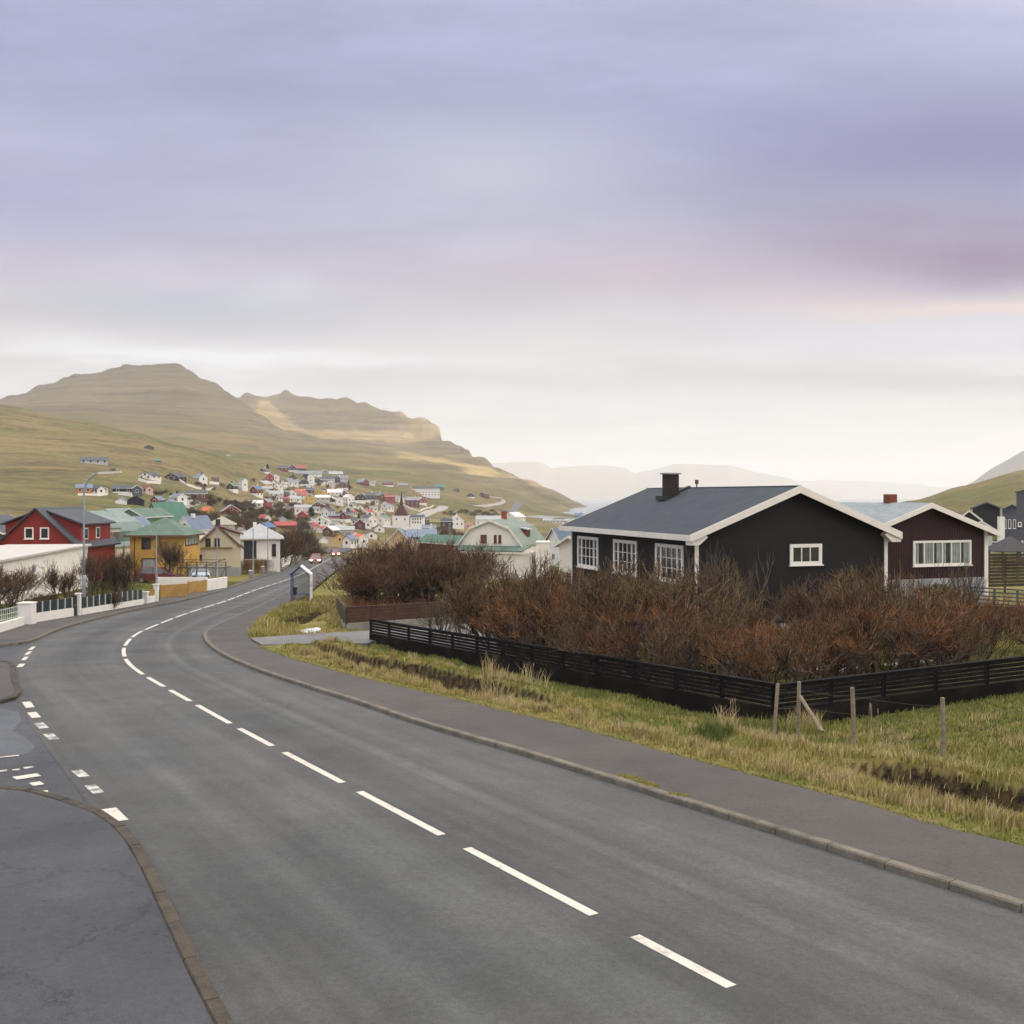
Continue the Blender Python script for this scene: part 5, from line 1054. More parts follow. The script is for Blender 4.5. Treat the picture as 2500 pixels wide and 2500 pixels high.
b = MB(); b.prism([Vector((fl / 2 + 1.4, -4.1, zz0)), Vector((fl / 2 + 1.4, -4.1, zz0 + .09)), Vector((fl / 2 + .02, -3.4, zz0 + .55)), Vector((fl / 2 + .02, -3.4, zz0 + .45))], (0, 8.0, 0)); b.build('lower_roof', M_grn, r)
b = MB(); b.box((fl / 2 + 1.45, .35, zz0 - .12), (.08, 9.5, .14)); b.build('gutter', M_trim, r)
x, y, z = gnd(1327, 104); r = empty('garden_outhouse', (x, y + 2, z), math.radians(-92), 'white flat topped outhouse at the right end of the white gambrel house', 'outhouse'); zt = Zc(104, 1326) - z; box_part(r, 'wall', (0, 0, zt / 2 - .5), (3, 1.3, zt + 1), M_w2); box_part(r, 'coping', (0, 0, zt + .05), (3.1, 1.4, .1), M_trim)
r, rf, l, w, zg = front_house('blue grey roofed house between the white gambrel house and the black house', 1318, 1385, 150, 1322, 1291, WM['white'], mat('blue_sheet_roof', (.075, .12, .19), .55), 7, yaw=-150, trim=.14)
window(r, l, w, 'f', 0, 1.0, .9, .9, (1, 1))
r, rf, l, w, zg = front_house('white lean-to with sloping verge board touching the black house', 1362, 1420, 78, 1330, 1312, M_w2, RM['pale grey'], 4, yaw=-120, trim=.16)
window(r, l, w, 'f', 0, .9, .7, .9, (1, 1))
r, rf, l, w, zg = front_house('dark maroon gabled house with bright green roof left of the white gambrel house', 1114, 1158, 122, 1326, 1311, WM['maroon'], mat('bright_green_roof', (.085, .165, .125), .8), 9, yaw=-55, trim=.14)
window(r, l, w, 'f', 0, .9, .7, .9, (1, 1))
# tan house with blue roof below the church
Yt = 196; st = Yt / F; x, y, z = gnd(969, Yt); r = empty('tan_house', (x, y + 4, z), math.radians(-86), 'tan gabled house with slate blue roof and side wing below the church', 'house'); e0, e1 = Zc(Yt, 1336) - z, Zc(Yt, 1292) - z; Wt = 6.6
M_tanw = mat('tan_render', (.56, .43, .26), .8, var=.06); walls_gable(r, 8, Wt, -1, e0, e1, M_tanw); roof_gable(r, 8, Wt, e0, e1, .3, .3, .12, RM['blue grey'], trim_h=.2)
window(r, 8, Wt, 'f', .1, e0 - .6, .9, 1.2, (1,), fm=M_wind)
box_part(r, 'wing', (1.2, 5.0, (Zc(Yt, 1313) - z) / 2 - .5), (4.6, 4.2, Zc(Yt, 1313) - z + 1), M_tanw)
wg = empty('x', (0, 0, 0)); bpy.data.objects.remove(wg); b = MB(); zz1 = Zc(Yt, 1313) - z; b.prism([Vector((-1.6, 1.4, e1 - .3)), Vector((3.9, 1.4, zz1)), Vector((3.9, 1.4, zz1 + .12)), Vector((-1.6, 1.4, e1 - .15))], (0, 6.0, 0)); b.build('wing_roof', RM['blue grey'], r)
for yy in (6.2, 6.75): window(r, 7.0, 14.2, 'f', yy, zz1 - 1.7, .45, 1.3, (1,), case=.05)

# ------------------------------------------------------------------ church
Yc = 600; sc = Yc / F; x, y, z = gnd(978, Yc); r = empty('church', (x, y, z), 0, 'white church with dark red flared spire above the village', 'church'); zz_ = lambda v: Zc(Yc, v) - z
b = MB(); b.box((0, 7, zz_(1309) / 2 - 2), (24.5, 13, zz_(1309) + 4)); b.build('wall', WM['white'], r)
b = MB(); X = 25.2 / 2; b.prism([Vector((-X, -.4, zz_(1310))), Vector((-X, 7, zz_(1283))), Vector((-X, 14.4, zz_(1310)))], (2 * X, 0, 0)); b.build('nave_roof', mat('pale_corrugated_roof', (.52, .52, .52), .6, wave=('X', .6), bump=.5), r)
tw = (996 - 955) * sc; b = MB(); b.box((-.5, 9, zz_(1259) / 2), (tw, 8, zz_(1259))); t = b.build('tower', WM['white'], r)
box_part(r, 'transept', (9.0, 10, zz_(1263) / 2 + 0), (8, 8, zz_(1263)), WM['white']); 
for i in range(4):
    for k in range(2): b = MB(); b.box((6.6 + i * 1.5, 5.96, zz_(1268 + k * 8)), (.7, .12, 1.0)); b.build('window', M_pane, r)
for i in (-1, 1): b = MB(); b.box((i * 2.5 - .5, 4.95, zz_(1268)), (.8, .12, 1.0)); b.build('window', M_pane, r)
b = MB(); hw = 35 / 2 * sc; rings = [(hw, 1259), (hw * .86, 1254), (hw * .6, 1246), (hw * .36, 1238), (hw * .24, 1233.5), (hw * .2, 1226), (hw * .12, 1216), (hw * .02, 1200)]
M_spire = mat('dark_red_spire_shingles', (.065, .024, .024), .8, var=.15, bscale=.6)
for (a_, v0), (c_, v1) in zip(rings[:-1], rings[1:]):
    lo = [Vector((-.5 + sx * a_, 9 + sy * min(a_, 4.2), zz_(v0))) for sx, sy in ((-1, -1), (1, -1), (1, 1), (-1, 1))]; hi = [Vector((-.5 + sx * c_, 9 + sy * min(c_, 4.2), zz_(v1))) for sx, sy in ((-1, -1), (1, -1), (1, 1), (-1, 1))]
    for i in range(4): b.face([lo[i], lo[(i + 1) % 4], hi[(i + 1) % 4], hi[i]])
b.build('spire', M_spire, r); b = MB(); b.prism([Vector((4.9, 5.6, zz_(1263))), Vector((4.9, 10, zz_(1257))), Vector((4.9, 14.4, zz_(1263)))], (8.3, 0, 0)); b.build('transept_roof', RM['navy'], r)

# ------------------------------------------------------------------ the village: every house is its own thing, standing where the ground is
_YR = np.exp(np.arange(math.log(95), math.log(3200), .004))
def ray_ground(u, v, ymin=95):
    Y = _YR[_YR > ymin]; x = (u - U0) * Y / F; z = CZ - (v - V0) * Y / F; g = gz(x, Y); k = np.nonzero(z < g)[0]
    i = int(k[0]) if len(k) else len(Y) - 1
    return float(x[i]), float(Y[i]), float(g[i])
TOWN = """
230 1133 66 17 e pale_grey - charcoal
366 1171 60 18 l white - charcoal
429 1173 56 18 l black - charcoal
489 1178 38 21 r white - blue_grey
525 1180 18 15 e brown - brown
205 1207 38 24 e orange - blue_grey
240 1208 34 22 r white - charcoal
252 1206 22 20 g cream - charcoal
300 1206 50 21 e black white charcoal
334 1211 24 26 g dark_grey - blue_grey
358 1206 32 20 r pink - dark_red
296 1231 28 16 g white - grey
330 1233 44 22 g black - charcoal
385 1236 36 24 l red white blue_grey
415 1245 28 26 l cream - blue_grey
436 1230 44 24 r white - blue_grey
478 1221 52 23 e brown - charcoal
508 1256 46 17 r yellow - orange
563 1263 46 30 g red white grey
568 1201 30 22 l black white green
593 1199 26 30 r white - green
645 1155 30 12 l black white charcoal
659 1174 20 19 g red - red
674 1174 16 17 g white - red
689 1151 30 13 e dark_red - navy
712 1152 22 18 g navy white charcoal
731 1149 32 12 e brown - red
736 1162 34 12 e grey - grey
770 1163 32 14 e white - grey
792 1158 20 11 g grey - blue_grey
818 1163 38 12 e pale_grey - pale_grey
645 1189 42 15 l yellow - pale_grey
626 1213 34 26 l dark_red white blue
652 1200 28 12 e white - pale_grey
679 1195 22 17 g white - teal
694 1194 18 22 l white - charcoal
716 1189 26 18 e white - grey
715 1171 18 11 g black - charcoal
741 1187 24 18 g black white charcoal
746 1171 12 14 g navy - navy
759 1186 16 28 g white - grey
776 1183 24 17 g black white charcoal
800 1179 34 14 e white - navy
821 1177 18 14 g navy - navy
839 1177 22 16 e pale_grey - grey
837 1197 30 21 g brown white charcoal
674 1214 36 16 e white - pale_grey
697 1214 20 17 l maroon - green
713 1213 20 17 g white - grey
733 1207 26 12 e yellow - orange
737 1215 26 15 e pink - red
756 1228 26 22 g yellow - grey
755 1204 24 13 e dark_grey - charcoal
785 1212 30 21 l yellow - charcoal
817 1211 38 16 e white - white
842 1214 22 16 g dark_red white grey
788 1227 36 17 e pale_grey - white
813 1231 22 17 l black white pale_grey
777 1241 32 16 g maroon white grey
624 1241 36 19 e white - white
652 1241 28 23 l red - grey
667 1242 16 15 g white - grey
698 1228 18 14 e dark_red - red
720 1227 32 15 e white - pale_grey
740 1259 42 26 e white - pale_grey
739 1269 24 22 g red - red
645 1278 38 21 r white - red
695 1292 56 17 e brown - red
649 1299 52 22 l dark_red - blue
766 1293 30 16 l pink - red
785 1301 28 15 l white - red
782 1285 46 24 g white - pale_grey
800 1263 40 23 l white - navy
816 1271 30 16 e red white blue_grey
844 1276 30 26 l dark_red white charcoal
808 1310 46 25 l brown - white
831 1326 26 24 g yellow - brown
854 1338 38 30 l white - blue_grey
880 1337 42 32 r white - orange
906 1316 30 19 g white - charcoal
877 1292 28 24 g maroon - brown
898 1291 18 20 g white - pale_grey
901 1285 42 28 r white - charcoal
842 1301 48 15 e pale_grey - pale_grey
936 1282 38 25 l white - green
946 1267 18 12 g red - red
899 1259 34 15 l white - red
851 1256 28 20 g white - grey
946 1249 34 18 l white - grey
879 1229 26 25 g black white grey
904 1229 28 25 e navy white charcoal
851 1231 32 23 r white - white
828 1235 20 22 g white - grey
928 1223 24 19 r brown - teal
952 1228 26 19 e red - red
974 1227 28 16 l white - blue_grey
1007 1238 34 23 e maroon - grey
1032 1233 20 18 g red white navy
1010 1219 42 22 g tan white brown
1040 1215 70 27 e white - charcoal
886 1185 34 16 r dark_red - grey
905 1185 22 11 e white - grey
947 1188 28 13 e red white charcoal
983 1189 24 9 e grey - grey
1073 1196 22 11 e teal - teal
1113 1201 16 8 g dark_grey - charcoal
1149 1216 22 13 g black white navy
1182 1215 26 14 l brown - brown
1115 1291 36 33 g white - white
1143 1291 22 16 g pink - red
1090 1293 30 26 e black - navy
1063 1281 30 12 e olive - olive
1193 1288 66 28 e white - pale_grey
1255 1273 62 22 l white - white
1046 1304 34 21 e pale_grey - blue_grey
1055 1306 12 20 g white - white
1038 1282 22 18 e dark_grey - navy
1338 1275 26 9 e pale_grey - pale_grey
1362 1277 30 9 e white - grey
1392 1277 28 10 e grey - pale_grey
1413 1264 22 11 e blue - blue
1440 1279 30 10 e white - grey
1170 1287 16 17 e blue - blue
364 1098 22 11 g dark_grey - charcoal
385 1128 16 6 e teal - teal
557 1114 11 6 g pale_grey - grey
275 1149 12 5 e dark_grey - charcoal
700 1250 24 15 l white - charcoal
690 1275 22 13 g pale_grey - blue_grey
866 1312 22 15 g white - red
925 1300 26 18 g white - charcoal
820 1290 30 15 r white - grey
862 1262 22 15 l pale_grey - red
600 1290 22 14 g white - red
590 1306 26 16 r cream - grey
745 1310 28 17 l white - green
720 1318 24 14 g brown - red
760 1335 30 18 e pale_grey - teal
668 1186 16 13 g white - grey
706 1180 16 12 e pale_grey - grey
757 1196 18 12 g white - pale_grey
792 1186 18 12 e white - charcoal
812 1190 18 13 l white - grey
664 1206 16 12 g black white charcoal
682 1224 20 14 l white - grey
742 1220 18 12 e white - red
832 1222 18 14 g black white grey
770 1252 22 14 e white - grey
716 1252 20 14 g red - grey
880 1246 18 13 g white - charcoal
862 1240 18 14 l white - green
912 1250 20 14 e white - grey
930 1262 22 16 g white - pale_grey
868 1282 22 16 e white - charcoal
800 1278 22 15 g white - grey
760 1276 20 14 g white - charcoal
838 1290 22 14 g white - red
846 1318 26 17 l white - charcoal
790 1326 24 16 g white - blue_grey
872 1324 24 16 l pale_grey - charcoal
916 1232 16 12 e white - grey
940 1238 20 13 g white - charcoal
"""
WALLS['teal'] = (.04, .16, .17); WM['teal'] = mat('wall_paint_teal', WALLS['teal'], .7); RM['dark_red'] = RM.get('brown')
M_pane_t = mat('village_window', (.03, .035, .04), .15, spec=.8)
_wm = MB()
def town_win_mesh():
    b = MB(); b.box((0, 0, 0), (.08, 1.15, 1.25), m=0); me = b.build('window', [M_winw]); m_ = me.data; bpy.data.objects.remove(me); b = MB(); b.box((.03, 0, 0), (.06, .93, 1.03)); o = b.build('pane', M_pane_t); m2 = o.data; bpy.data.objects.remove(o); return m_, m2
TW, TP = town_win_mesh()
ORD = ['leftmost', 'second from left', 'third from left', 'fourth from left', 'fifth from left', 'sixth from left', 'seventh from left', 'eighth from left', 'ninth from left', 'tenth from left', 'eleventh from left', 'twelfth from left']
rows = [l.split() for l in TOWN.strip().splitlines()]
def zone(u, v):
    if u < 600:
        if v < 1150: return 'alone high on the left slope'
        if v < 1185: return 'in the top row on the slope'
        if v < 1215: return 'in the second slope row'
        return 'at the left slope foot'
    if u < 862:
        if v < 1165: return 'in the topmost village row'
        if v < 1192: return 'in the upper village'
        if v < 1218: return 'in the middle of the village'
        if v < 1245: return 'in the lower middle village'
        if v < 1280: return 'in the lower village'
        return 'near the end of the road'
    if u < 960: return ('above' if v < 1235 else 'level with' if v < 1285 else 'below') + ' the church, left'
    if v < 1242: return 'on the slope right of the spire'
    return 'near the harbour' if u > 1130 else 'just right of the church'
KINDW = {'g': 'gable end in front', 'e': 'long side in front', 'l': 'gable turned left', 'r': 'gable turned right'}
keys = {}
for i, q in enumerate(rows):
    u, v = int(q[0]), int(q[1]); k = (q[5].replace('_', ' '), q[6], q[7].replace('_', ' '), zone(u, v)); keys.setdefault(k, []).append((u, i))
labels = {}
for k, lst in keys.items():
    lst.sort()
    for n_, (u, i) in enumerate(lst):
        t = f"{k[0]} {k[2]} roofed house{' on white base' if k[1] != '-' else ''} {k[3]}"
        if len(lst) > 1: t += ', ' + ORD[n_] + f' of {len(lst)}'
        labels[i] = t
for i, q in enumerate(rows):
    u, v, wp, hp = (int(a) for a in q[:4]); o_ = q[4]; wall, base, roof = q[5].replace('_', ' '), q[6], q[7].replace('_', ' ')
    x, Y, z = ray_ground(u, v); m_ = Y / F; w, h = wp * m_, hp * m_; big = wp >= 14
    view = math.atan2(-Y, -x)                    # direction from the house to the camera
    jit = rnd.uniform(-.12, .12)
    if o_ == 'g': W_ = w * .93; L_ = W_ * rnd.uniform(1.15, 1.45); yaw = view + jit
    elif o_ == 'e': L_ = w * .96; W_ = min(L_ * .62, 9.5); yaw = view + math.pi / 2 + jit * .6
    else:
        W_ = w * .60; L_ = w * .72; yaw = view + (-.62 if o_ == 'l' else .62) + jit * .5
    rh = (W_ / 2) * (rnd.uniform(.55, .85) if o_ != 'e' else rnd.uniform(.45, .7)); rh = min(rh, h * .5); eh = h - rh
    back = (L_ if o_ == 'g' else W_ if o_ == 'e' else (L_ + W_) / 2 * .8) / 2; r2 = math.hypot(x, Y); cx, cy = x * (1 + back / r2), Y * (1 + back / r2)
    zg = min(z, float(gz(np.array([cx]), np.array([cy]))[0])); lift = z - zg; h2 = lift
    cat = 'house'; nm = 'house' if h > 3.2 else 'shed'
    if nm == 'shed': labels[i] = labels[i].replace(' house', ' shed'); cat = 'shed'
    roofm = RM[roof] if roof in RM else WM[roof]
    wallm = WM[wall]
    r, rf = gable_house(labels[i], cx, cy, z, yaw, L_, W_, eh, h, wallm, roofm, oe=.35, og=.25, thick=.16, trim=.28 if (wp >= 20 and h > 4) else 0, trimm=M_trim, base=(eh * .42, WM['white']) if base != '-' else None, cat=cat, name=nm, group='village houses')
    b = MB(); b.box((0, 0, -2.0), (L_ - .1, W_ - .1, 4.1)); b.build('footing', M_conc, r)
    if wp >= 18 and h > 4 and rnd.random() < .6: chimney(rf, L_ * rnd.uniform(-.2, .25), 0, h - .5, h + 1.1, .7, WM[rnd.choice(['white', 'white', 'maroon', 'dark grey'])], False)
    if wp < 14 or nm == 'shed': continue
    wins = []
    gz_ = eh * .55 if base == '-' else eh * .72
    nf = max(1, int(W_ / 2.9)); nl_ = max(2, int(L_ / 3.0))
    for k in range(nf): wins.append(('f', (k + .5) / nf * W_ - W_ / 2, gz_))
    if W_ > 6.5: wins.append(('f', 0, eh + (h - eh) * .25))
    lf = 'r' if o_ == 'l' else 'l' if o_ == 'r' else None
    if o_ == 'e': lf = 'l' if math.cos(yaw - math.pi / 2 - view) > 0 else 'r'
    if lf:
        for k in range(nl_): wins.append((lf, (k + .5) / nl_ * L_ - L_ / 2, gz_))
        if eh > 5: wins += [(lf, (k + .5) / nl_ * L_ - L_ / 2, gz_ - 2.4) for k in range(nl_)]
    for fc, pos, zz_w in wins:
        n_, a_ = FACE[fc]; p = face_pt(fc, L_, W_, pos, zz_w + .2, .0); o = link('window', TW, r, p, math.atan2(n_.y, n_.x)); s_w = min(1.25, Y / 500 + .35); o.scale = (1, s_w * .8, s_w * .85); pn = link('pane', TP, o)
# terrace walls, fences and tracks on the slopes
def terrain_strip(name, label, pts, width, height, material, cat=None, kind=None, group=None):
    P3 = [ray_ground(u, v) for u, v in pts]; Q = []
    for a, c in zip(P3[:-1], P3[1:]):
        n_ = max(1, int(math.hypot(c[0] - a[0], c[1] - a[1]) / 6))
        for k in range(n_): t = k / n_; Q.append((a[0] + (c[0] - a[0]) * t, a[1] + (c[1] - a[1]) * t))
    Q.append(P3[-1][:2]); Q = np.array(Q); t = np.gradient(Q, axis=0); t /= np.hypot(t[:, 0], t[:, 1])[:, None] + 1e-9; nn = np.stack([t[:, 1], -t[:, 0]], -1)
    b = MB(); Lp, Rp = Q + nn * width / 2, Q - nn * width / 2; zl = gz(Lp[:, 0], Lp[:, 1]); zr = gz(Rp[:, 0], Rp[:, 1]); zc = gz(Q[:, 0], Q[:, 1])
    if height: zl = zr = zc
    for i in range(len(Q) - 1):
        A = [(Lp[i][0], Lp[i][1], zl[i] + (height or .25)), (Lp[i + 1][0], Lp[i + 1][1], zl[i + 1] + (height or .25)), (Rp[i + 1][0], Rp[i + 1][1], zr[i + 1] + (height or .25)), (Rp[i][0], Rp[i][1], zr[i] + (height or .25))]
        b.face(A[::-1]); B_ = [(a[0], a[1], a[2] - (height or .25) - 1.5) for a in A]
        b.face([A[0], B_[0], B_[1], A[1]]); b.face([A[2], B_[2], B_[3], A[3]])
        if i == 0: b.face([A[3], B_[3], B_[0], A[0]])
        if i == len(Q) - 2: b.face([A[1], B_[1], B_[2], A[2]])
    o = b.build(name, material); return tag(o, label, cat, group, kind)
M_tw = WM['white']
for lab, pts, h in (('pale terrace wall under the white house in the top slope row', [(338, 1174), (358, 1180), (392, 1182)], 1.2), ('curving white wall below the brown garden on the left slope', [(432, 1172), (455, 1185), (478, 1193), (522, 1193)], 1.0),
    ('short white wall beside the small brown shed on the slope', [(512, 1181), (534, 1184)], 1.6), ('white wall curving below the houses at the slope foot', [(428, 1247), (455, 1251), (480, 1246)], .9), ('thin pale fence line along the dark hedge on the left slope', [(190, 1210), (240, 1211), (262, 1209)], .8),
    ('white wall under the black houses, below the second slope row', [(290, 1208), (322, 1213)], 1.2), ('pale wall bending around the plot right of the spire', [(982, 1233), (1000, 1243), (1025, 1250), (1058, 1236)], 1.2)):
    terrain_strip('garden_wall', lab, pts, .4, h, M_tw, 'wall', group='walls on the slope')
M_track = mat('pale_track', (.34, .33, .31), .9, var=.1, bscale=.1)
terrain_strip('hill_road', None, [(1195, 1212), (1222, 1216), (1231, 1223), (1218, 1230), (1190, 1235), (1160, 1236)], 5, 0, M_track, kind='structure')
terrain_strip('hill_road', None, [(1022, 1262), (1048, 1252), (1085, 1237)], 9, 0, M_track, kind='structure')
terrain_strip('hill_road', None, [(1250, 1252), (1258, 1240), (1268, 1228)], 10, 0, mat('dark_track', (.12, .13, .14), .9), kind='structure')
terrain_strip('village_road', None, [(806, 1352), (835, 1341), (862, 1341)], 7, 0, M_side, kind='structure')
terrain_strip('quay', None, [(1300, 1264), (1360, 1262), (1440, 1263)], 26, 0, M_conc, kind='structure')
terrain_strip('hill_road', None, [(500, 1208), (470, 1226), (440, 1238), (425, 1242)], 5, 0, M_track, kind='structure')

# ------------------------------------------------------------------ bare shrubs and trees
def grow(seed, n_stem, lens, kids, spread=.75, up=.35, rad=.011, wig=.22, flat=1.0, stem_seg=3, base_r=.12):
    g = np.random.default_rng(seed); az = np.arange(n_stem) * 2.4 + g.uniform(-.3, .3, n_stem); til = np.sqrt(g.uniform(.02, 1, n_stem)) * spread
    d = np.stack([np.sin(til) * np.cos(az), np.sin(til) * np.sin(az), np.cos(til)], -1); p = np.stack([np.cos(az) * base_r * til, np.sin(az) * base_r * til, np.zeros(n_stem)], -1)
    ln = lens[0] * g.uniform(.75, 1.15, n_stem); rr = np.full(n_stem, rad) * g.uniform(.7, 1.2, n_stem); out = []
    for lev in range(len(lens)):
        nseg = stem_seg if lev < len(lens) - 1 else 2; pts = [p]; dd = d.copy(); dirs = [d]
        for s in range(nseg):
            dd = dd + g.normal(0, wig, dd.shape); dd[:, 2] += up * .35; dd /= np.linalg.norm(dd, axis=1)[:, None]; pts.append(pts[-1] + dd * (ln / nseg)[:, None]); dirs.append(dd)
        for s in range(nseg): out.append((lev, pts[s], pts[s + 1], rr * (1 - .28 * s / nseg), rr * (1 - .28 * (s + 1) / nseg)))
        if lev == len(lens) - 1: break
        k = kids[lev]; n = len(p); idx = np.repeat(np.arange(n), k); t = g.uniform(.30, 1.0, n * k); t[::k] = 1.0; f = t * nseg; s0 = np.minimum(f.astype(int), nseg - 1); fr = f - s0; PT = np.stack(pts); DR = np.stack(dirs)
        bp = PT[s0, idx] * (1 - fr)[:, None] + PT[s0 + 1, idx] * fr[:, None]; bd = DR[s0 + 1, idx]
        rndv = g.normal(0, 1, bd.shape); rndv -= bd * (rndv * bd).sum(1)[:, None]; rndv /= np.linalg.norm(rndv, axis=1)[:, None]; ang = g.uniform(.25, .85, n * k) * (1 - .5 * (t > .99))
        nd = bd * np.cos(ang)[:, None] + rndv * np.sin(ang)[:, None]; nd[:, 2] = nd[:, 2] * flat + up * .35; nd /= np.linalg.norm(nd, axis=1)[:, None]
        p, d = bp, nd; ln = lens[lev + 1] * g.uniform(.6, 1.25, n * k); rr = rr[idx] * g.uniform(.48, .66, n * k)
    return out
def segs_mesh(name, segs, material, minr=0, sides=3):
    A = np.concatenate([s[1] for s in segs]); B = np.concatenate([s[2] for s in segs]); ra = np.maximum(np.concatenate([s[3] for s in segs]), minr); rb = np.maximum(np.concatenate([s[4] for s in segs]), minr * .8)
    d = B - A; d /= np.linalg.norm(d, axis=1)[:, None] + 1e-9; h = np.where(np.abs(d[:, 2:3]) < .9, np.array([[0, 0, 1.]]), np.array([[1., 0, 0]])); a = np.cross(d, h); a /= np.linalg.norm(a, axis=1)[:, None]; c = np.cross(d, a)
    V = []; 
    for k in range(sides):
        t = 2 * math.pi * k / sides; o = a * math.cos(t) + c * math.sin(t); V.append(A + o * ra[:, None])
    for k in range(sides):
        t = 2 * math.pi * k / sides; o = a * math.cos(t) + c * math.sin(t); V.append(B + o * rb[:, None])
    V = np.stack(V, 1).reshape(-1, 3); n = len(A); base = np.arange(n)[:, None] * (2 * sides); F_ = []
    for k in range(sides): F_.append(np.concatenate([base + k, base + (k + 1) % sides, base + sides + (k + 1) % sides, base + sides + k], 1))
    return np_mesh(name, V, np.concatenate(F_), material)
def bark(name, c1, c2, sc=1.2, isl=.4): return mat(name, c1, .85, col2=c2, vscale=sc, lo=.4, hi=.62, island=isl, spec=.2)
M_twig = bark('willow_twigs', (.15, .072, .040), (.27, .130, .050), 1.2, .65); M_twigo = bark('olive_brown_twigs', (.13, .085, .046), (.22, .150, .070), 1.6, .6); M_twigd = bark('brown_twigs', (.11, .066, .042), (.17, .10, .058), 1.6, .55); M_twigr = bark('red_twigs', (.17, .065, .038), (.24, .10, .045), 1.6, .5)
M_branch_shade = bark('shade_darkened_branches', (.045, .030, .026), (.19, .155, .125), 3.0, .6); M_stem = bark('grey_bark', (.12, .095, .070), (.24, .20, .155), 2.5, .5); M_twiggrey = bark('grey_twigs', (.10, .078, .060), (.15, .115, .08)); M_reed = bark('reed_hedge', (.20, .115, .045), (.28, .17, .07))  # inner branches coloured darker to paint shade inside the crowns
SH = {}
def proto(key, segs, cut, tw, st, minr=.0012, hollow=False):
    if hollow:
        last = segs[-1][0]; mxz = max(float(q[2][:, 2].max()) for q in segs); mxr = max(float(np.hypot(q[2][:, 0], q[2][:, 1]).max()) for q in segs); seg2 = []
        for q in segs:
            m_ = (q[1] + q[2]) / 2; rr = np.hypot(m_[:, 0], m_[:, 1]) / mxr; zz = m_[:, 2] / mxz; k = ~((zz < .40) & (rr > .36 + zz * .5)) & (zz > .0)
            if q[0] == last: k &= (rr ** 2 + zz ** 2) > .42
            seg2.append((q[0], q[1][k], q[2][k], q[3][k], q[4][k]))
        segs = seg2
    a = [s for s in segs if s[0] < cut]; b = [s for s in segs if s[0] >= cut]; SH[key] = (segs_mesh('stems', a, st, minr * 1.3, 5), segs_mesh('twigs', b, tw, minr))
for k in range(4): proto('willow%d' % k, grow(100 + k, 13, [.34, .32, .28, .19, .11], [4, 4, 4, 5], spread=1.1, up=.26, rad=.014, wig=.20), 4, [M_twig, M_twigo, M_twig, M_twigo][k], M_branch_shade, .0026, True)
for k in range(2): proto('brown%d' % k, grow(120 + k, 12, [.36, .32, .27, .17, .10], [4, 4, 4, 5], spread=.95, up=.32, rad=.013, wig=.2), 4, M_twigd, M_branch_shade, .0023, True)
proto('open0', grow(141, 9, [.48, .34, .24, .14], [4, 4, 4], spread=.62, up=.45, rad=.012, wig=.10), 2, M_twiggrey, M_stem, .0014)
proto('open1', grow(142, 6, [.55, .36, .24, .13], [4, 4, 4], spread=.45, up=.5, rad=.012, wig=.10), 2, M_twiggrey, M_stem, .0014)
proto('red0', grow(151, 40, [.55, .35, .20], [4, 4], spread=.5, up=.6, rad=.006, wig=.08, base_r=.5), 1, M_twigr, M_twigr, .002)
proto('tree0', grow(161, 1, [.34, .36, .28, .20, .13, .08], [7, 5, 4, 4, 4], spread=.05, up=.30, rad=.034, wig=.12), 2, M_twiggrey, M_stem, .0022)
proto('tree1', grow(162, 2, [.36, .38, .28, .19, .12, .07], [5, 5, 4, 4, 4], spread=.35, up=.28, rad=.026, wig=.12), 2, M_twigd, M_stem, .0022)
proto('reed0', grow(171, 160, [.75, .35], [5], spread=.10, up=.7, rad=.0045, wig=.05, base_r=5.5), 1, M_reed, M_reed, .003)
def shrub(key, x, y, h, rz, label, group, cat='shrub', name='shrub', wide=1.0, sink=.06, name_t='twigs'):
    r = empty(name, (x, y, fz(x, y) - sink), rz, label, cat, group); a, b = SH[key]; mx = max(v.co.z for v in b.vertices) if not b.get('mx') else b['mx']; b['mx'] = mx; s = h / mx; r.scale = (s * wide, s * wide, s)
    link('stems', a, r); link('twigs' if name_t == 'twigs' else name_t, b, r); return r
ordw = ['leftmost', 'second', 'third', 'fourth', 'fifth', 'sixth', 'seventh', 'eighth', 'ninth', 'tenth', 'eleventh', 'twelfth', 'thirteenth', 'fourteenth', 'fifteenth', 'sixteenth']
def row(keys_, spots, desc, group, **kw):
    spots = sorted(spots, key=lambda s: s[0] / s[1])
    for i, s in enumerate(spots):
        x, y, h = s[:3]; lab = f"{desc}, {ordw[i]}{' from left' if i else ''} of {len(spots)}" if len(spots) > 1 else desc
        shrub(keys_[i % len(keys_)] if len(s) < 4 else s[3], x, y, h, rnd.uniform(0, 6.28), lab, group, **kw)
row(['willow0', 'willow1', 'willow2', 'willow3'], [(1.2, 37.7, 3.5), (2.9, 35.3, 3.0), (4.3, 33.1, 3.4), (5.8, 31.0, 2.7), (7.6, 30.0, 2.7), (9.2, 30.2, 2.6), (11.0, 30.6, 3.2), (12.7, 31.1, 2.5), (14.2, 31.9, 2.6)], 'rust brown shrub right behind the black fence', 'brown shrubs behind the black fence', wide=1.05)
row(['willow1', 'willow3', 'brown0'], [(-.4, 41.5, 3.7), (1.3, 40.2, 4.3), (3.4, 38.2, 4.0), (5.3, 36.0, 4.4), (7.9, 33.8, 2.8), (10.0, 33.6, 3.5), (12.4, 34.4, 3.6), (14.9, 35.6, 2.7)], 'taller brown shrub in the back row before the house', 'brown shrubs behind the black fence', wide=1.1)
row(['brown1', 'brown0'], [(16.6, 38.4, 2.4, 'brown0'), (18.0, 34.4, 2.3, 'willow0')], 'dark brown shrub in front of the brown house', 'brown shrubs behind the black fence')
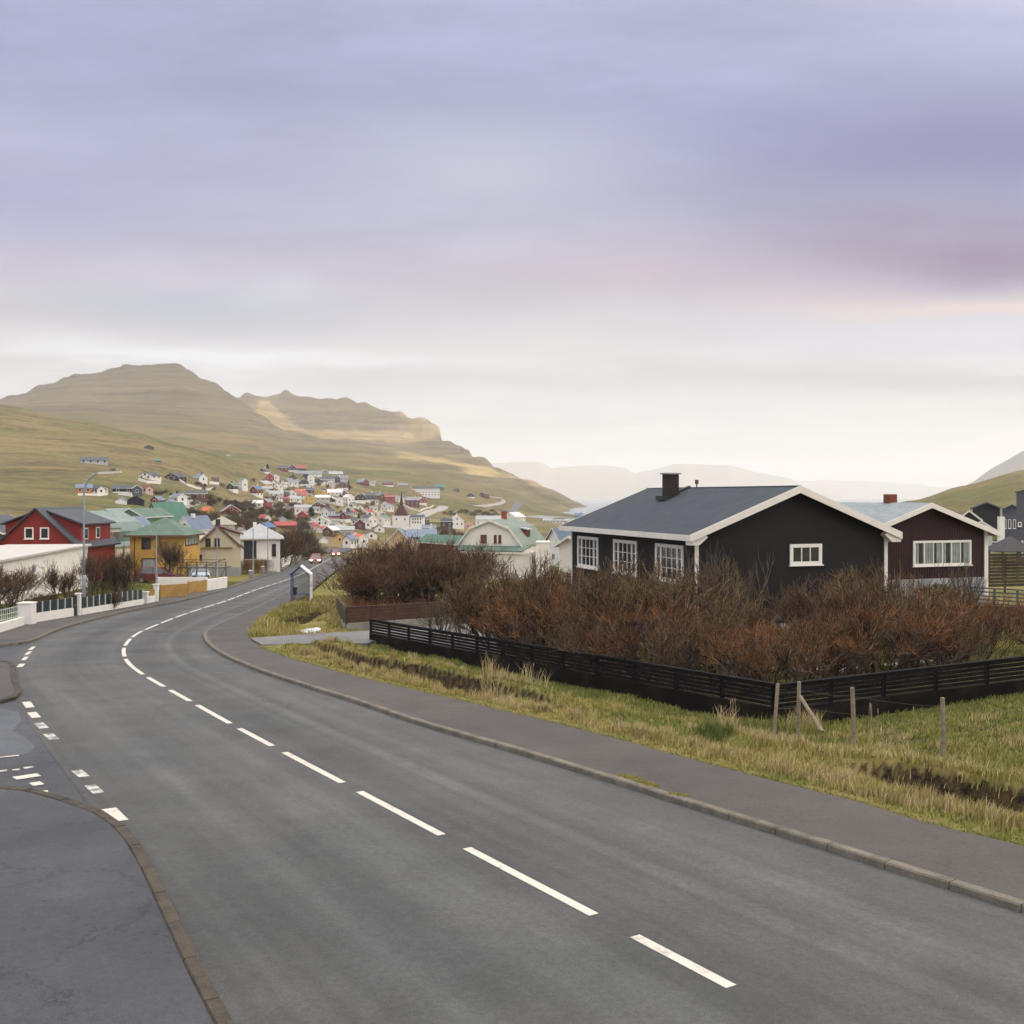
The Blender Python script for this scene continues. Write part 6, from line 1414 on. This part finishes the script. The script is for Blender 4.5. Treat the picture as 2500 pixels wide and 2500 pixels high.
row(['open0', 'open1'], [(-2.1, 43.6, 3.0), (-.9, 44.6, 3.3), (-3.2, 45.2, 2.7)], 'pale grey open shrub left of the brown shrubs', 'grey open shrubs')
row(['open1', 'open0'], [(7.2, 38.8, 4.8), (8.5, 39.3, 4.5)], 'thin bare sapling rising against the black gable wall', 'saplings by the black house', cat='tree', name='sapling')
row(['open0'], [(17.5, 46.0, 2.9), (20.6, 47.0, 3.2)], 'thin grey bush by the brown house corner', 'grey open shrubs')
row(['brown0', 'brown1', 'willow2'], [(-8.9, 61, 3.6), (-7.2, 62.5, 4.3), (-5.4, 62.5, 4.7), (-3.9, 62.5, 4.1), (-9.2, 68.5, 4.6), (-7.2, 68, 5.2), (-5.0, 69, 5.0), (-3.2, 68, 4.6)], 'big dark brown bush behind the dark red fence', 'bushes behind the dark red fence', wide=1.2)
row(['red0'], [(-7.6, 54.2, 1.55), (-6.4, 54.4, 1.65), (-5.1, 54.6, 1.6), (-3.8, 55, 1.5), (-8.6, 55.6, 1.6)], 'low reddish brush sticking up over the dark red fence', 'red brush')
row(['brown1', 'willow0'], [(.8, 61, 2.6), (3.0, 58, 2.9), (-.6, 53, 2.3), (1.8, 50, 2.6), (4.4, 60, 3.3)], 'brown bush between red fence and black house', 'bushes left of the black house', wide=1.1)
# left of the road
row(['brown0', 'brown1'], [(-31.6, 61.5, 3.0), (-29.4, 59.9, 3.1)], 'dark rust bush behind white wall at the left edge', 'bushes left of the bend', wide=1.2)
shrub('tree1', -28.0, 63.5, 3.3, .4, 'small bare tree in front of the white garage', 'bare trees on the left', 'tree', 'bare_tree')
row(['brown1', 'brown0'], [(-27.0, 66.6, 4.0), (-25.5, 67.0, 4.2)], 'dark bare bush between garage and yellow house', 'bushes left of the bend', wide=.62)
row(['brown0'], [(-26.2, 62.3, 1.4), (-24.7, 63.4, 1.3), (-27.8, 61.4, 1.4)], 'low dark brush behind the white slatted wall', 'low brush behind the white wall', wide=1.1)
shrub('tree0', -31.8, 95.5, 4.6, 1.0, 'thin bare tree in front of the yellow house', 'bare trees on the left', 'tree', 'bare_tree')
shrub('open1', -29.4, 92, 3.2, 2.0, 'small bare sapling between the yellow house and the deck', 'bare trees on the left', 'tree', 'sapling')
for i, u in enumerate((600, 618, 636, 654, 670)): x, y, z = gnd(u, 118 + i * 3.0); shrub('reed0', x, y, 2.1, i, 'reed coloured hedge section beside the white house, ' + ordw[i] + ' of 5', 'reed coloured hedge', 'hedge', 'hedge', wide=.95)
# woods and trees in the village, each planted on the ground
woods = [(672, 1392, 98, 'tree0'), (690, 1385, 105, 'tree1'), (704, 1384, 108, 'tree1'), (722, 1378, 104, 'tree0'), (742, 1366, 78, 'tree0'), (762, 1352, 62, 'tree1'), (684, 1370, 76, 'tree0'), (716, 1362, 72, 'tree1'),
    (560, 1300, 40, 'tree0'), (580, 1296, 44, 'tree1'), (604, 1302, 42, 'tree0'), (628, 1304, 40, 'tree1'), (612, 1278, 34, 'tree0'), (640, 1262, 30, 'tree1'), (664, 1270, 34, 'tree0'), (690, 1262, 30, 'tree1'), (706, 1268, 30, 'tree0'), (676, 1248, 26, 'tree1'), (720, 1246, 24, 'tree0'), (590, 1262, 34, 'tree0'),
    (520, 1236, 24, 'tree1'), (535, 1232, 22, 'tree0'), (470, 1272, 34, 'tree0'), (486, 1270, 30, 'tree1'), (446, 1262, 20, 'tree1'), (668, 1226, 18, 'tree0'), (755, 1246, 18, 'tree1'), (800, 1196, 16, 'tree0'), (780, 1190, 14, 'tree1'), (816, 1190, 16, 'tree1'), (850, 1262, 24, 'tree0'), (910, 1238, 18, 'tree1'),
    (1085, 1312, 30, 'tree1'), (1108, 1316, 26, 'tree0'), (500, 1188, 10, 'tree1'), (550, 1240, 26, 'tree1'), (380, 1208, 14, 'tree1'), (620, 1180, 16, 'tree1'), (1160, 1262, 14, 'tree1'), (1190, 1262, 14, 'tree0'), (1140, 1258, 16, 'tree0'), (730, 1330, 42, 'tree0'), (700, 1335, 46, 'tree1')]
woods.sort(); wz = {}
def wzone(u, v): return 'lining the far road' if v > 1325 else 'on the slope at the left' if u < 540 else 'in the upper village' if v < 1245 else 'in gardens above the white hipped house' if u < 760 else 'near the church'
for w_ in woods: wz.setdefault(wzone(w_[0], w_[1]), []).append(w_)
for zn, lst in wz.items():
    for i, (u, v, hp, key) in enumerate(lst):
        x, Y, z = ray_ground(u, v); lab = f"bare tree {zn}" + (f", {ORD[i] if i < 12 else ['thirteenth from the left', 'fourteenth from the left', 'fifteenth from the left', 'sixteenth from the left', 'seventeenth from the left'][i - 12]} of {len(lst)}" if len(lst) > 1 else '')
        shrub(key, x, Y, hp * Y / F, rnd.uniform(0, 6), lab, 'bare trees in the village', 'tree', 'bare_tree', wide=1.25, sink=.2)
# the gardens' undergrowth far off reads as one brown mass
tsegs = grow(301, 3, [.30, .34, .28, .20], [6, 6, 6], spread=.7, up=.22, rad=.03, wig=.25)
tA = np.concatenate([q[1] for q in tsegs]); tB = np.concatenate([q[2] for q in tsegs]); tR = np.maximum(np.concatenate([q[3] for q in tsegs]), .010)
TV, TF, tn = [], [], 0
areas = [((555, 640), (1262, 1312), 40, 4.2), ((600, 720), (1236, 1270), 26, 4), ((640, 760), (1262, 1300), 22, 4.2), ((560, 620), (1228, 1250), 16, 5), ((450, 520), (1218, 1236), 14, 4), ((380, 430), (1205, 1212), 6, 3), ((620, 860), (1165, 1260), 70, 3.2), ((860, 1000), (1215, 1300), 30, 3.5), ((440, 540), (1262, 1290), 26, 4.5), ((1080, 1240), (1248, 1262), 34, 4.0), ((660, 770), (1320, 1372), 30, 4.5), ((480, 590), (1184, 1200), 8, 3), ((1040, 1130), (1290, 1330), 20, 4)]
for (ua, ub), (va, vb), cnt, hh in areas:
    for _i in range(cnt):
        x, Y, z = ray_ground(rnd.uniform(ua, ub), rnd.uniform(va, vb)); s_ = hh * rnd.uniform(.5, 1.2); a = rnd.uniform(0, 6.28); ca, sa = math.cos(a), math.sin(a)
        def tf(p): return np.stack([(p[:, 0] * ca - p[:, 1] * sa) * s_ * 1.2 + x, (p[:, 0] * sa + p[:, 1] * ca) * s_ * 1.2 + Y, p[:, 2] * s_ + z - .1], -1)
        a_, b_ = tf(tA), tf(tB); q = nr.normal(0, 1, a_.shape); q /= np.linalg.norm(q, axis=1)[:, None]; w_ = (tR * s_ * 1.3)[:, None]
        TV.append(np.stack([a_ - q * w_, a_ + q * w_, b_], 1).reshape(-1, 3))
TV = np.concatenate(TV); tag(link('undergrowth', np_mesh('undergrowth', TV, np.arange(len(TV)).reshape(-1, 3), bark('garden_brush', (.075, .055, .038), (.12, .10, .05), .03, .5))), 'brown bare undergrowth in the village gardens', kind='stuff')
# evergreens
def conifer_mesh(seed, n=2600, shape=1.0, ls=.07):
    g = np.random.default_rng(seed); t = g.uniform(0, 1, n) ** .8; R = (.34 * (1 - t) ** shape + .02) * (1 + .25 * np.sin(t * 26 + g.uniform(0, 6)) ) ; a = g.uniform(0, 2 * math.pi, n); rr = R * np.sqrt(g.uniform(.25, 1, n)) * (1 + .22 * np.sin(a * 3 + t * 9))
    c = np.stack([rr * np.cos(a), rr * np.sin(a), .06 + .94 * t], -1); q = g.normal(0, 1, (n, 2, 3)); q /= np.linalg.norm(q, axis=2)[..., None]; s = ls * g.uniform(.5, 1.2, n)[:, None]
    V = np.stack([c - q[:, 0] * s * .5, c + q[:, 0] * s * .5, c + q[:, 1] * s], 1).reshape(-1, 3); return np_mesh('needles', V, np.arange(3 * n).reshape(-1, 3), M_conifer)
M_conifer = mat('evergreen_needles', (.022, .045, .018), .8, col2=(.05, .085, .03), vscale=2, island=.4, spec=.2); M_conifg = mat('bush_leaves_green', (.05, .085, .02), .8, col2=(.10, .13, .03), vscale=3, island=.4, spec=.2)
CM = [conifer_mesh(1), conifer_mesh(2, 3000, .45, .09)]; tb = MB(); tb.tube([(0, 0, -.05), (0, 0, .5), (0, 0, .95)], [.03, .02, .006], 6); TRK = tb.build('trunk', M_stem); TRKm = TRK.data; bpy.data.objects.remove(TRK)
def evergreen(u, v, hp, key, label, wide=1.0, Y=None, m_=None):
    if Y: x, Y, z = gnd(u, Y)
    else: x, Y, z = ray_ground(u, v)
    h = hp * Y / F; r = empty('evergreen_tree', (x, Y, z - .1), rnd.uniform(0, 6), label, 'tree', 'evergreen trees'); r.scale = (h * wide, h * wide, h); link('trunk', TRKm, r)
    me = CM[key]
    if m_:
        me = me.copy(); me.materials.clear(); me.materials.append(m_)
    link('crown', me, r)
for a in ((851, 1198, 26, 0, 'narrow dark spruce at the right edge of the upper village', .55), (575, 1246, 24, 1, 'dark round evergreen left of the long white house', 1.1), (592, 1250, 22, 1, 'dark round evergreen close under the long white house', 1.2), (615, 1252, 14, 1, 'low dark evergreen hedge tree in front of the long white house', 1.4),
          (653, 1147, 14, 1, 'lone dark tree behind the topmost left house', .8), (760, 1262, 24, 1, 'dark round evergreen beside the small red gabled house', .9), (700, 1268, 18, 1, 'dark evergreen in the middle gardens', 1.2), (876, 1275, 20, 0, 'dark evergreen left of the church', .8), (640, 1252, 14, 1, 'dark evergreen right of the long white house', 1.2),
          (1100, 1338, 30, 1, 'dark green bush below the church on its right', 1.3), (1078, 1325, 26, 1, 'dark evergreen right of the tan house', 1.0)): evergreen(*a)
for i, (u, Y, hp, w) in enumerate(((1350, 175, 74, .9), (1376, 172, 66, .9), (1338, 178, 56, .8))): evergreen(u, 0, hp, 1, 'bushy green pine rising behind the blue roof by the black house, ' + ordw[i] + ' of 3', w * 1.1, Y, M_conifg)
for i, (x, y, h, lab) in enumerate(((18.6, 44.5, 1.9, 'rounded mossy green bush below the long window of the brown house'), (1.2, 57.5, 1.5, 'green evergreen shrub behind the right end of the dark red fence'), (-1.4, 58.0, 1.4, 'green low shrub behind the middle of the dark red fence'))):
    r = empty('green_bush', (x, y, fz(x, y) - .1), i, lab, 'shrub'); r.scale = (h * 1.6, h * 1.6, h); me = CM[1].copy(); me.materials.clear(); me.materials.append(M_conifg); link('leaves', me, r); link('stem', TRKm, r)
# olive hedge left of the gambrel house
hg = np.random.default_rng(5); n = 14000; u_ = hg.uniform(0, 1, (n, 3)); x0, Yh = (1052 - U0) * 92 / F, 92; Lh = (1132 - 1052) * 92 / F; c = np.stack([x0 + u_[:, 0] * Lh, Yh + u_[:, 1] * 1.4, u_[:, 2] ** .7 * 2.1], -1); c[:, 2] *= 1 + .08 * np.sin(c[:, 0] * 3); zb = fz(x0 + 1, Yh); c[:, 2] += zb
q = hg.normal(0, .09, (n, 2, 3)); V = np.stack([c, c + q[:, 0], c + q[:, 1]], 1).reshape(-1, 3)
ho = link('hedge', np_mesh('hedge', V, np.arange(3 * n).reshape(-1, 3), mat('olive_hedge_leaves', (.16, .15, .03), .85, col2=(.22, .13, .03), vscale=1.5, island=.35))); tag(ho, 'yellow green clipped hedge left of the white gambrel house', 'hedge')

# ------------------------------------------------------------------ grass
def mat_grass(name):
    m = bpy.data.materials.new(name); m.use_nodes = True; nt = m.node_tree; b = nt.nodes['Principled BSDF']; N = nt.nodes.new; L = nt.links.new; b.inputs['Roughness'].default_value = .8; b.inputs['Specular IOR Level'].default_value = .15
    at = N('ShaderNodeAttribute'); at.attribute_name = 'tone'; r = N('ShaderNodeValToRGB'); L(at.outputs['Fac'], r.inputs[0]); cr = r.color_ramp
    st = [(0, (.085, .125, .038)), (.3, (.17, .195, .055)), (.55, (.31, .285, .085)), (.78, (.42, .345, .16)), (1, (.52, .43, .26))]
    while len(cr.elements) < len(st): cr.elements.new(.5)
    for e, (p, c) in zip(cr.elements, st): e.position = p; e.color = (*c, 1)
    g = N('ShaderNodeNewGeometry'); q = N('ShaderNodeMapRange'); q.inputs[3].default_value = .7; q.inputs[4].default_value = 1.3; L(g.outputs['Random Per Island'], q.inputs[0]); s = N('ShaderNodeVectorMath'); s.operation = 'SCALE'; L(r.outputs[0], s.inputs[0]); L(q.outputs[0], s.inputs['Scale']); L(s.outputs[0], b.inputs['Base Color'])
    return m
M_grass = mat_grass('grass_blades')
def blades(name, x, y, h, tone, w=.012, lean=.35, kind='stuff', label=None, z=None):
    n = len(x); z = gz(x, y) - .02 if z is None else z; a = nr.uniform(0, 2 * math.pi, n); la = a + nr.normal(0, .7, n); l = h * np.abs(nr.normal(lean, .2, n)); w = w * nr.uniform(.7, 1.4, n) * (1 + y / 90)
    px, py = -np.sin(a) * w, np.cos(a) * w; lx, ly = np.cos(la) * l + h * .10, np.sin(la) * l
    A = np.stack([x - px, y - py, z], -1); B = np.stack([x + px, y + py, z], -1); C1 = np.stack([x + lx * .35 + px * .7, y + ly * .35 + py * .7, z + h * .6], -1); C0 = np.stack([x + lx * .35 - px * .7, y + ly * .35 - py * .7, z + h * .6], -1)
    T_ = np.stack([x + lx, y + ly, z + h * .98], -1); V = np.stack([A, B, C1, C0, T_], 1).reshape(-1, 3); i = np.arange(n)[:, None] * 5
    F_ = np.concatenate([np.concatenate([i, i + 1, i + 2], 1), np.concatenate([i, i + 2, i + 3], 1), np.concatenate([i + 3, i + 2, i + 4], 1)]); me = np_mesh(name, V, F_, M_grass, attr={'tone': np.repeat(np.clip(tone, 0, 1), 5)})
    return tag(link(name, me), label, kind=kind)
FA = [(-6.2, 45), (6.58, 25.78)]; FB = [(6.58, 25.78), (22.5, 28.6)]
def outside_fence(x, y):
    # true on the road side of the black fence
    a = (6.58 + 6.2) * (y - 45) - (25.78 - 45) * (x + 6.2); b = (22.5 - 6.58) * (y - 25.78) - (28.6 - 25.78) * (x - 6.58)
    return np.where(x < 6.58, a < 0, b < 0) & (y < 46.5)
def scatter(n, x0, x1, y0, y1, f):
    x = nr.uniform(x0, x1, n); y = nr.uniform(y0, y1, n); vis = np.abs(x) < y * .62 + 3; x, y = x[vis], y[vis]; k = f(x, y); return x[k], y[k]
def verge(x, y): return (~paved_mask(x, y)) & outside_fence(x, y)
x, y = scatter(900000, -9.5, 22, 8, 46, verge)
dp, _ = pline_dist(x, y, PV); dd, sd_ = pline_dist(x, y, DI)
keep = nr.uniform(0, 1, len(x)) < np.clip(26 / np.maximum(y, 12) , 0, 1) * .62
x, y, dp, dd, sd_ = x[keep], y[keep], dp[keep], dd[keep], sd_[keep]
xwb = np.clip((1 - sstep(x, .6, 2.0)) + sstep(x, 6.0, 7.5), .12, 1); dd = np.maximum(dd + np.where(sd_ < 0, .22 * vnoise(x * 1.6, y * 1.6, 77) + .12 * vnoise(x * 4.3, y * 4.3, 78), 0), 0); bare = (dd < np.where(sd_ < 0, .40, .30) * (1 + .35 * vnoise(x * 2, y * 2, 4))) & (nr.uniform(0, 1, len(x)) < .94 * xwb)
x, y, dp, dd, sd_, xwb = (q[~bare] for q in (x, y, dp, dd, sd_, xwb))
n1 = fbm(x * .5, y * .5, 3, 61); n2 = fbm(x * 1.7, y * 1.7, 3, 71); fardit = sd_ < 0; right = sstep(x, 5.5, 8.5)
tone = .46 + .16 * n1 + .14 * n2; tone = np.where(~fardit, .50 + .25 * n2 + .12 * n1, tone)
straw = np.exp(-((dd - .5) / .55) ** 2) * (~fardit); tone += straw * .28
tone = np.where(fardit, (.34 + .2 * n1 + .12 * n2) * (1 - right) + right * (.50 + .42 * n1 + .2 * n2), tone)
tone = np.where(fardit & (dd < 1.0), tone + .10, tone)
rf_ = fardit * right; far_r = rf_ * sstep(dd, 2.6, 4.2); tone = tone * (1 - far_r) + far_r * (.36 + .22 * n1 + .14 * n2)
tone = tone + nr.normal(0, .08, len(x))
h = .065 + .05 * np.clip(n2 + .3, 0, 1) + .10 * straw * np.clip(n1 + .5, 0, 1); h = np.where(fardit, .07 + .05 * np.clip(n1 + .4, 0, 1), h); h = h + rf_ * (1 - sstep(dd, 2.8, 4.4)) * .13 * np.clip(.5 + n1 * 1.2, 0, 1)
h = np.where((~fardit) & (dd < 1.4), h * (.45 + .55 * (1 - np.clip(xwb, 0, 1))) , h); h = h * sstep(dp, -.05, .5) + .03; h = h * nr.uniform(.6, 1.35, len(h))
blades('grass', x, y, h, tone, .0085)
# tall dry grass: tufts along the ditch and stalks
tx, ty, th, tt = [], [], [], []
def tuft(cx, cy, n, rad, h, tone): a = nr.uniform(0, 6.28, n); r = rad * np.sqrt(nr.uniform(0, 1, n)); tx.append(cx + r * np.cos(a)); ty.append(cy + r * np.sin(a)); th.append(h * nr.uniform(.5, 1.15, n)); tt.append(np.full(n, tone) + nr.normal(0, .07, n))
DIa = np.array(DI); ddir = np.gradient(DIa, axis=0); ddir /= np.hypot(ddir[:, 0], ddir[:, 1])[:, None]; dn_ = np.stack([ddir[:, 1], -ddir[:, 0]], -1)
if _[0] is None: pass
for i in range(330):
    k = rnd.randrange(len(DIa)); off = rnd.choice([1, 1, 1, -1]) * rnd.uniform(.45, 1.5); sgn_ = 1 if pline_dist(np.array([DIa[k][0] + dn_[k][0]]), np.array([DIa[k][1] + dn_[k][1]]), PV)[0][0] < pline_dist(np.array([DIa[k][0] - dn_[k][0]]), np.array([DIa[k][1] - dn_[k][1]]), PV)[0][0] else -1
    p = DIa[k] + dn_[k] * off * sgn_
    if verge(np.array([p[0]]), np.array([p[1]]))[0] and pline_dist(np.array([p[0]]), np.array([p[1]]), PV)[0][0] > .5: tuft(p[0], p[1], rnd.randrange(50, 130), rnd.uniform(.12, .3), rnd.uniform(.16, .36), rnd.uniform(.62, .95))
for i in range(150):
    xx, yy = rnd.uniform(5.5, 15), rnd.uniform(17.5, 24.5)
    if verge(np.array([xx]), np.array([yy]))[0] and pline_dist(np.array([xx]), np.array([yy]), DI)[0][0] > .7: tuft(xx, yy, rnd.randrange(60, 150), rnd.uniform(.15, .4), rnd.uniform(.12, .30), rnd.choice([.5, .68, .8, .9]))
for (u, v, n, rad, hh, to) in ((1206, 1690, 110, .45, .5, .9), (1190, 1680, 60, .2, .8, .85), (1742, 1800, 380, .45, .38, .12), (1850, 1775, 300, .5, .42, .2), (1960, 1770, 300, .45, .5, .8), (1940, 1775, 200, .5, .42, .4), (1300, 1690, 60, .5, .7, .9), (630, 1553, 200, .4, .4, .6), (1775, 1770, 60, .3, .6, .9), (745, 1592, 200, .5, .3, .55)):
    gx, gy = G(u, v, .1); tuft(gx, gy, n, rad, hh, to)
X_, Y_, H_, T_ = (np.concatenate(q) for q in (tx, ty, th, tt)); ok = ~paved_mask(X_, Y_); blades('dry_grass', X_[ok], Y_[ok], H_[ok], T_[ok], .006, .30)
_mx, _my = [], []
for (u, v, n, rad) in ((1528, 1895, 60, .12), (1548, 1902, 70, .12), (1572, 1911, 50, .10), (1590, 1918, 60, .10), (1648, 1938, 40, .08), (1665, 1942, 40, .08)):
    gx, gy = G(u, v, .11); a_ = nr.uniform(0, 6.28, n * 4); r_ = rad * np.sqrt(nr.uniform(0, 1, n * 4)); _mx.append(gx + r_ * np.cos(a_) * 1.6); _my.append(gy + r_ * np.sin(a_))
_mx, _my = np.concatenate(_mx), np.concatenate(_my); blades('kerb_moss', _mx, _my, np.full(len(_mx), .025), np.full(len(_mx), .56), .012, z=plane_z(_mx, _my) + .105)
# thin seed stalks standing up against the fence
bb = MB(); 
for (u, v0, v1) in ((1178, 1612, 1690), (1196, 1608, 1690), (1214, 1622, 1700), (1278, 1636, 1690), (1285, 1632, 1690), (1298, 1618, 1690), (1306, 1650, 1690), (1506, 1693, 1730), (1530, 1704, 1735), (1550, 1704, 1740), (1758, 1722, 1790), (1785, 1708, 1780), (1792, 1706, 1778), (1798, 1704, 1776), (2118, 1716, 1790), (2145, 1730, 1780), (2230, 1724, 1790)):
    gx, gy = G(u, v1, .15); zt = Zc(gy, v0); zb_ = fz(gx, gy); l = rnd.uniform(-.06, .06); bb.tube([(gx, gy, zb_ - .05), (gx + l * .4, gy, (zb_ + zt) / 2), (gx + l, gy, zt)], [.006, .005, .004], 4); bb.tube([(gx + l, gy, zt - .10), (gx + l * 1.15, gy, zt)], [.011, .008], 5)
tag(bb.build('grass_stalks', mat('straw_stalk', (.38, .30, .17), .85)), kind='stuff')
# rougher grass elsewhere near the camera: bank by the shelter, gardens behind the fences
def rough(x, y): return (~paved_mask(x, y)) & ((y > 46.5) | ~outside_fence(x, y)) & (x > y * -.30) & (((y - 42.3) * .947 - (x - 7.6) * .322 < 2.5) | (x < 2))
x, y = scatter(420000, -19, 26, 25, 76, rough); dd2, _s = pline_dist(x, y, D2); gq = G(764, 1536); k = ~((dd2 < .95) & (nr.uniform(0, 1, len(x)) < .93)) & (np.hypot(x - gq[0], (y - gq[1]) * .35) > .62); x, y = x[k], y[k]; n1 = fbm(x * .45, y * .45, 3, 81)
tone = np.where(x < -8, .60, .34) + .3 * n1 + nr.normal(0, .09, len(x)); blades('rough_grass', x, y, (.09 + .06 * np.clip(n1 + .4, 0, 1)) * nr.uniform(.6, 1.5, len(x)) * np.where(x < -8, 1.5, 1), tone, .013)
def leftg(x, y): return (~paved_mask(x, y)) & (y > 1.0 * (x + 90) * 0 + 54)
x, y = scatter(60000, -40, -20, 54, 100, leftg); n1 = fbm(x * .4, y * .4, 3, 91); blades('lawn_grass', x, y, .09 * nr.uniform(.6, 1.5, len(x)), .3 + .3 * n1, .02)
# snow left in the shade of the shrubs, and water in the ditch by the shelter
M_snow = mat('old_snow', (.72, .73, .75), .7, col2=(.55, .56, .58), vscale=3, bump=.3, bscale=8)
def blob(name, label, u, v, rx, ry, material, cat='snow', h=.05, seed=0, Y=None):
    x, y = G(u, v, .1); x, y = (x, y) if Y is None else ((u - U0) * Y / F, Y); n = 18; b = MB(); c = (x, y, fz(x, y) + h + .04); ring = []
    for k in range(n): a = 2 * math.pi * k / n; q = 1 + .3 * math.sin(a * 3 + seed) + .15 * math.sin(a * 5 + seed * 2); X2, Y2 = x + rx * q * math.cos(a), y + ry * q * math.sin(a); ring.append((X2, Y2, fz(X2, Y2) + .02))
    for k in range(n): b.face([c, ring[k], ring[(k + 1) % n]])
    return tag(b.build(name, material, smooth=True), label, cat)
sn = 'patches of old snow'
for i, (u, Y, rx, ry, lab) in enumerate(((2000, 34.5, 1.2, .55, 'largest snow patch under the shrubs, behind the black fence'), (2185, 33.8, .5, .4, 'snow patch under the shrubs, left of the two rightmost'), (2245, 34.2, .9, .45, 'snow patch near the right end of the shrubs'), (1393, 37.5, .4, .3, 'small pale snow patch deep in the left shrubs'), (2078, 33.4, .4, .3, 'tiny snow fleck right of the largest patch'))):
    o = blob('snow_patch', lab, u, 0, rx, ry, M_snow, seed=i, Y=Y); o['group'] = sn
wt = blob('ditch_water', None, 764, 1536, .45, .5, mat('ditch_water_painted_sheen', (.62, .64, .66), .15, col2=(.30, .31, .32), vscale=3, lo=.5, hi=.62), None, .01, 4); wt['kind'] = 'structure'  # pale colour stands in for sky reflected on the ditch water
# ------------------------------------------------------------------ unseen sheet added to block the sun, holes shaped over saddle and cliff
sdn = np.array(sd); ZCL = 1500.0
def to_blocker(u, v):
    x, Y, z = ray_ground(u, v); t = (ZCL - z) / sdn[2]; return (x + sdn[0] * t, Y + sdn[1] * t)
litA = [(585, 962), (646, 967), (673, 987), (733, 1028), (762, 1050), (807, 1052), (900, 1050), (976, 1048), (981, 1008), (1009, 1010), (1050, 1025), (1076, 1045), (1081, 1078), (1020, 1086), (960, 1087), (929, 1084), (875, 1078), (774, 1066), (706, 1056), (659, 1030), (606, 988)]
litB = [(955, 1098), (1060, 1118), (1200, 1150), (1330, 1186), (1420, 1224), (1330, 1196), (1200, 1166), (1060, 1134), (960, 1108)]
litC = [(860, 1141), (930, 1143), (1010, 1153), (1130, 1176), (1010, 1163), (930, 1151), (860, 1148)]
HOLES = [[to_blocker(*p) for p in q] for q in (litA, litB, litC)]
cs = 22.0; cxs = np.arange(100, 4300, cs); cys = np.arange(-2900, 2600, cs); CX, CY = np.meshgrid(cxs, cys); mid_x, mid_y = CX[:-1, :-1] + cs / 2, CY[:-1, :-1] + cs / 2
wx, wy = mid_x + 14 * fbm(mid_x / 60, mid_y / 60, 3, 5), mid_y + 14 * fbm(mid_x / 60 + 9, mid_y / 60, 3, 6)
holes = np.zeros(mid_x.shape, bool)
for hq in HOLES: holes |= in_poly(wx, wy, hq)
edge_n = fbm(mid_x / 500, mid_y / 500, 4, 3) * 250; holes |= (mid_x < 300 + edge_n) | (mid_x > 4000 + edge_n) | (mid_y < -2650 + edge_n) | (mid_y > 2350 + edge_n)
idc = np.arange(CX.size).reshape(CX.shape); fc = np.stack([idc[:-1, :-1], idc[:-1, 1:], idc[1:, 1:], idc[1:, :-1]], -1)[~holes]
CZm = ZCL + 18 * fbm(CX / 180, CY / 180, 4, 15); Vb = np.stack([CX.ravel(), CY.ravel(), CZm.ravel()], -1); Vt = Vb.copy(); Vt[:, 2] += 26 + 14 * fbm(CX.ravel() / 120, CY.ravel() / 120, 3, 19)
M_sun_blocker = bpy.data.materials.new('sun_blocker_translucent'); M_sun_blocker.use_nodes = True; nt = M_sun_blocker.node_tree; nt.nodes.remove(nt.nodes['Principled BSDF']); tr = nt.nodes.new('ShaderNodeBsdfTranslucent'); tr.inputs[0].default_value = (.97, .97, .98, 1); nt.links.new(tr.outputs[0], nt.nodes['Material Output'].inputs['Surface'])
NV = len(Vb); tag(link('sun_blocker', np_mesh('sun_blocker', np.concatenate([Vb, Vt]), np.concatenate([fc, fc[:, ::-1] + NV]), M_sun_blocker, smooth=True)), kind='stuff')
sun_d.energy = 5.0; sun_d.angle = math.radians(.53)
